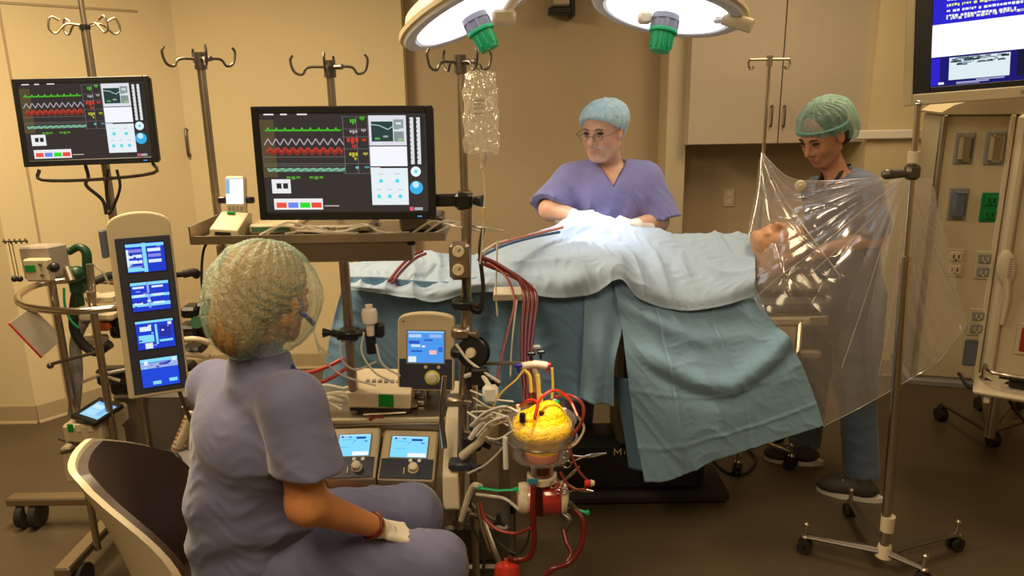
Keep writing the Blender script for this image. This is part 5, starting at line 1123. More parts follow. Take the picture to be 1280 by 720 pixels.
# ---- monitors
def waves(it, x0, x1, y, amp, n, kind, c, wd):
    pts = []; k = 0; N_ = n * 8
    for i in range(N_ + 1):
        u = i / N_; ph = (u * n) % 1
        v = {'ecg': (0 if not .3 < ph < .5 else (-1 if ph < .42 else .5)), 'tri': (abs(ph - .5) * 4 - 1), 'saw': (1 - 2 * ph if ph > .15 else -1 + ph * 13)}[kind]
        pts.append((x0 + (x1 - x0) * u, y + v * amp))
    it.append(('line', pts, wd, c))
def monitor_items(sc=1.0):
    dk = (.045, .036, .032, 1); it = [(0, 0, 1, 1, dk), (.0, .0, .11, .64, (.07, .055, .035, 1)), (.63, .0, .245, .93, dk)]
    it = [(0, 0, 1, 1, dk), (.0, .06, .085, .58, (.10, .075, .035, 1)), (.655, .02, .225, .30, (.75, .75, .82, 1)), (.655, .33, .225, .20, (.92, .93, 1, 1)), (.655, .55, .225, .38, (.80, .88, .92, 1)), (.885, .03, .105, .50, (.03, .03, .03, 1)), (.045, .66, .115, .145, (.85, .85, .85, 1)), (.05, .86, .3, .115, (.85, .85, .85, 1))]
    it += [(.67, .08, .13, .2, (.03, .06, .05, 1)), (.805, .06, .06, .1, (.3, .35, .35, 1)), (.805, .18, .06, .1, (.25, .3, .3, 1))]
    it.append(('line', [(.67, .11), (.72, .12), (.77, .16), (.8, .13)], .0025, (.45, .6, .6, 1)))
    for x, y, c in ((.69, .24, (.1, .45, .1, 1)), (.74, .22, (.3, .4, .35, 1)), (.82, .09, (.8, .85, .85, 1)), (.84, .15, (.75, .8, .8, 1)), (.83, .25, (.3, .6, .2, 1))): it.append((x, y, .03, .02, c))
    for k in range(3): it.append((.03 + k * .1, .0, .06 - .02 * (k == 1), .014, (.8, .8, .8, 1)))
    G, PK, RD, GR2 = (.08, .5, .03, 1), (.45, .38, .42, 1), (.42, .05, .03, 1), (.25, .5, .35, 1)
    it.append((.04, .155, .44, .02, (.05, .3, .02, 1))); waves(it, .03, .49, .165, .028, 9, 'ecg', G, .003)
    waves(it, .02, .5, .28, .032, 10, 'tri', PK, .003); waves(it, .03, .49, .36, .022, 10, 'tri', RD, .006); waves(it, .03, .49, .39, .022, 10, 'tri', (.3, .03, .02, 1), .005)
    it.append((.03, .545, .47, .038, (.12, .25, .16, 1))); waves(it, .03, .5, .565, .018, 10, 'saw', GR2, .004)
    for y in (.43, .5, .52): it.append((.01, y, .5, .004, (.22, .2, .19, 1)))
    for x in (.5, .58, .65): it.append((x, .03, .003, .58, (.2, .18, .18, 1)))
    for y in (.03, .15, .23, .35, .5, .6): it.append((.49, y, .16, .004, (.18, .17, .17, 1)))
    for x, y, w_, h_, c in ((.545, .055, .04, .05, G), (.605, .03, .03, .04, G), (.54, .165, .05, .035, PK), (.61, .155, .03, .03, PK), (.52, .24, .075, .06, (.6, .05, .03, 1)), (.55, .31, .03, .04, (.5, .05, .03, 1)), (.61, .25, .03, .03, (.6, .05, .03, 1)), (.53, .39, .055, .045, (.55, .5, .04, 1)), (.56, .44, .015, .03, (.55, .5, .04, 1)), (.615, .39, .03, .03, (.5, .5, .05, 1)), (.565, .53, .02, .03, (.2, .65, .75, 1)), (.62, .53, .03, .02, (.1, .4, .5, 1)), (.14, .63, .09, .03, (.1, .35, .03, 1)), (.28, .63, .09, .03, (.1, .35, .03, 1))):
        for k in range(3): it.append((x + k * w_ / 3, y, w_ / 3.9, h_ * (.7 + .3 * (k % 2)), c))
    for x, c in ((.065, (.85, .1, .05, 1)), (.137, (.15, .25, .9, 1)), (.21, (.03, .75, .03, 1)), (.28, (.85, .08, .05, 1))): it.append((x, .9, .062, .055, c))
    it += [(.075, .7, .03, .055, (.03, .03, .03, 1)), (.115, .7, .03, .055, (.03, .03, .03, 1)), (.36, .93, .09, .012, (.5, .45, .4, 1))]
    for x, y in ((.715, .68), (.815, .68), (.7, .84), (.765, .84), (.83, .84)): it.append(('disc', x, y, .0055, (.1, .7, .8, 1))); it.append((x - .015, y - .075, .03, .008, (.55, .55, .55, 1)))
    it.append((.655, .54, .06, .012, (.8, .8, .85, 1)))
    for x in (.915, .955):
        it.append((x - .012, .04, .022, .47, (.75, .75, .75, 1)))
        for k in range(10): it.append((x - .016, .06 + k * .044, .009, .012, (.05, .05, .05, 1)))
    it += [('disc', .93, .585, .014, (.8, .95, .97, 1)), ('disc', .93, .585, .005, (.15, .7, .75, 1)), ('disc', .93, .75, .0185, (.05, .45, .8, 1)), ('disc', .927, .72, .009, (.6, .85, .95, 1)), (.885, .95, .025, .04, (.7, .1, .2, 1)), (.915, .955, .05, .03, (.45, .45, .45, 1))]
    return it
def monitor(bl, br, tl, label, arm=None):
    M, W, Hh = quadframe(bl, br, tl); t = thing('monitor', label, 'monitor', M @ V3((W / 2, -.03, 0)))
    b = B(M); span(b, 0, W, -.035, 0, 0, Hh, .008); b.build('case', black, t)
    e = W * .04; b = B(M); span(b, 0, e, 0, .006, 0, Hh, .002); span(b, W - e, W, 0, .006, 0, Hh, .002); span(b, e, W - e, 0, .006, 0, e * 1.15, .002); span(b, e, W - e, 0, .006, Hh - e, Hh, .002); b.build('bezel', black, t)
    screen('screen', M @ Matrix.Translation((e, .0008, e * 1.15)), W - 2 * e, Hh - e * 2.15, monitor_items(), t)
    b = B(M); b.box((W * .91, .0065, e * .5), (.012, .002, .003)); b.build('power_light', glow(.1, .4, .9, 1), t)
    b = B(M); b.box((W / 2, -.05, Hh / 2), (.1, .04, .1), bev=.006); b.build('mount_plate', black, t); return t, M, W, Hh
t1, M, W, Hh = monitor(P(326, 275, 2.13), P(545, 274, 2.13), P(314, 133, 2.13), 'main black monitor above the shelf showing patient traces, in front of the seated woman')
b = B(); q = M @ V3((W - .01, -.03, Hh * .16)); e = P(580, 250, 2.19); b.box((q + e) / 2, ((e - q).length * 1.0, .03, .035), bev=.006); b.box(e + V3((.0, -.0, .0)), (.05, .08, .05), bev=.01); b.tube([e + V3((.03, -.02, 0)), e + V3((.055, -.03, 0))], [.012, .018], 10); b.build('side_arm', black, t1)
b = B(); q = M @ V3((W / 2, -.06, Hh / 2)); b.tube([q, V3((mB.x, mB.y - .02, q.z))], .018, 10); b.build('rear_arm', dark_steel, t1)
ph = P(106, 34, 2.68)
t2, M, W, Hh = monitor(P(31, 209, 2.58), P(198, 203, 2.62), P(13, 99, 2.60), 'second black monitor showing the same traces on the left pole near the wall')
b = B()
fr = [(.07, -.01), (.08, -.045), (.5, -.05), (.93, -.035), (.93, .0)]
b.tube([M @ V3((x * W, -.03, z)) for x, z in fr], .006, 8, smooth=4); b.build('lower_bracket', dark_steel, t2, smooth=True)
b = B(); b.tube([M @ V3((W * .42, -.03, .0)), M @ V3((W * .42, -.04, -.04)), P(108, 232, 2.62), P(128, 250, 2.64), P(133, 268, 2.64)], .006, 8, smooth=6); b.tube([P(146, 212, 2.63), P(150, 235, 2.63), P(140, 262, 2.64), P(135, 268, 2.64)], .005, 8, smooth=6); b.tube([P(135, 212, 2.63), P(133, 240, 2.64), P(136, 262, 2.64)], .005, 8, smooth=6); b.build('cables', cable_m, t2, smooth=True)
b = B(); q = M @ V3((W * .6, -.07, Hh * .5)); b.tube([q, V3((ph.x, ph.y, q.z))], .018, 10); b.build('rear_arm', dark_steel, t2)

# ---- saline bag on the right mast
q = P(598, 76, 2.13); t = thing('saline_bag', 'clear saline bag hanging from the hook beside the main monitor', 'iv bag', P(603, 196, 2.13))
bt, bb, cxx = P(600, 88, 2.13), P(603, 194, 2.13), P(601, 140, 2.13).x
hh = bt.z - bb.z; mid = (bt.z + bb.z) / 2
def bag(p):
    z = (p[:, 2] - mid) / (hh / 2); w_ = .047 * np.clip(1.02 - .12 * np.clip(z, 0, 1) ** 2 + .05 * np.clip(-z, 0, 1), 0, 2); th = .022 * (1 - .55 * np.clip(z, -1, 1) ** 2 * (z > 0) - .5 * z * z * (z < 0))
    d = np.maximum(np.sqrt(((p[:, 0] - cxx) / w_) ** 2 + ((p[:, 1] - 2.13) / np.maximum(th, .004)) ** 2) - 1, -9) * .02
    d = smax(d, np.abs(p[:, 2] - mid) - hh / 2, .012); return d + .0012 * np.sin(p[:, 2] * 90 + 5 * np.sin(p[:, 0] * 90)) 
bagm = thin_mat('bag_vinyl', (.80, .74, .60), .38, .1, .12, bump=.8, bscale=28, transl=.5)
blob('bag_body', bagm, bag, (cxx - .07, 2.08, bb.z - .02), (cxx + .07, 2.18, bt.z + .02), .0035, t)
b = B(); b.tube([P(597, 76, 2.14), P(598, 84, 2.13), bt + V3((0, 0, -.005))], .003, 6); b.build('hanger_loop', steel, t)
b = B(Matrix.Translation(bb)); b.lathe([(.012, .01), (.012, -.012), (.007, -.018), (.007, -.035), (.0001, -.036)], 14); b.build('port', cream_p, t, smooth=True)
b = B(); b.tube([bb + V3((0, 0, -.03)), P(606, 240, 2.13), P(605, 262, 2.13), P(603, 300, 2.13), P(600, 330, 2.13)], .0028, 6, smooth=5); b.build('drip_line', clear_tube, t, smooth=True)
b = B(Matrix.Translation(P(605, 266, 2.13))); b.lathe([(.0001, -.02), (.006, -.018), (.0075, .015), (.0001, .018)], 12); b.build('drip_chamber', mat('amber_clear', (.6, .45, .2), .2), t, smooth=True)
b = B()
for k, (w0, y0) in enumerate(((.03, .035), (.026, .025), (.03, .015), (.02, .0))):
    x = cxx - .015
    while x < cxx - .015 + w0: b.box((x, 2.13 - .0235, mid + y0), (.004, .0008, .005)); x += .006
b.build('print', grey_p, t)

# ================================================================== reservoir and blood circuit
cR = P(677, 545, 2.02); t = thing('blood_reservoir', 'clear round blood reservoir with bright yellow filter and red blood below', 'blood reservoir', cR + V3((0, 0, -.15)))
TR = Matrix.Translation(cR)
b = B(TR); b.lathe([(.098, .058), (.102, .056), (.102, .05), (.096, .046), (.093, -.02), (.086, -.058), (.06, -.066), (.058, -.062), (.083, -.054), (.0895, -.02), (.092, .046), (.098, .058)], 40); b.build('pot', clear_m, t, smooth=True)
ylw = mat('filter_yellow', (1.0, .74, .0), .5, bump=1.0, bscale=70, var=.35, vscale=30, col2=(1.0, .50, .0))
b = B(TR @ Matrix.Translation((0, 0, -.045)))
fil = lambda p: smin(smin(d_ell(p, tuple(cR + V3((0, 0, .03))), (.0895, .0895, .048)), d_ell(p, tuple(cR + V3((.022, -.01, .062))), (.045, .048, .05)), .02), d_cap(p, cR + V3((0, 0, .03)), cR + V3((0, 0, -.035)), .062, .05), .02) + .004 * folds(p, 75, (1, .4, .3), (.2, 1, .6), .4)
blob('filter', ylw, fil, tuple(cR - V3((.11, .11, .08))), tuple(cR + V3((.11, .11, .13))), .004, t)
b = B(TR); b.lathe([(.0001, -.075), (.045, -.074), (.05, -.064), (.052, -.042), (.0001, -.038)], 30); b.build('blood_pool', mat('pink_blood', (.75, .22, .10), .2, coat=.5), t, smooth=True)
b = B(TR); b.lathe([(.0001, -.125), (.034, -.124), (.045, -.09), (.062, -.064), (.0001, -.063)], 30); b.build('lower_bowl', mat('dark_blood', (.10, .012, .008), .15, coat=.6), t, smooth=True)
b = B(TR); b.lathe([(.04, -.142), (.044, -.14), (.044, -.122), (.036, -.12)], 26); b.build('neck_ring', cream_p, t, smooth=True)
b = B(TR)
for k in range(5):
    a = k * math.pi / 5 + .3; q = V3((.07 * math.cos(a), .07 * math.sin(a), .058)); b.cyl(q, q + V3((0, 0, .018 + .012 * (k % 3))), .007, n=10)
b.build('inlet_ports', cream_p, t, smooth=True)
for k, (dx, dy, m_) in enumerate(((-.055, -.055, black), (.0, -.04, blood_m), (.045, .03, green_p))): b = B(TR); b.cyl((dx, dy, .07), (dx, dy, .095), .009, n=12); b.build('port_cap', m_, t, smooth=True)
b = B(); b.tube([P(650, 508, 1.98), P(662, 500, 1.96), P(672, 505, 1.95), P(668, 525, 1.93)], .0045, 8, smooth=5); b.tube([P(668, 522, 1.93), P(676, 498, 1.96), P(694, 488, 1.98), P(712, 500, 1.98), P(722, 520, 1.95)], .0045, 8, smooth=5); b.build('filter_line', mat('red_line', (.5, .03, .01), .2, coat=.5), t, smooth=True)
b = B(); b.tube([P(716, 545, 1.97), P(728, 525, 1.96), P(728, 505, 1.98), P(712, 494, 2.0), P(694, 496, 2.02)], .0045, 8, smooth=6); b.build('side_line', blood_l, t, smooth=True)
b = B(); b.tube([V3((P(580, 585, 2.15).x, 2.17, cR.z - .05)), cR + V3((-.16, .08, -.05)), cR + V3((-.1, .03, -.05))], .009, 8, smooth=4); b.tube([cR + V3((.102 * math.cos(k * math.pi / 12), .102 * math.sin(k * math.pi / 12), .0)) for k in range(25)], .004, 6, cap=False); b.build('holder', chrome, t, smooth=True)
# valve manifold over the reservoir
q = P(669, 457, 2.04); t = thing('valve_manifold', 'small cream valve manifold with coloured taps standing above the yellow filter', 'valve', q)
b = B(); b.tube([P(652, 458, 2.03), P(668, 455, 2.02), P(684, 457, 2.02)], .011, 10, smooth=4); b.tube([P(669, 460, 2.02), P(673, 478, 2.03)], .008, 8); b.build('body', cream_p, t, smooth=True)
b = B(); b.tube([P(655, 462, 2.02), P(662, 470, 2.02), P(664, 490, 2.02)], .0055, 8, smooth=4); b.tube([P(672, 468, 2.02), P(674, 500, 2.02)], .007, 8); b.tube([P(690, 460, 2.02), P(691, 480, 2.02), P(690, 498, 2.02)], .004, 8); b.build('drop_lines', mat('yellow_line', (.7, .5, .1), .3), t, smooth=True)
for px, py, m_ in ((648, 457, mat('tap_blue', (.02, .02, .3), .4)), (684, 456, mat('tap_red', (.6, .02, .02), .4)), (676, 440, black), (664, 442, black), (671, 434, grey_p)): b = B(); qq = P(px, py, 2.02); b.box(qq, (.022, .014, .012), bev=.003); b.cyl(qq, qq + V3((0, 0, -.02)), .004, n=8); b.build('tap', m_, t)
b = B(); b.tube([q, q + V3((-.06, .05, -.01)), P(582, 455, 2.17)], .006, 8, smooth=4); b.build('bracket', steel, t, smooth=True)
# oxygenator
cO = P(682, 622, 2.02); t = thing('oxygenator', 'red and cream drum-shaped oxygenator hanging below the blood reservoir', 'oxygenator', cO + V3((0, 0, -.07)))
XM = Matrix.Translation(cO) @ Matrix.Rotation(math.pi / 2, 4, 'Y') @ Matrix.Rotation(0, 4, 'Z')
b = B(XM); b.lathe([(.0001, -.01), (.05, -.01), (.053, .0), (.053, .04), (.048, .045), (.0001, .045)], 32); b.build('drum', mat('dark_red_drum', (.32, .02, .015), .2, coat=.6), t, smooth=True)
b = B(XM); b.lathe([(.048, .044), (.05, .05), (.042, .062), (.02, .068), (.0001, .068)], 32); b.build('end_cap', cream_p, t, smooth=True)
b = B(XM); b.lathe([(.0001, -.085), (.02, -.085), (.042, -.07), (.044, -.045), (.04, -.04), (.0001, -.04)], 32); b.build('pink_disc', mat('pink_disc', (.75, .3, .32), .25, coat=.5), t, smooth=True)
b = B(XM); b.lathe([(.0445, -.08), (.047, -.066), (.046, -.054), (.040, -.052)], 32); b.build('disc_rim', cream_p, t, smooth=True)
b = B(); b.tube([cO + V3((-.015, 0, .08)), cO + V3((-.015, 0, -.05))], [.03, .022], 16); b.build('inlet_stem', mat('dark_blood', (.10, .012, .008), .15), t, smooth=True)
b = B(); qq = P(666, 607, 1.97); b.prism([(-.016, .022), (.016, .022), (.0, -.024)], .006, Matrix.Translation(qq) @ Matrix.Rotation(math.pi / 2, 4, 'X')); b.build('tag', mat('tag_blue', (.03, .22, .32), .5), t)
b = B(); b.tube([P(700, 640, 2.0), P(712, 650, 1.98), P(705, 662, 1.98)], .011, 10, smooth=4); b.tube([P(712, 628, 1.98), P(722, 640, 1.98)], .008, 8); b.build('outlet', dark_steel, t, smooth=True)
# round red pump head low down
cP = P(634, 712, 1.93); t = thing('centrifugal_pump', 'round clear pump head filled with red blood at the bottom edge', 'blood pump', cP + V3((0, 0, -.04)))
b = B(Matrix.Translation(cP) @ Matrix.Rotation(R(-20), 4, 'X')); b.lathe([(.0001, -.035), (.034, -.034), (.039, -.005), (.037, .012), (.028, .02), (.010, .024), (.009, .032), (.0001, .033)], 28); b.build('cone', mat('pump_red', (.45, .03, .015), .12, coat=.8), t, smooth=True)
b = B(Matrix.Translation(cP) @ Matrix.Rotation(R(-20), 4, 'X')); b.lathe([(.036, -.05), (.043, -.045), (.043, -.02), (.039, -.016), (.0001, -.03)], 28); b.build('base_ring', dark_steel, t, smooth=True)
b = B(); b.tube([cP + V3((0, .01, -.04)), P(628, 690, 2.1) + V3((-.02, .05, -.05)), P(600, 640, 2.3)], .010, 8, smooth=5); b.build('support_arm', steel, t, smooth=True)

def tube_thing(name, label, cat, m_, r_, paths, group=None, sm=8):
    b = B()
    for pts in paths: b.tube([P(x, y, Y) for x, y, Y in pts], r_, 10, smooth=sm)
    return tag(b.build(name, m_, smooth=True), label, cat, group)
tube_thing('blood_tube', 'thick dark red tube curving right from the oxygenator down to the floor edge', 'tube', blood_m, .0085, [[(712, 630, 1.99), (728, 650, 1.96), (727, 680, 1.93), (712, 703, 1.91), (690, 712, 1.90), (676, 730, 1.9)]])
tube_thing('blood_tube', 'dark red tube dropping straight from the reservoir neck to the pump head', 'tube', blood_m, .0085, [[(667, 606, 1.95), (666, 640, 1.93), (668, 675, 1.92), (662, 696, 1.92), (645, 700, 1.93), (636, 697, 1.93)]])
tube_thing('blood_tube', 'dark red tube hanging under the oxygenator outlet', 'tube', blood_m, .0075, [[(704, 660, 1.98), (708, 678, 1.95), (714, 692, 1.93), (708, 703, 1.915)]])
tube_thing('blood_tube', 'thin red loop sagging left from the oxygenator to the clamp', 'tube', blood_l, .0055, [[(600, 628, 2.06), (606, 648, 2.04), (622, 662, 2.02), (645, 667, 2.0), (663, 660, 1.96)]])
tube_thing('cable', 'thin dark cable looped under the red tubing', 'cable', cable_m, .0035, [[(612, 660, 2.05), (625, 680, 2.03), (645, 692, 2.01), (658, 680, 2.0), (664, 655, 2.0)]])
tube_thing('cable', 'dark cable hanging below the pump console corner', 'cable', cable_m, .005, [[(590, 600, 2.15), (588, 650, 2.12), (605, 690, 2.1), (600, 735, 2.1)]])
t_ = thing('star_knob', 'black three-armed clamp knob left of the sagging red tube', 'knob', P(623, 652, 2.05))
b = B(frame(P(623, 652, 2.05), (0, -1, .2), (0, 0, 1)) @ Matrix.Rotation(-math.pi / 2, 4, 'X'))
for k in range(3): a = k * 2.094 + .5; b.tube([(0, 0, 0), (.024 * math.cos(a), .024 * math.sin(a), 0)], [.009, .006], 8)
b.cyl((0, 0, -.02), (0, 0, .008), .009, n=12); b.build('arms', black, t_, smooth=True)
b = B(); b.tube([P(623, 652, 2.06), P(600, 640, 2.12), P(585, 625, 2.15)], .005, 8, smooth=3); b.build('stem', steel, t_, smooth=True)
b = B(); b.tube([P(596, 628, 2.05), P(602, 660, 2.03), P(612, 690, 2.01)], .006, 8); tag(b.build('steel_rod', chrome, smooth=True), 'shiny steel rod slanting down left of the pump head', 'rod')
for a, c, e, l in (((600, 610), (622, 613), (645, 612), 'green tube clamp strip left of the oxygenator'), ((703, 630), (716, 635), (734, 641), 'green tube clamp strip right of the oxygenator')):
    b = B(); p = [P(*a, 2.0), P(*c, 1.98), P(*e, 1.98)]; b.tube(p, .0055, 8, flat=.5); b.ball(p[0], .008, 8); b.ball(p[2], .008, 8); tag(b.build('tube_clamp', green_p, smooth=True), l, 'clamp')
# white and clear side lines
tube_thing('clear_line', 'clear line reaching from the left clamp to the pink disc', 'tube', clear_tube, .005, [[(596, 618, 2.08), (612, 620, 2.04), (632, 624, 2.02), (650, 638, 2.0)]])
tube_thing('clear_line', 'clear curved line below the cream holder arm', 'tube', clear_tube, .0035, [[(585, 592, 2.1), (608, 580, 2.06), (628, 560, 2.03), (640, 540, 2.0), (634, 520, 2.0)]])
tube_thing('clear_line', 'pale line running diagonally from the black reel to the white sensor', 'tube', clear_tube, .0045, [[(570, 430, 2.12), (585, 450, 2.1), (605, 465, 2.05), (625, 478, 2.03)]])
tube_thing('clear_line', 'yellowish line arching from the sensor to the valve manifold', 'tube', mat('yellow_line', (.7, .5, .1), .3), .003, [[(612, 518, 2.03), (626, 492, 2.03), (645, 475, 2.02), (655, 462, 2.02)]])
tube_thing('clear_line', 'white pressure line over the left rim of the reservoir', 'tube', white_p, .0035, [[(588, 532, 2.06), (606, 516, 2.03), (630, 508, 1.99), (648, 515, 1.97)], [(596, 545, 2.05), (612, 528, 2.02), (634, 520, 1.97)], [(584, 515, 2.07), (600, 524, 2.05), (614, 518, 2.02)]])
tube_thing('clear_line', 'pale loop hanging at the right rim of the reservoir', 'tube', mat('cream_line', (.65, .5, .38), .3), .0035, [[(722, 520, 1.98), (730, 535, 1.97), (722, 552, 1.96), (712, 560, 1.96)]])
rr = random.Random(21)
for k in range(7):
    x0_, y0_ = 586 + rr.random() * 12, 488 + 9 * k; x1_, y1_ = 632 + rr.random() * 14, 502 + 6 * k
    tube_thing('pressure_line', ('highest', 'second highest', 'third', 'middle', 'fifth', 'second lowest', 'lowest')[k] + ' of the thin ' + ('white', 'cream', 'clear')[k % 3] + ' lines crossing between tool post and reservoir', 'tube', (white_p, cream_p, clear_tube)[k % 3], .0028, [[(x0_, y0_, 2.08), ((x0_ + x1_) / 2, (y0_ + y1_) / 2 + rr.random() * 24 - 12, 2.03), (x1_, y1_, 1.98)]], 'thin lines crossing between tool post and reservoir')
# clamps right of the reservoir
def hemostat(c, rot, label, s=1.0):
    Mx = frame(c, (0, -1, .15), (0, 0, 1)) @ Matrix.Rotation(rot, 4, 'Y'); t = thing('hemostat', label, 'surgical clamp', c)
    for k in (-1, 1):
        b = B(Mx); b.tube([(-.065 * s, 0, 0), (-.02 * s, .001 * k, .003 * k), (.02 * s, .001 * k, -.004 * k), (.04 * s, .001 * k, -.012 * k)], [.0022, .003, .003, .0024], 8, smooth=4)
        b.tube([((.052 + .012 * math.cos(a)) * s, .001 * k, (-.014 * k + .010 * math.sin(a)) * s) for a in [i * math.pi / 8 for i in range(17)]], .0022, 8, cap=False); b.build('arm', chrome, t, smooth=True)
    b = B(Mx); b.cyl((-.018 * s, -.005, 0), (-.018 * s, .005, 0), .004, n=10); b.build('pivot', chrome, t)
hemostat(P(730, 571, 1.98), R(8), 'shiny scissor clamp sticking out right of the reservoir')
hemostat(P(708, 598, 1.97), R(42), 'scissor clamp hanging at an angle under the right rim of the reservoir', .8)
hemostat(P(722, 612, 1.98), R(-8), 'lower scissor clamp beside the red capped line', .7)
tube_thing('blood_tube', 'thin red line from the reservoir bottom to the red cap on the right', 'tube', blood_l, .0035, [[(712, 560, 1.98), (718, 578, 1.97), (726, 592, 1.96), (736, 602, 1.96)], [(700, 590, 1.97), (712, 608, 1.96), (728, 612, 1.96), (738, 606, 1.96)]])
b = B(); q = P(737, 604, 1.955); b.cyl(q + V3((-.014, 0, 0)), q + V3((.002, 0, 0)), .010, n=14); tag(b.build('line_cap', mat('tap_red', (.6, .02, .02), .4), smooth=True), 'red cap on the line right of the reservoir', 'cap')
b = B(); b.cyl(q + V3((.003, 0, 0)), q + V3((.014, 0, 0)), .011, .007, n=14); tag(b.build('line_cap', cream_p, smooth=True), 'cream end piece on the red cap right of the reservoir', 'cap')
# ---- the blood line bundle from the table to the reservoir
for k, (dx, dz) in enumerate(((0, 0), (5, 2), (10, 5), (15, 3))):
    tube_thing('bundle_tube', ('leftmost of four dark red tubes bundled from the drape to the reservoir', 'second from left of the bundled dark red tubes above the reservoir', 'third from left of the bundled dark red tubes above the reservoir', 'rightmost of four dark red tubes bundled from the drape to the reservoir')[k], 'tube', blood_m, .0062, [[(600 + dx * .4, 320 + dz * 2, 2.64), (622 + dx * .6, 330 + dz * 2, 2.6), (646 + dx * .5, 347 + dz, 2.54), (655 + dx, 368, 2.5), (653 + dx, 400, 2.4), (652 + dx * .8, 440, 2.25), (654 + dx * .8, 475, 2.12), (656 + dx, 505, 2.05)]], 'dark red tubes bundled down to the reservoir')
tube_thing('blood_tube', 'thin reddish tube left of the bundle running down behind the sensor', 'tube', blood_l, .0045, [[(610, 328, 2.62), (632, 345, 2.56), (643, 375, 2.48), (636, 410, 2.35), (626, 450, 2.2), (620, 478, 2.1)]])
tube_thing('clear_line', 'clear line falling from the drape tray beside the dark tube bundle', 'tube', clear_tube, .0035, [[(622, 300, 2.62), (620, 360, 2.6), (622, 395, 2.58)], [(646, 375, 2.5), (640, 430, 2.35), (638, 470, 2.2)]])
tube_thing('cannula_line', 'long pale pink line lying over the drape toward the surgical site', 'tube', mat('pink_line', (.55, .22, .2), .3), .0055, [[(598, 325, 2.66), (612, 310, 2.75), (640, 300, 2.85), (672, 292, 2.92), (704, 284, 2.95)]])
tube_thing('cannula_line', 'long blue line lying over the drape toward the surgical site', 'tube', mat('blue_line', (.1, .22, .45), .3), .0055, [[(600, 321, 2.7), (630, 307, 2.84), (665, 297, 2.92), (700, 290, 2.95)]])
tube_thing('cannula_line', 'cream line with connector at the edge of the pale drape', 'tube', cream_p, .006, [[(600, 318, 2.68), (618, 306, 2.78), (634, 301, 2.84)]])
for k in range(2): tube_thing('bundle_tube', ('upper of two red tubes crossing the drape foot behind the shelf beam', 'lower of two red tubes crossing the drape foot behind the shelf beam')[k], 'tube', blood_l, .006, [[(528 + 4 * k, 314 + 3 * k, 2.95), (515 + 3 * k, 320 + 4 * k, 2.88), (500 + 3 * k, 334 + 4 * k, 2.82), (486 + 4 * k, 352 + 2 * k, 2.75)]], 'two red tubes crossing the foot of the drape')
a, c = P(617, 367, 2.62), P(670, 367, 2.62); t_ = thing('tube_tray', 'narrow cream tray carrying the dark red tubes at the drape edge', 'tray', (a + c) / 2)
b = B(); span(b, a.x, c.x, 2.56, 2.70, a.z - .004, a.z + .004, .002); span(b, a.x, c.x, 2.556, 2.562, a.z - .01, a.z + .014, .002); b.build('tray', mat('tray_cream', (.62, .55, .42), .5), t_)
tube_thing('blood_tube', 'upper red hose looping out left behind the seated woman', 'tube', mat('red_hose', (.45, .04, .02), .3), .007, [[(430, 448, 2.45), (405, 460, 2.42), (380, 466, 2.4), (345, 462, 2.4), (318, 450, 2.45)]])
tube_thing('blood_tube', 'lower red hose looping out left behind the seated woman', 'tube', mat('red_hose', (.45, .04, .02), .3), .007, [[(436, 458, 2.45), (415, 472, 2.42), (388, 482, 2.4), (350, 488, 2.4)]])
tube_thing('clear_line', 'clear lines looping below the white filter on the middle mast', 'tube', clear_tube, .0035, [[(455, 415, 2.3), (452, 440, 2.28), (468, 465, 2.26), (492, 478, 2.28)], [(470, 430, 2.3), (478, 455, 2.28), (500, 470, 2.3)], [(395, 425, 2.32), (405, 450, 2.3), (430, 470, 2.3), (470, 482, 2.3)], [(425, 425, 2.32), (428, 450, 2.3), (445, 462, 2.3), (470, 452, 2.3)], [(388, 400, 2.32), (398, 430, 2.3), (412, 445, 2.3)]])
spot('reservoir_fill_spot', (cR.x + .15, cR.y - .35, 2.1), cR + V3((0, 0, .05)), 85, (1, .9, .7), 9, .5, .03)  # added spot without a fixture, brightens the yellow filter
# ================================================================== equipment at the left
# tall pole carrying the second monitor
t = cart = thing('equipment_cart', 'steel wheeled cart with ring handle, hoses and instruments at the left wall', 'equipment cart', (-1.55, 2.7, 0))
bx = ph.x
b = B(); b.cyl((bx, ph.y, .1), (bx, ph.y, ph.z), .014, n=18); b.cyl((bx, ph.y, ph.z), (bx, ph.y, ph.z + .25), .009, n=14); p_ = b.build('mast', steel, t, smooth=True)
b = B(); b.cyl((bx, ph.y, ph.z - .008), (bx, ph.y, ph.z + .008), .017, n=16); b.build('collar', black, p_, smooth=True)
b = B()
for a in (2.7, 3.6, .5, -.4):
    e = V3((math.cos(a), math.sin(a), 0)); c = V3((bx, ph.y, ph.z)); b.tube([c, c + e * .05 + V3((0, 0, .01)), c + e * .085 + V3((0, 0, -.02)), c + e * .105 + V3((0, 0, -.005)), c + e * .095 + V3((0, 0, .03)), c + e * .07 + V3((0, 0, .02))], .0035, 8, smooth=5)
b.build('hook', steel, p_, smooth=True)
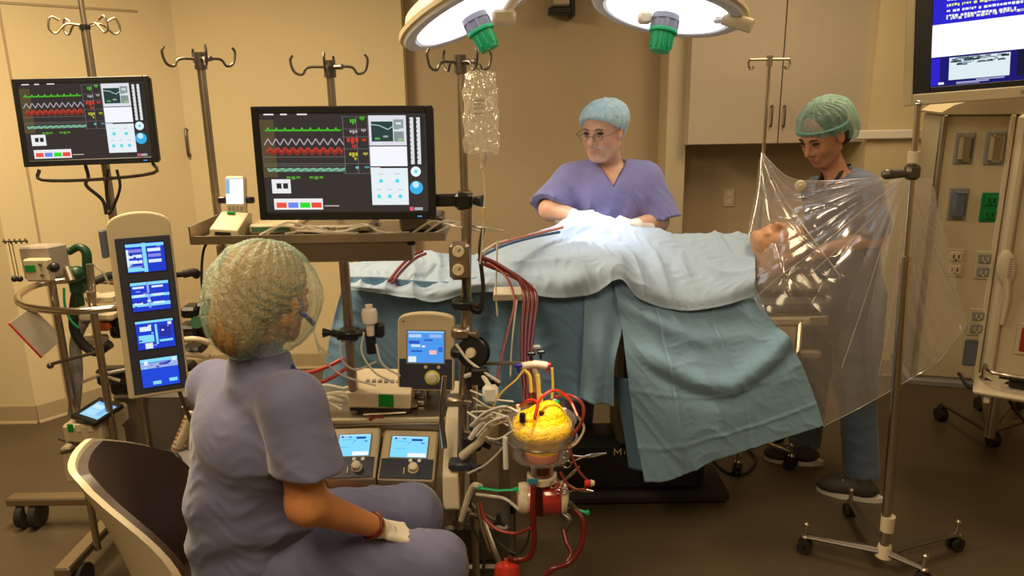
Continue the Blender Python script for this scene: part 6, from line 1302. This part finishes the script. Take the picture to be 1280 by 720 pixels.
# ring handle and posts
ring = [(24, 374), (36, 382), (62, 387), (96, 389), (128, 383), (152, 376)]
YR_ = [2.52, 2.46, 2.42, 2.40, 2.42, 2.46]
zr = P(96, 389, 2.40).z
ctr = V3((-1.5, 2.62, zr))
L_ = [PX(px, Y, zr) for (px, _), Y in zip(ring, YR_)]; back = [PX(168, 2.6, zr), PX(150, 2.78, zr), PX(95, 2.84, zr), PX(48, 2.78, zr), PX(24, 2.62, zr)]
b = B(); b.tube(L_ + back + [L_[0]], .0125, 10, smooth=6, cap=False); b.build('ring_handle', chrome, t, smooth=True)
for px, py, Y, z0 in ((64, 350, 2.5, .12), (114, 372, 2.44, .12)):
    q = P(px, py, Y); b = B(); b.cyl((q.x, q.y, z0), (q.x, q.y, q.z + .02), .0125, n=14); b.build('post', steel, t, smooth=True)
b = B(); b.tube([P(65, 455, 2.5), P(90, 448, 2.48), P(122, 440, 2.46)], .006, 8); b.tube([P(120, 470, 2.45), P(160, 462, 2.5)], .008, 8); b.ball(P(63, 457, 2.5), .012, 10); b.build('cross_rod', dark_steel, t, smooth=True)
# base beams and castors
fa = PZ(42, 657, 0); fb = PZ(120, 712, 0)
b = B(); zb = P(40, 625, fa.y).z; span(b, fa.x - .08, fa.x + .45, fa.y - .03, fa.y + .03, zb - .015, zb + .02, .006); span(b, fa.x + .4, fa.x + .46, 2.35, fa.y, zb - .015, zb + .02, .006); b.build('base_beam', steel, t)
def caster(c, parent, r=.055, m_=black_r):
    b = B()
    for s in (-1, 1): b.cyl(c + V3((s * .028 - .014, 0, r - c.z)), c + V3((s * .028 + .014, 0, r - c.z)), r, n=22)
    b.cyl((c.x, c.y, r), (c.x, c.y, r + .06), .012, n=10); k = b.build('caster', m_, parent, smooth=True)
    b = B(); b.box((c.x, c.y, r + .03), (.03, .05, .05), bev=.01); b.build('fork', beige_p, k)
caster(fa, t); caster(V3((fa.x + .43, 2.42, 0)), t)
# column and cabinet
xc = P(205, 540, 2.75).x
b = B(); span(b, P(142, 520, 2.72).x, P(262, 520, 2.72).x, 2.72, 3.0, .28, P(190, 497, 2.72).z + .02, .02); b.build('cabinet', mat('cabinet_grey', (.20, .175, .155), .55), t)
b = B(); span(b, -1.35, -.95, 2.5, 2.56, .1, .13, .01); span(b, -1.35, -.95, 2.9, 2.96, .1, .13, .01); span(b, -1.38, -1.32, 2.5, 2.96, .1, .13, .01); span(b, -.98, -.92, 2.5, 2.96, .1, .13, .01); b.build('lower_frame', steel, t)
for x, y in ((-1.33, 2.53), (-.96, 2.53), (-1.33, 2.93), (-.96, 2.93)): caster(V3((x, y, 0)), t, .04)
for px in (150, 245):
    q = P(px, 600, 2.72); b = B(); span(b, q.x - .012, q.x + .012, 2.7, 2.73, .13, .6, .003); b.build('upright', steel, t)
# tray with rails
za = P(160, 585, 2.55).z
a, c = P(158, 583, 2.55), P(250, 552, 2.75); e, f = P(172, 622, 2.38), P(252, 596, 2.5)
b = B(); b.tube([a, c], .009, 8); b.tube([e, f], .016, 10, flat=.6); b.tube([a, e], .009, 8); b.tube([c, f], .009, 8); b.build('tray_rail', steel, t, smooth=True)
b = B(); b.add([a - V3((0, 0, .01)), c - V3((0, 0, .01)), f - V3((0, 0, .01)), e - V3((0, 0, .01)), a - V3((0, 0, .018)), c - V3((0, 0, .018)), f - V3((0, 0, .018)), e - V3((0, 0, .018))], [(0, 1, 2, 3), (7, 6, 5, 4), (0, 4, 5, 1), (1, 5, 6, 2), (2, 6, 7, 3), (3, 7, 4, 0)]); b.build('tray', grey_p, t)
# black coil on the tray, ribbed hose and small fittings
q = P(210, 583, 2.52); b = B(frame(q, (-.2, -.8, .55), (0, 0, 1)))
for k in range(3): b.tube([((.055 + .006 * k) * math.cos(i * math.pi / 12), .012 * k, (.045 + .004 * k) * math.sin(i * math.pi / 12)) for i in range(25)], .008, 8, cap=False)
tag(b.build('cable_coil', cable_m, smooth=True), 'black cable coiled in a ring on the low tray left of the seated woman', 'cable')
b = B(); pts = [P(240, 515, 2.5), P(232, 540, 2.48), P(220, 562, 2.48)]; b.tube(pts, .017, 12)
o = b.build('ribbed_hose', cream_p, smooth=True); tag(o, 'short cream ribbed hose beside the left edge of the woman’s scrubs', 'hose')
for k in range(9):
    a_ = pts[0].lerp(pts[2], (k + .5) / 9); b = B(); dd = (pts[2] - pts[0]).normalized(); b.cyl(a_ - dd * .003, a_ + dd * .003, .0195, n=14); b.build('rib', mat('rib_brown', (.3, .17, .1), .5), o, smooth=True)
b = B(); b.tube([P(182, 575, 2.5), P(190, 588, 2.48), P(188, 600, 2.47)], .006, 8, smooth=4); b.box(P(180, 590, 2.46), (.06, .04, .06), bev=.01); b.build('tray_clamp', cream_p, t, smooth=True)
b = B(); b.box(P(185, 592, 2.5), (.05, .06, .04), bev=.006); b.box(P(200, 606, 2.47), (.1, .05, .02), bev=.006); b.build('tray_block', black, t)
# pale foot bracket
b = B(); b.tube([P(248, 608, 2.2), P(250, 640, 2.18), P(247, 656, 2.16), P(232, 665, 2.12)], [.010, .010, .012, .008], 10, smooth=5); tag(b.build('foot_bracket', cream_p, smooth=True), 'cream curved bracket just left of the seated woman’s hip', 'bracket')
# loop hose
b = B(); b.tube([P(108, 395, 2.6), P(95, 425, 2.58), P(96, 470, 2.56), P(92, 520, 2.56)], .02, 12, smooth=6); o = b.build('hose', grey_p, t, smooth=True, label='thick grey corrugated hose')
b = B(); b.tube([P(100, 340, 2.6), P(92, 390, 2.58), P(96, 420, 2.56), P(118, 440, 2.55), P(138, 430, 2.55)], .016, 12, smooth=6); b.tube([P(118, 352, 2.62), P(135, 345, 2.66), P(158, 342, 2.7)], .014, 10, smooth=4); b.build('hose', black_r, t, smooth=True, label='black rubber hose')
# instruments behind the four-screen panel
b = B()
rr = random.Random(5)
for k in range(7): q = P(112 + rr.random() * 50, 395 + rr.random() * 100, 2.62 + rr.random() * .1); b.box(q, (.05 + rr.random() * .07, .06, .03 + rr.random() * .05), bev=.01); b.build('valve_block', black, t); b = B()

b = B(); q = P(128, 392, 2.6); b.box(q, (.12, .1, .03), bev=.008); b.build('upper_box', cream_p, t); b = B(); b.box(P(128, 372, 2.62), (.1, .06, .03), bev=.008); b.build('upper_box', cream_p, t)
b = B(); q = P(130, 408, 2.58); b.box(q, (.045, .03, .03), bev=.008); b.build('knob_orange', mat('orange_knob', (.6, .12, .03), .4), t)
b = B(); b.box(P(118, 425, 2.6), (.08, .06, .03), bev=.006); b.build('lower_box', beige_p, t); b = B(); b.tube([P(102, 478, 2.56), P(125, 470, 2.55), P(150, 476, 2.56)], .006, 8, smooth=4); b.build('bent_pipe', beige_p, t, smooth=True)
# lower drawer block with touch display
M, W, Hh = quadframe(P(87, 519, 2.42), P(117, 529, 2.37), P(112, 491, 2.55))
b = B(M); span(b, 0, W, -.02, 0, 0, Hh, .004); td = b.build('touch_display', black, t)
screen('screen', M @ Matrix.Translation((W * .22, .001, Hh * .15)), W * .75, Hh * .65, [(0, 0, 1, 1, (.35, .7, .95, 1)), (0, 0, 1, .1, (.2, .5, .9, 1)), (.1, .2, .5, .25, (.6, .85, 1, 1)), (.65, .2, .25, .6, (.25, .55, .9, 1)), (.1, .55, .5, .3, (.45, .8, .98, 1))], td)
a, c = P(84, 552, 2.42), P(128, 528, 2.42); b = B(); span(b, a.x, c.x, 2.4, 2.6, a.z, c.z + .0, .008); dk = b.build('control_block', beige_p, t)
for px, m_ in ((88, mat('label_green', (.0, .25, .03), .5)), (98, cream_p), (113, cream_p)): b = B(); b.box(P(px, 535, 2.398), (.02, .006, .03), bev=.003); b.build('button', m_, dk)
b = B(); b.tube([P(74, 548, 2.42), P(90, 553, 2.4), P(108, 560, 2.42)], .006, 8); b.tube([P(76, 566, 2.42), P(94, 562, 2.42)], .006, 8); b.build('drawer_rail', dark_steel, t, smooth=True)
a, c = P(86, 600, 2.44), P(128, 556, 2.44); b = B(); span(b, a.x, c.x, 2.42, 2.6, a.z, c.z, .006); b.build('drawer_block', beige_p, t)

# four-screen display tower
M, W, Hh = quadframe(P(161, 500, 2.16), P(238, 488, 2.235), P(134, 282, 2.22))
t = thing('display_panel', 'tall beige panel with four stacked blue screens beside the seated woman', 'display', M @ V3((W / 2, -.03, 0)))
Mz = M @ Matrix(((1, 0, 0, 0), (0, 0, 1, 0), (0, 1, 0, 0), (0, 0, 0, 1)))
out = [(0, 0), (W, 0), (W, Hh)] + [(W / 2 + W / 2 * math.cos(a) * .97, Hh + .035 * math.sin(a)) for a in [k * math.pi / 12 for k in range(1, 12)]] + [(0, Hh)]
b = B(Mz); b.prism(out, .055, z0=-.055); b.build('case', beige_p, t, bevel=.006)
b = B(M); span(b, W * .10, W - .006, 0, .004, .012, Hh * .925, .0015); b.build('front_panel', navy_p, t)
DBu, Cy, Wt_, Vi = (.02, .05, .62, 1), (.25, .72, .95, 1), (.75, .85, 1, 1), (.25, .25, .75, 1)
for k in range(4):
    z0 = Hh * (.725 - k * .2225); sw_, sh_ = W * .60, Hh * .165
    b = B(M); span(b, W * .25 - .003, W * .25 + sw_ + .003, .004, .0055, z0 - .003, z0 + sh_ + .003); b.build('screen_bezel', black, t)
    if k == 0: it = [(0, 0, 1, 1, DBu), (.42, .0, .1, 1, Cy), (0, .02, 1, .1, Cy)] + [(.06 + .5 * (j % 2), .2 + .19 * (j // 2), .34, .11, (Wt_ if j % 3 else Vi)) for j in range(7)] + [(.0, .82, .5, .14, Cy), (.0, .2, .06, .6, Wt_)]
    elif k == 1: it = [(0, 0, 1, 1, DBu), (.0, .0, 1, .1, Cy), (0, .42, 1, .1, Cy), (0, .72, 1, .12, Cy)] + [(.05 + .5 * (j % 2), .14 + .28 * (j // 2), .3, .07, Wt_) for j in range(6)] + [(.42, .0, .06, .9, (.3, .4, .9, 1))]
    elif k == 2: it = [(0, 0, 1, 1, DBu), (0, 0, 1, .08, Cy), (.5, .15, .06, .7, Cy), (.1, .2, .3, .16, Wt_), (.05, .5, .4, .25, Cy), (.2, .78, .2, .2, Wt_), (.6, .7, .35, .08, Cy), (.62, .2, .3, .4, (.03, .03, .35, 1)), (.85, .1, .1, .1, Wt_)]
    else: it = [(0, 0, 1, 1, (.02, .07, .70, 1)), (0, .0, 1, .12, Cy), (0, .14, 1, .2, (.35, .45, .8, 1)), (.1, .05, .1, .16, Wt_), (.85, .03, .12, .12, Wt_), (.28, .8, .22, .12, Cy), (.72, .76, .22, .12, Cy), (.5, .16, .25, .1, (.1, .1, .5, 1))]
    for j in range(8): it.append((.03 + rr.random() * .8, .1 + rr.random() * .75 * (1 if k < 3 else .3), .05 + rr.random() * .08, .05, rr.choice([Cy, Wt_, (.03, .03, .4, 1), Vi])))
    screen('screen', M @ Matrix.Translation((W * .25, .0058, z0)), sw_, sh_, it, t)
b = B(M); b.tube([(W + .02, -.06, Hh * .68), (W + .055, -.06, Hh * .685), (W + .06, -.1, Hh * .66)], .013, 10, smooth=3); b.tube([(W * .5, -.06, Hh * .68), (W + .03, -.06, Hh * .68)], .009, 8); b.build('grab_handle', black_r, t, smooth=True)
b = B(M); b.tube([(W * .5, -.05, Hh * .4), (W * .5, -.12, Hh * .4), (W * .1, -.3, Hh * .4)], .014, 10, smooth=3); b.build('mount_arm', dark_steel, t, smooth=True); b = B(M); b.tube([(W * .8, -.03, .01), (W * .95, -.08, -.12)], .006, 8); b.build('lower_rod', dark_steel, t, smooth=True)

# roller gear seen between the panel and the woman
q = P(246, 400, 2.6); t = thing('roller_pump', 'dark roller pump parts between the four-screen panel and the woman’s cap', 'medical pump', q + V3((0, 0, -.12)))
b = B()
for k, (px, py, sx_, sz_) in enumerate(((240, 388, .06, .04), (256, 384, .04, .05), (238, 412, .07, .05), (258, 410, .05, .06), (242, 436, .08, .03), (232, 458, .06, .03))): b.box(P(px, py, 2.6 + .02 * (k % 2)), (sx_, .08, sz_), bev=.01); b.build('housing', black, t); b = B()

b = B(); b.cyl(P(246, 403, 2.54), P(246, 403, 2.58), .022, n=16); b.build('roller', mat('front_green', (.05, .16, .08), .4), t, smooth=True)
b = B(); b.tube([P(228, 425, 2.55), P(244, 424, 2.53), P(262, 428, 2.55)], .011, 10, smooth=4); b.tube([P(230, 442, 2.55), P(262, 446, 2.55)], .010, 8); b.tube([P(236, 470, 2.55), P(262, 455, 2.55)], .012, 8); b.build('pipes', cream_p, t, smooth=True)
# cable from the shelf down the left
b = B(); b.tube([P(262, 298, 2.2), P(254, 315, 2.2), P(252, 350, 2.22), P(256, 385, 2.24)], .004, 8, smooth=6); tag(b.build('cable', cable_m, smooth=True), 'thin dark cable hanging from the left end of the shelf', 'cable')

# grey box instrument with green label on the first post
M, W, Hh = quadframe(P(30, 350, 2.5), P(66, 350, 2.46), P(26, 309, 2.5))
t = thing('flow_meter', 'grey box instrument with a small green label on the leftmost cart post', 'instrument', M @ V3((W / 2, -.03, 0)))
b = B(M); span(b, 0, W, -.08, 0, 0, Hh, .006); b.build('housing', mat('meter_grey', (.30, .26, .21), .5), t)
b = B(M); span(b, W * .35, W * 1.15, 0, .03, .0, Hh * .68, .006); b.build('front_block', beige_p, t)
b = B(M); span(b, W * .42, W * .78, .03, .032, Hh * .3, Hh * .5); b.build('label', mat('label_green', (.0, .25, .03), .5), t)
for z_ in (.2, .52): b = B(M @ Matrix.Translation((W * .98, .03, Hh * z_)) @ Matrix.Rotation(-math.pi / 2, 4, 'X')); b.lathe([(.005, 0), (.005, .006), (.0001, .006)], 10); b.build('port', dark_steel, t)
b = B(M); b.tube([(W * 1.1, .02, Hh * .4), (W * 1.25, .02, Hh * .42)], [.006, .014], 10); b.ball((W * 1.32, .02, Hh * .42), .017, 12); b.build('side_knob', black, t, smooth=True)
b = B(M); b.tube([(-.06, 0, Hh + .02), (.05, 0, Hh + .02)], .003, 6)
for k in range(5): b.tube([(-.055 + .024 * k, 0, Hh + .028), (-.048 + .024 * k, 0, Hh + .012)], .003, 6)
for x in (-.035, -.02): b.tube([(x, 0, Hh + .02), (x, 0, .01)], .0015, 5)
b.build('hanger', dark_steel, t)
for x in (-.042, -.018): b = B(M); b.ball((x, 0, .004), .011, 10); b.build('weight', black, t, smooth=True)
# dark green regulator
q = P(98, 330, 2.55); t = thing('gas_valve', 'dark green angled gas valve standing above the ring handle', 'valve', P(100, 372, 2.55))
gm = mat('valve_green', (.012, .055, .022), .4)
b = B(); b.tube([P(88, 314, 2.55), P(98, 309, 2.55), P(107, 314, 2.55), P(109, 330, 2.55), P(108, 352, 2.56)], [.012, .013, .015, .016, .016], 12, smooth=5); b.ball(P(87, 314, 2.55), .014, 10); b.build('elbow', gm, t, smooth=True)
b = B(); b.box(P(97, 352, 2.55), (.05, .05, .09), bev=.012); b.ball(P(96, 342, 2.53), .028, 12); b.tube([P(97, 352, 2.55), P(101, 382, 2.55)], .014, 10); b.build('body', gm, t, smooth=True)
b = B(); b.tube([P(84, 335, 2.52), P(90, 352, 2.5)], .016, 10); b.tube([P(112, 330, 2.52), P(116, 372, 2.52)], .012, 10); b.build('cylinder', steel, t, smooth=True)
b = B(); b.tube([P(80, 360, 2.5), P(81, 382, 2.5), P(88, 400, 2.5), P(98, 410, 2.5)], .004, 8, smooth=5); b.build('green_line', green_p, t, smooth=True)
b = B(); b.tube([P(116, 330, 2.6), P(128, 340, 2.62), P(136, 355, 2.64)], .004, 6, smooth=4); b.build('thin_line', clear_tube, t, smooth=True)
b = B(); a = P(128, 288, 2.66); b.box((a.x, 2.66, P(128, 305, 2.66).z), (.02, .03, .1), bev=.004); tag(b.build('pole_block', mat('slate_cover', (.17, .2, .27), .3, .5)), 'slim slate block clipped on the monitor pole below the screen', 'clip')
# sheet of paper in a sleeve with a red edge
cs = [P(11, 404, 2.42), P(40, 384, 2.46), P(80, 422, 2.5), P(52, 447, 2.46)]
n_ = (cs[1] - cs[0]).cross(cs[3] - cs[0]).normalized() * .0015
t = thing('document_sleeve', 'tilted document sleeve with a red edge hanging below the ring handle', 'papers', cs[3])
b = B(); b.add([c + n_ for c in cs] + [c - n_ for c in cs], [(0, 1, 2, 3), (7, 6, 5, 4), (0, 4, 5, 1), (1, 5, 6, 2), (2, 6, 7, 3), (3, 7, 4, 0)]); b.build('sheet', mat('paper', (.55, .5, .42), .6, var=.15, vscale=25), t)
b = B(); b.tube([cs[0], cs[3]], .004, 6); b.build('red_edge', mat('red_edge', (.5, .03, .03), .5), t)
b = B(); b.tube([cs[1], P(62, 392, 2.44)], .002, 6); b.build('string', steel, t)

# ================================================================== chair
fd = V3((.94, .34, 0)).normalized(); sd = V3((fd.y, -fd.x, 0))      # facing, and the sitter's right
c0 = V3((-.74, 1.80, 0)); t = thing('office_chair', 'cream shell office chair with dark brown upholstery under the seated woman', 'chair', c0)
CMx = Matrix(((sd.x, fd.x, 0, c0.x), (sd.y, fd.y, 0, c0.y), (0, 0, 1, 0), (0, 0, 0, 1)))   # local x: right, y: forward
def back_pt(u, v, off=0.0, grow=0.0):
    a = max(0, v - .45) / .55; wv = (.232 + .02 * v + grow) * (1 - .62 * a ** 2.6); x = u * wv
    lean = -.22 - .12 * v + .02 * math.sin(v * 3); y = lean + .13 * (abs(x) / .24) ** 2.2 + off; return V3((x, y, .44 + v * (.455 + grow)))
def shell(name, m_, off0, off1, grow, v0=0.0):
    nu, nv = 25, 17; vs = []; fs = []
    for off in (off0, off1):
        for j in range(nv):
            for i in range(nu): vs.append(CMx @ back_pt(-1 + 2 * i / (nu - 1), v0 + (1 - v0) * j / (nv - 1), off, grow))
    K = nu * nv
    for j in range(nv - 1):
        for i in range(nu - 1): a = j * nu + i; fs.append((a, a + 1, a + nu + 1, a + nu)); fs.append((K + a + nu, K + a + nu + 1, K + a + 1, K + a))
    for i in range(nu - 1): fs.append((i, K + i, K + i + 1, i + 1)); a = (nv - 1) * nu + i; fs.append((a, a + 1, K + a + 1, K + a))
    for j in range(nv - 1): a = j * nu; fs.append((a, a + nu, K + a + nu, K + a)); a = j * nu + nu - 1; fs.append((a, K + a, K + a + nu, a + nu))
    b = B(); b.add(vs, fs); o = b.build(name, m_, t, smooth=True); return o
shell('back_shell', cream_p, -.02, -.004, .012); shell('back_pad', mat('chair_leather', (.055, .035, .028), .45, bump=.05, bscale=150), -.003, .022, .003, .03)
def se(name, m_, z0, z1, g):
    out = [(.24 * (abs(math.cos(a)) ** .6) * math.copysign(1, math.cos(a)) * g, (-.0 + .235 * (abs(math.sin(a)) ** .6) * math.copysign(1, math.sin(a)) * g)) for a in [i * math.pi / 20 for i in range(40)]]
    b = B(CMx); b.prism(out, z1 - z0, z0=z0); return b.build(name, m_, t, bevel=.008)
se('seat_shell', cream_p, .415, .43, 1.0); se('seat_pad', MATS['chair_leather'], .43, .465, .96)
b = B(CMx); b.tube([(0, 0, .1), (0, 0, .415)], .028, 14); b.build('column', dark_steel, t, smooth=True)
for k in range(5):
    a = k * 2 * math.pi / 5 + .35; e = V3((math.cos(a) * .29, math.sin(a) * .29, 0)); b = B(CMx); b.tube([(0, 0, .12), e + V3((0, 0, .075))], [.026, .015], 10, flat=.7); lg = b.build('leg', dark_steel, t, smooth=True)
    b = B(CMx)
    for s in (-1, 1): b.cyl(e + V3((s * .008, 0, .028)), e + V3((s * .022, 0, .028)), .028, n=16)
    b.box(e + V3((0, 0, .055)), (.02, .03, .03), bev=.005); b.build('caster', black_r, lg, smooth=True)
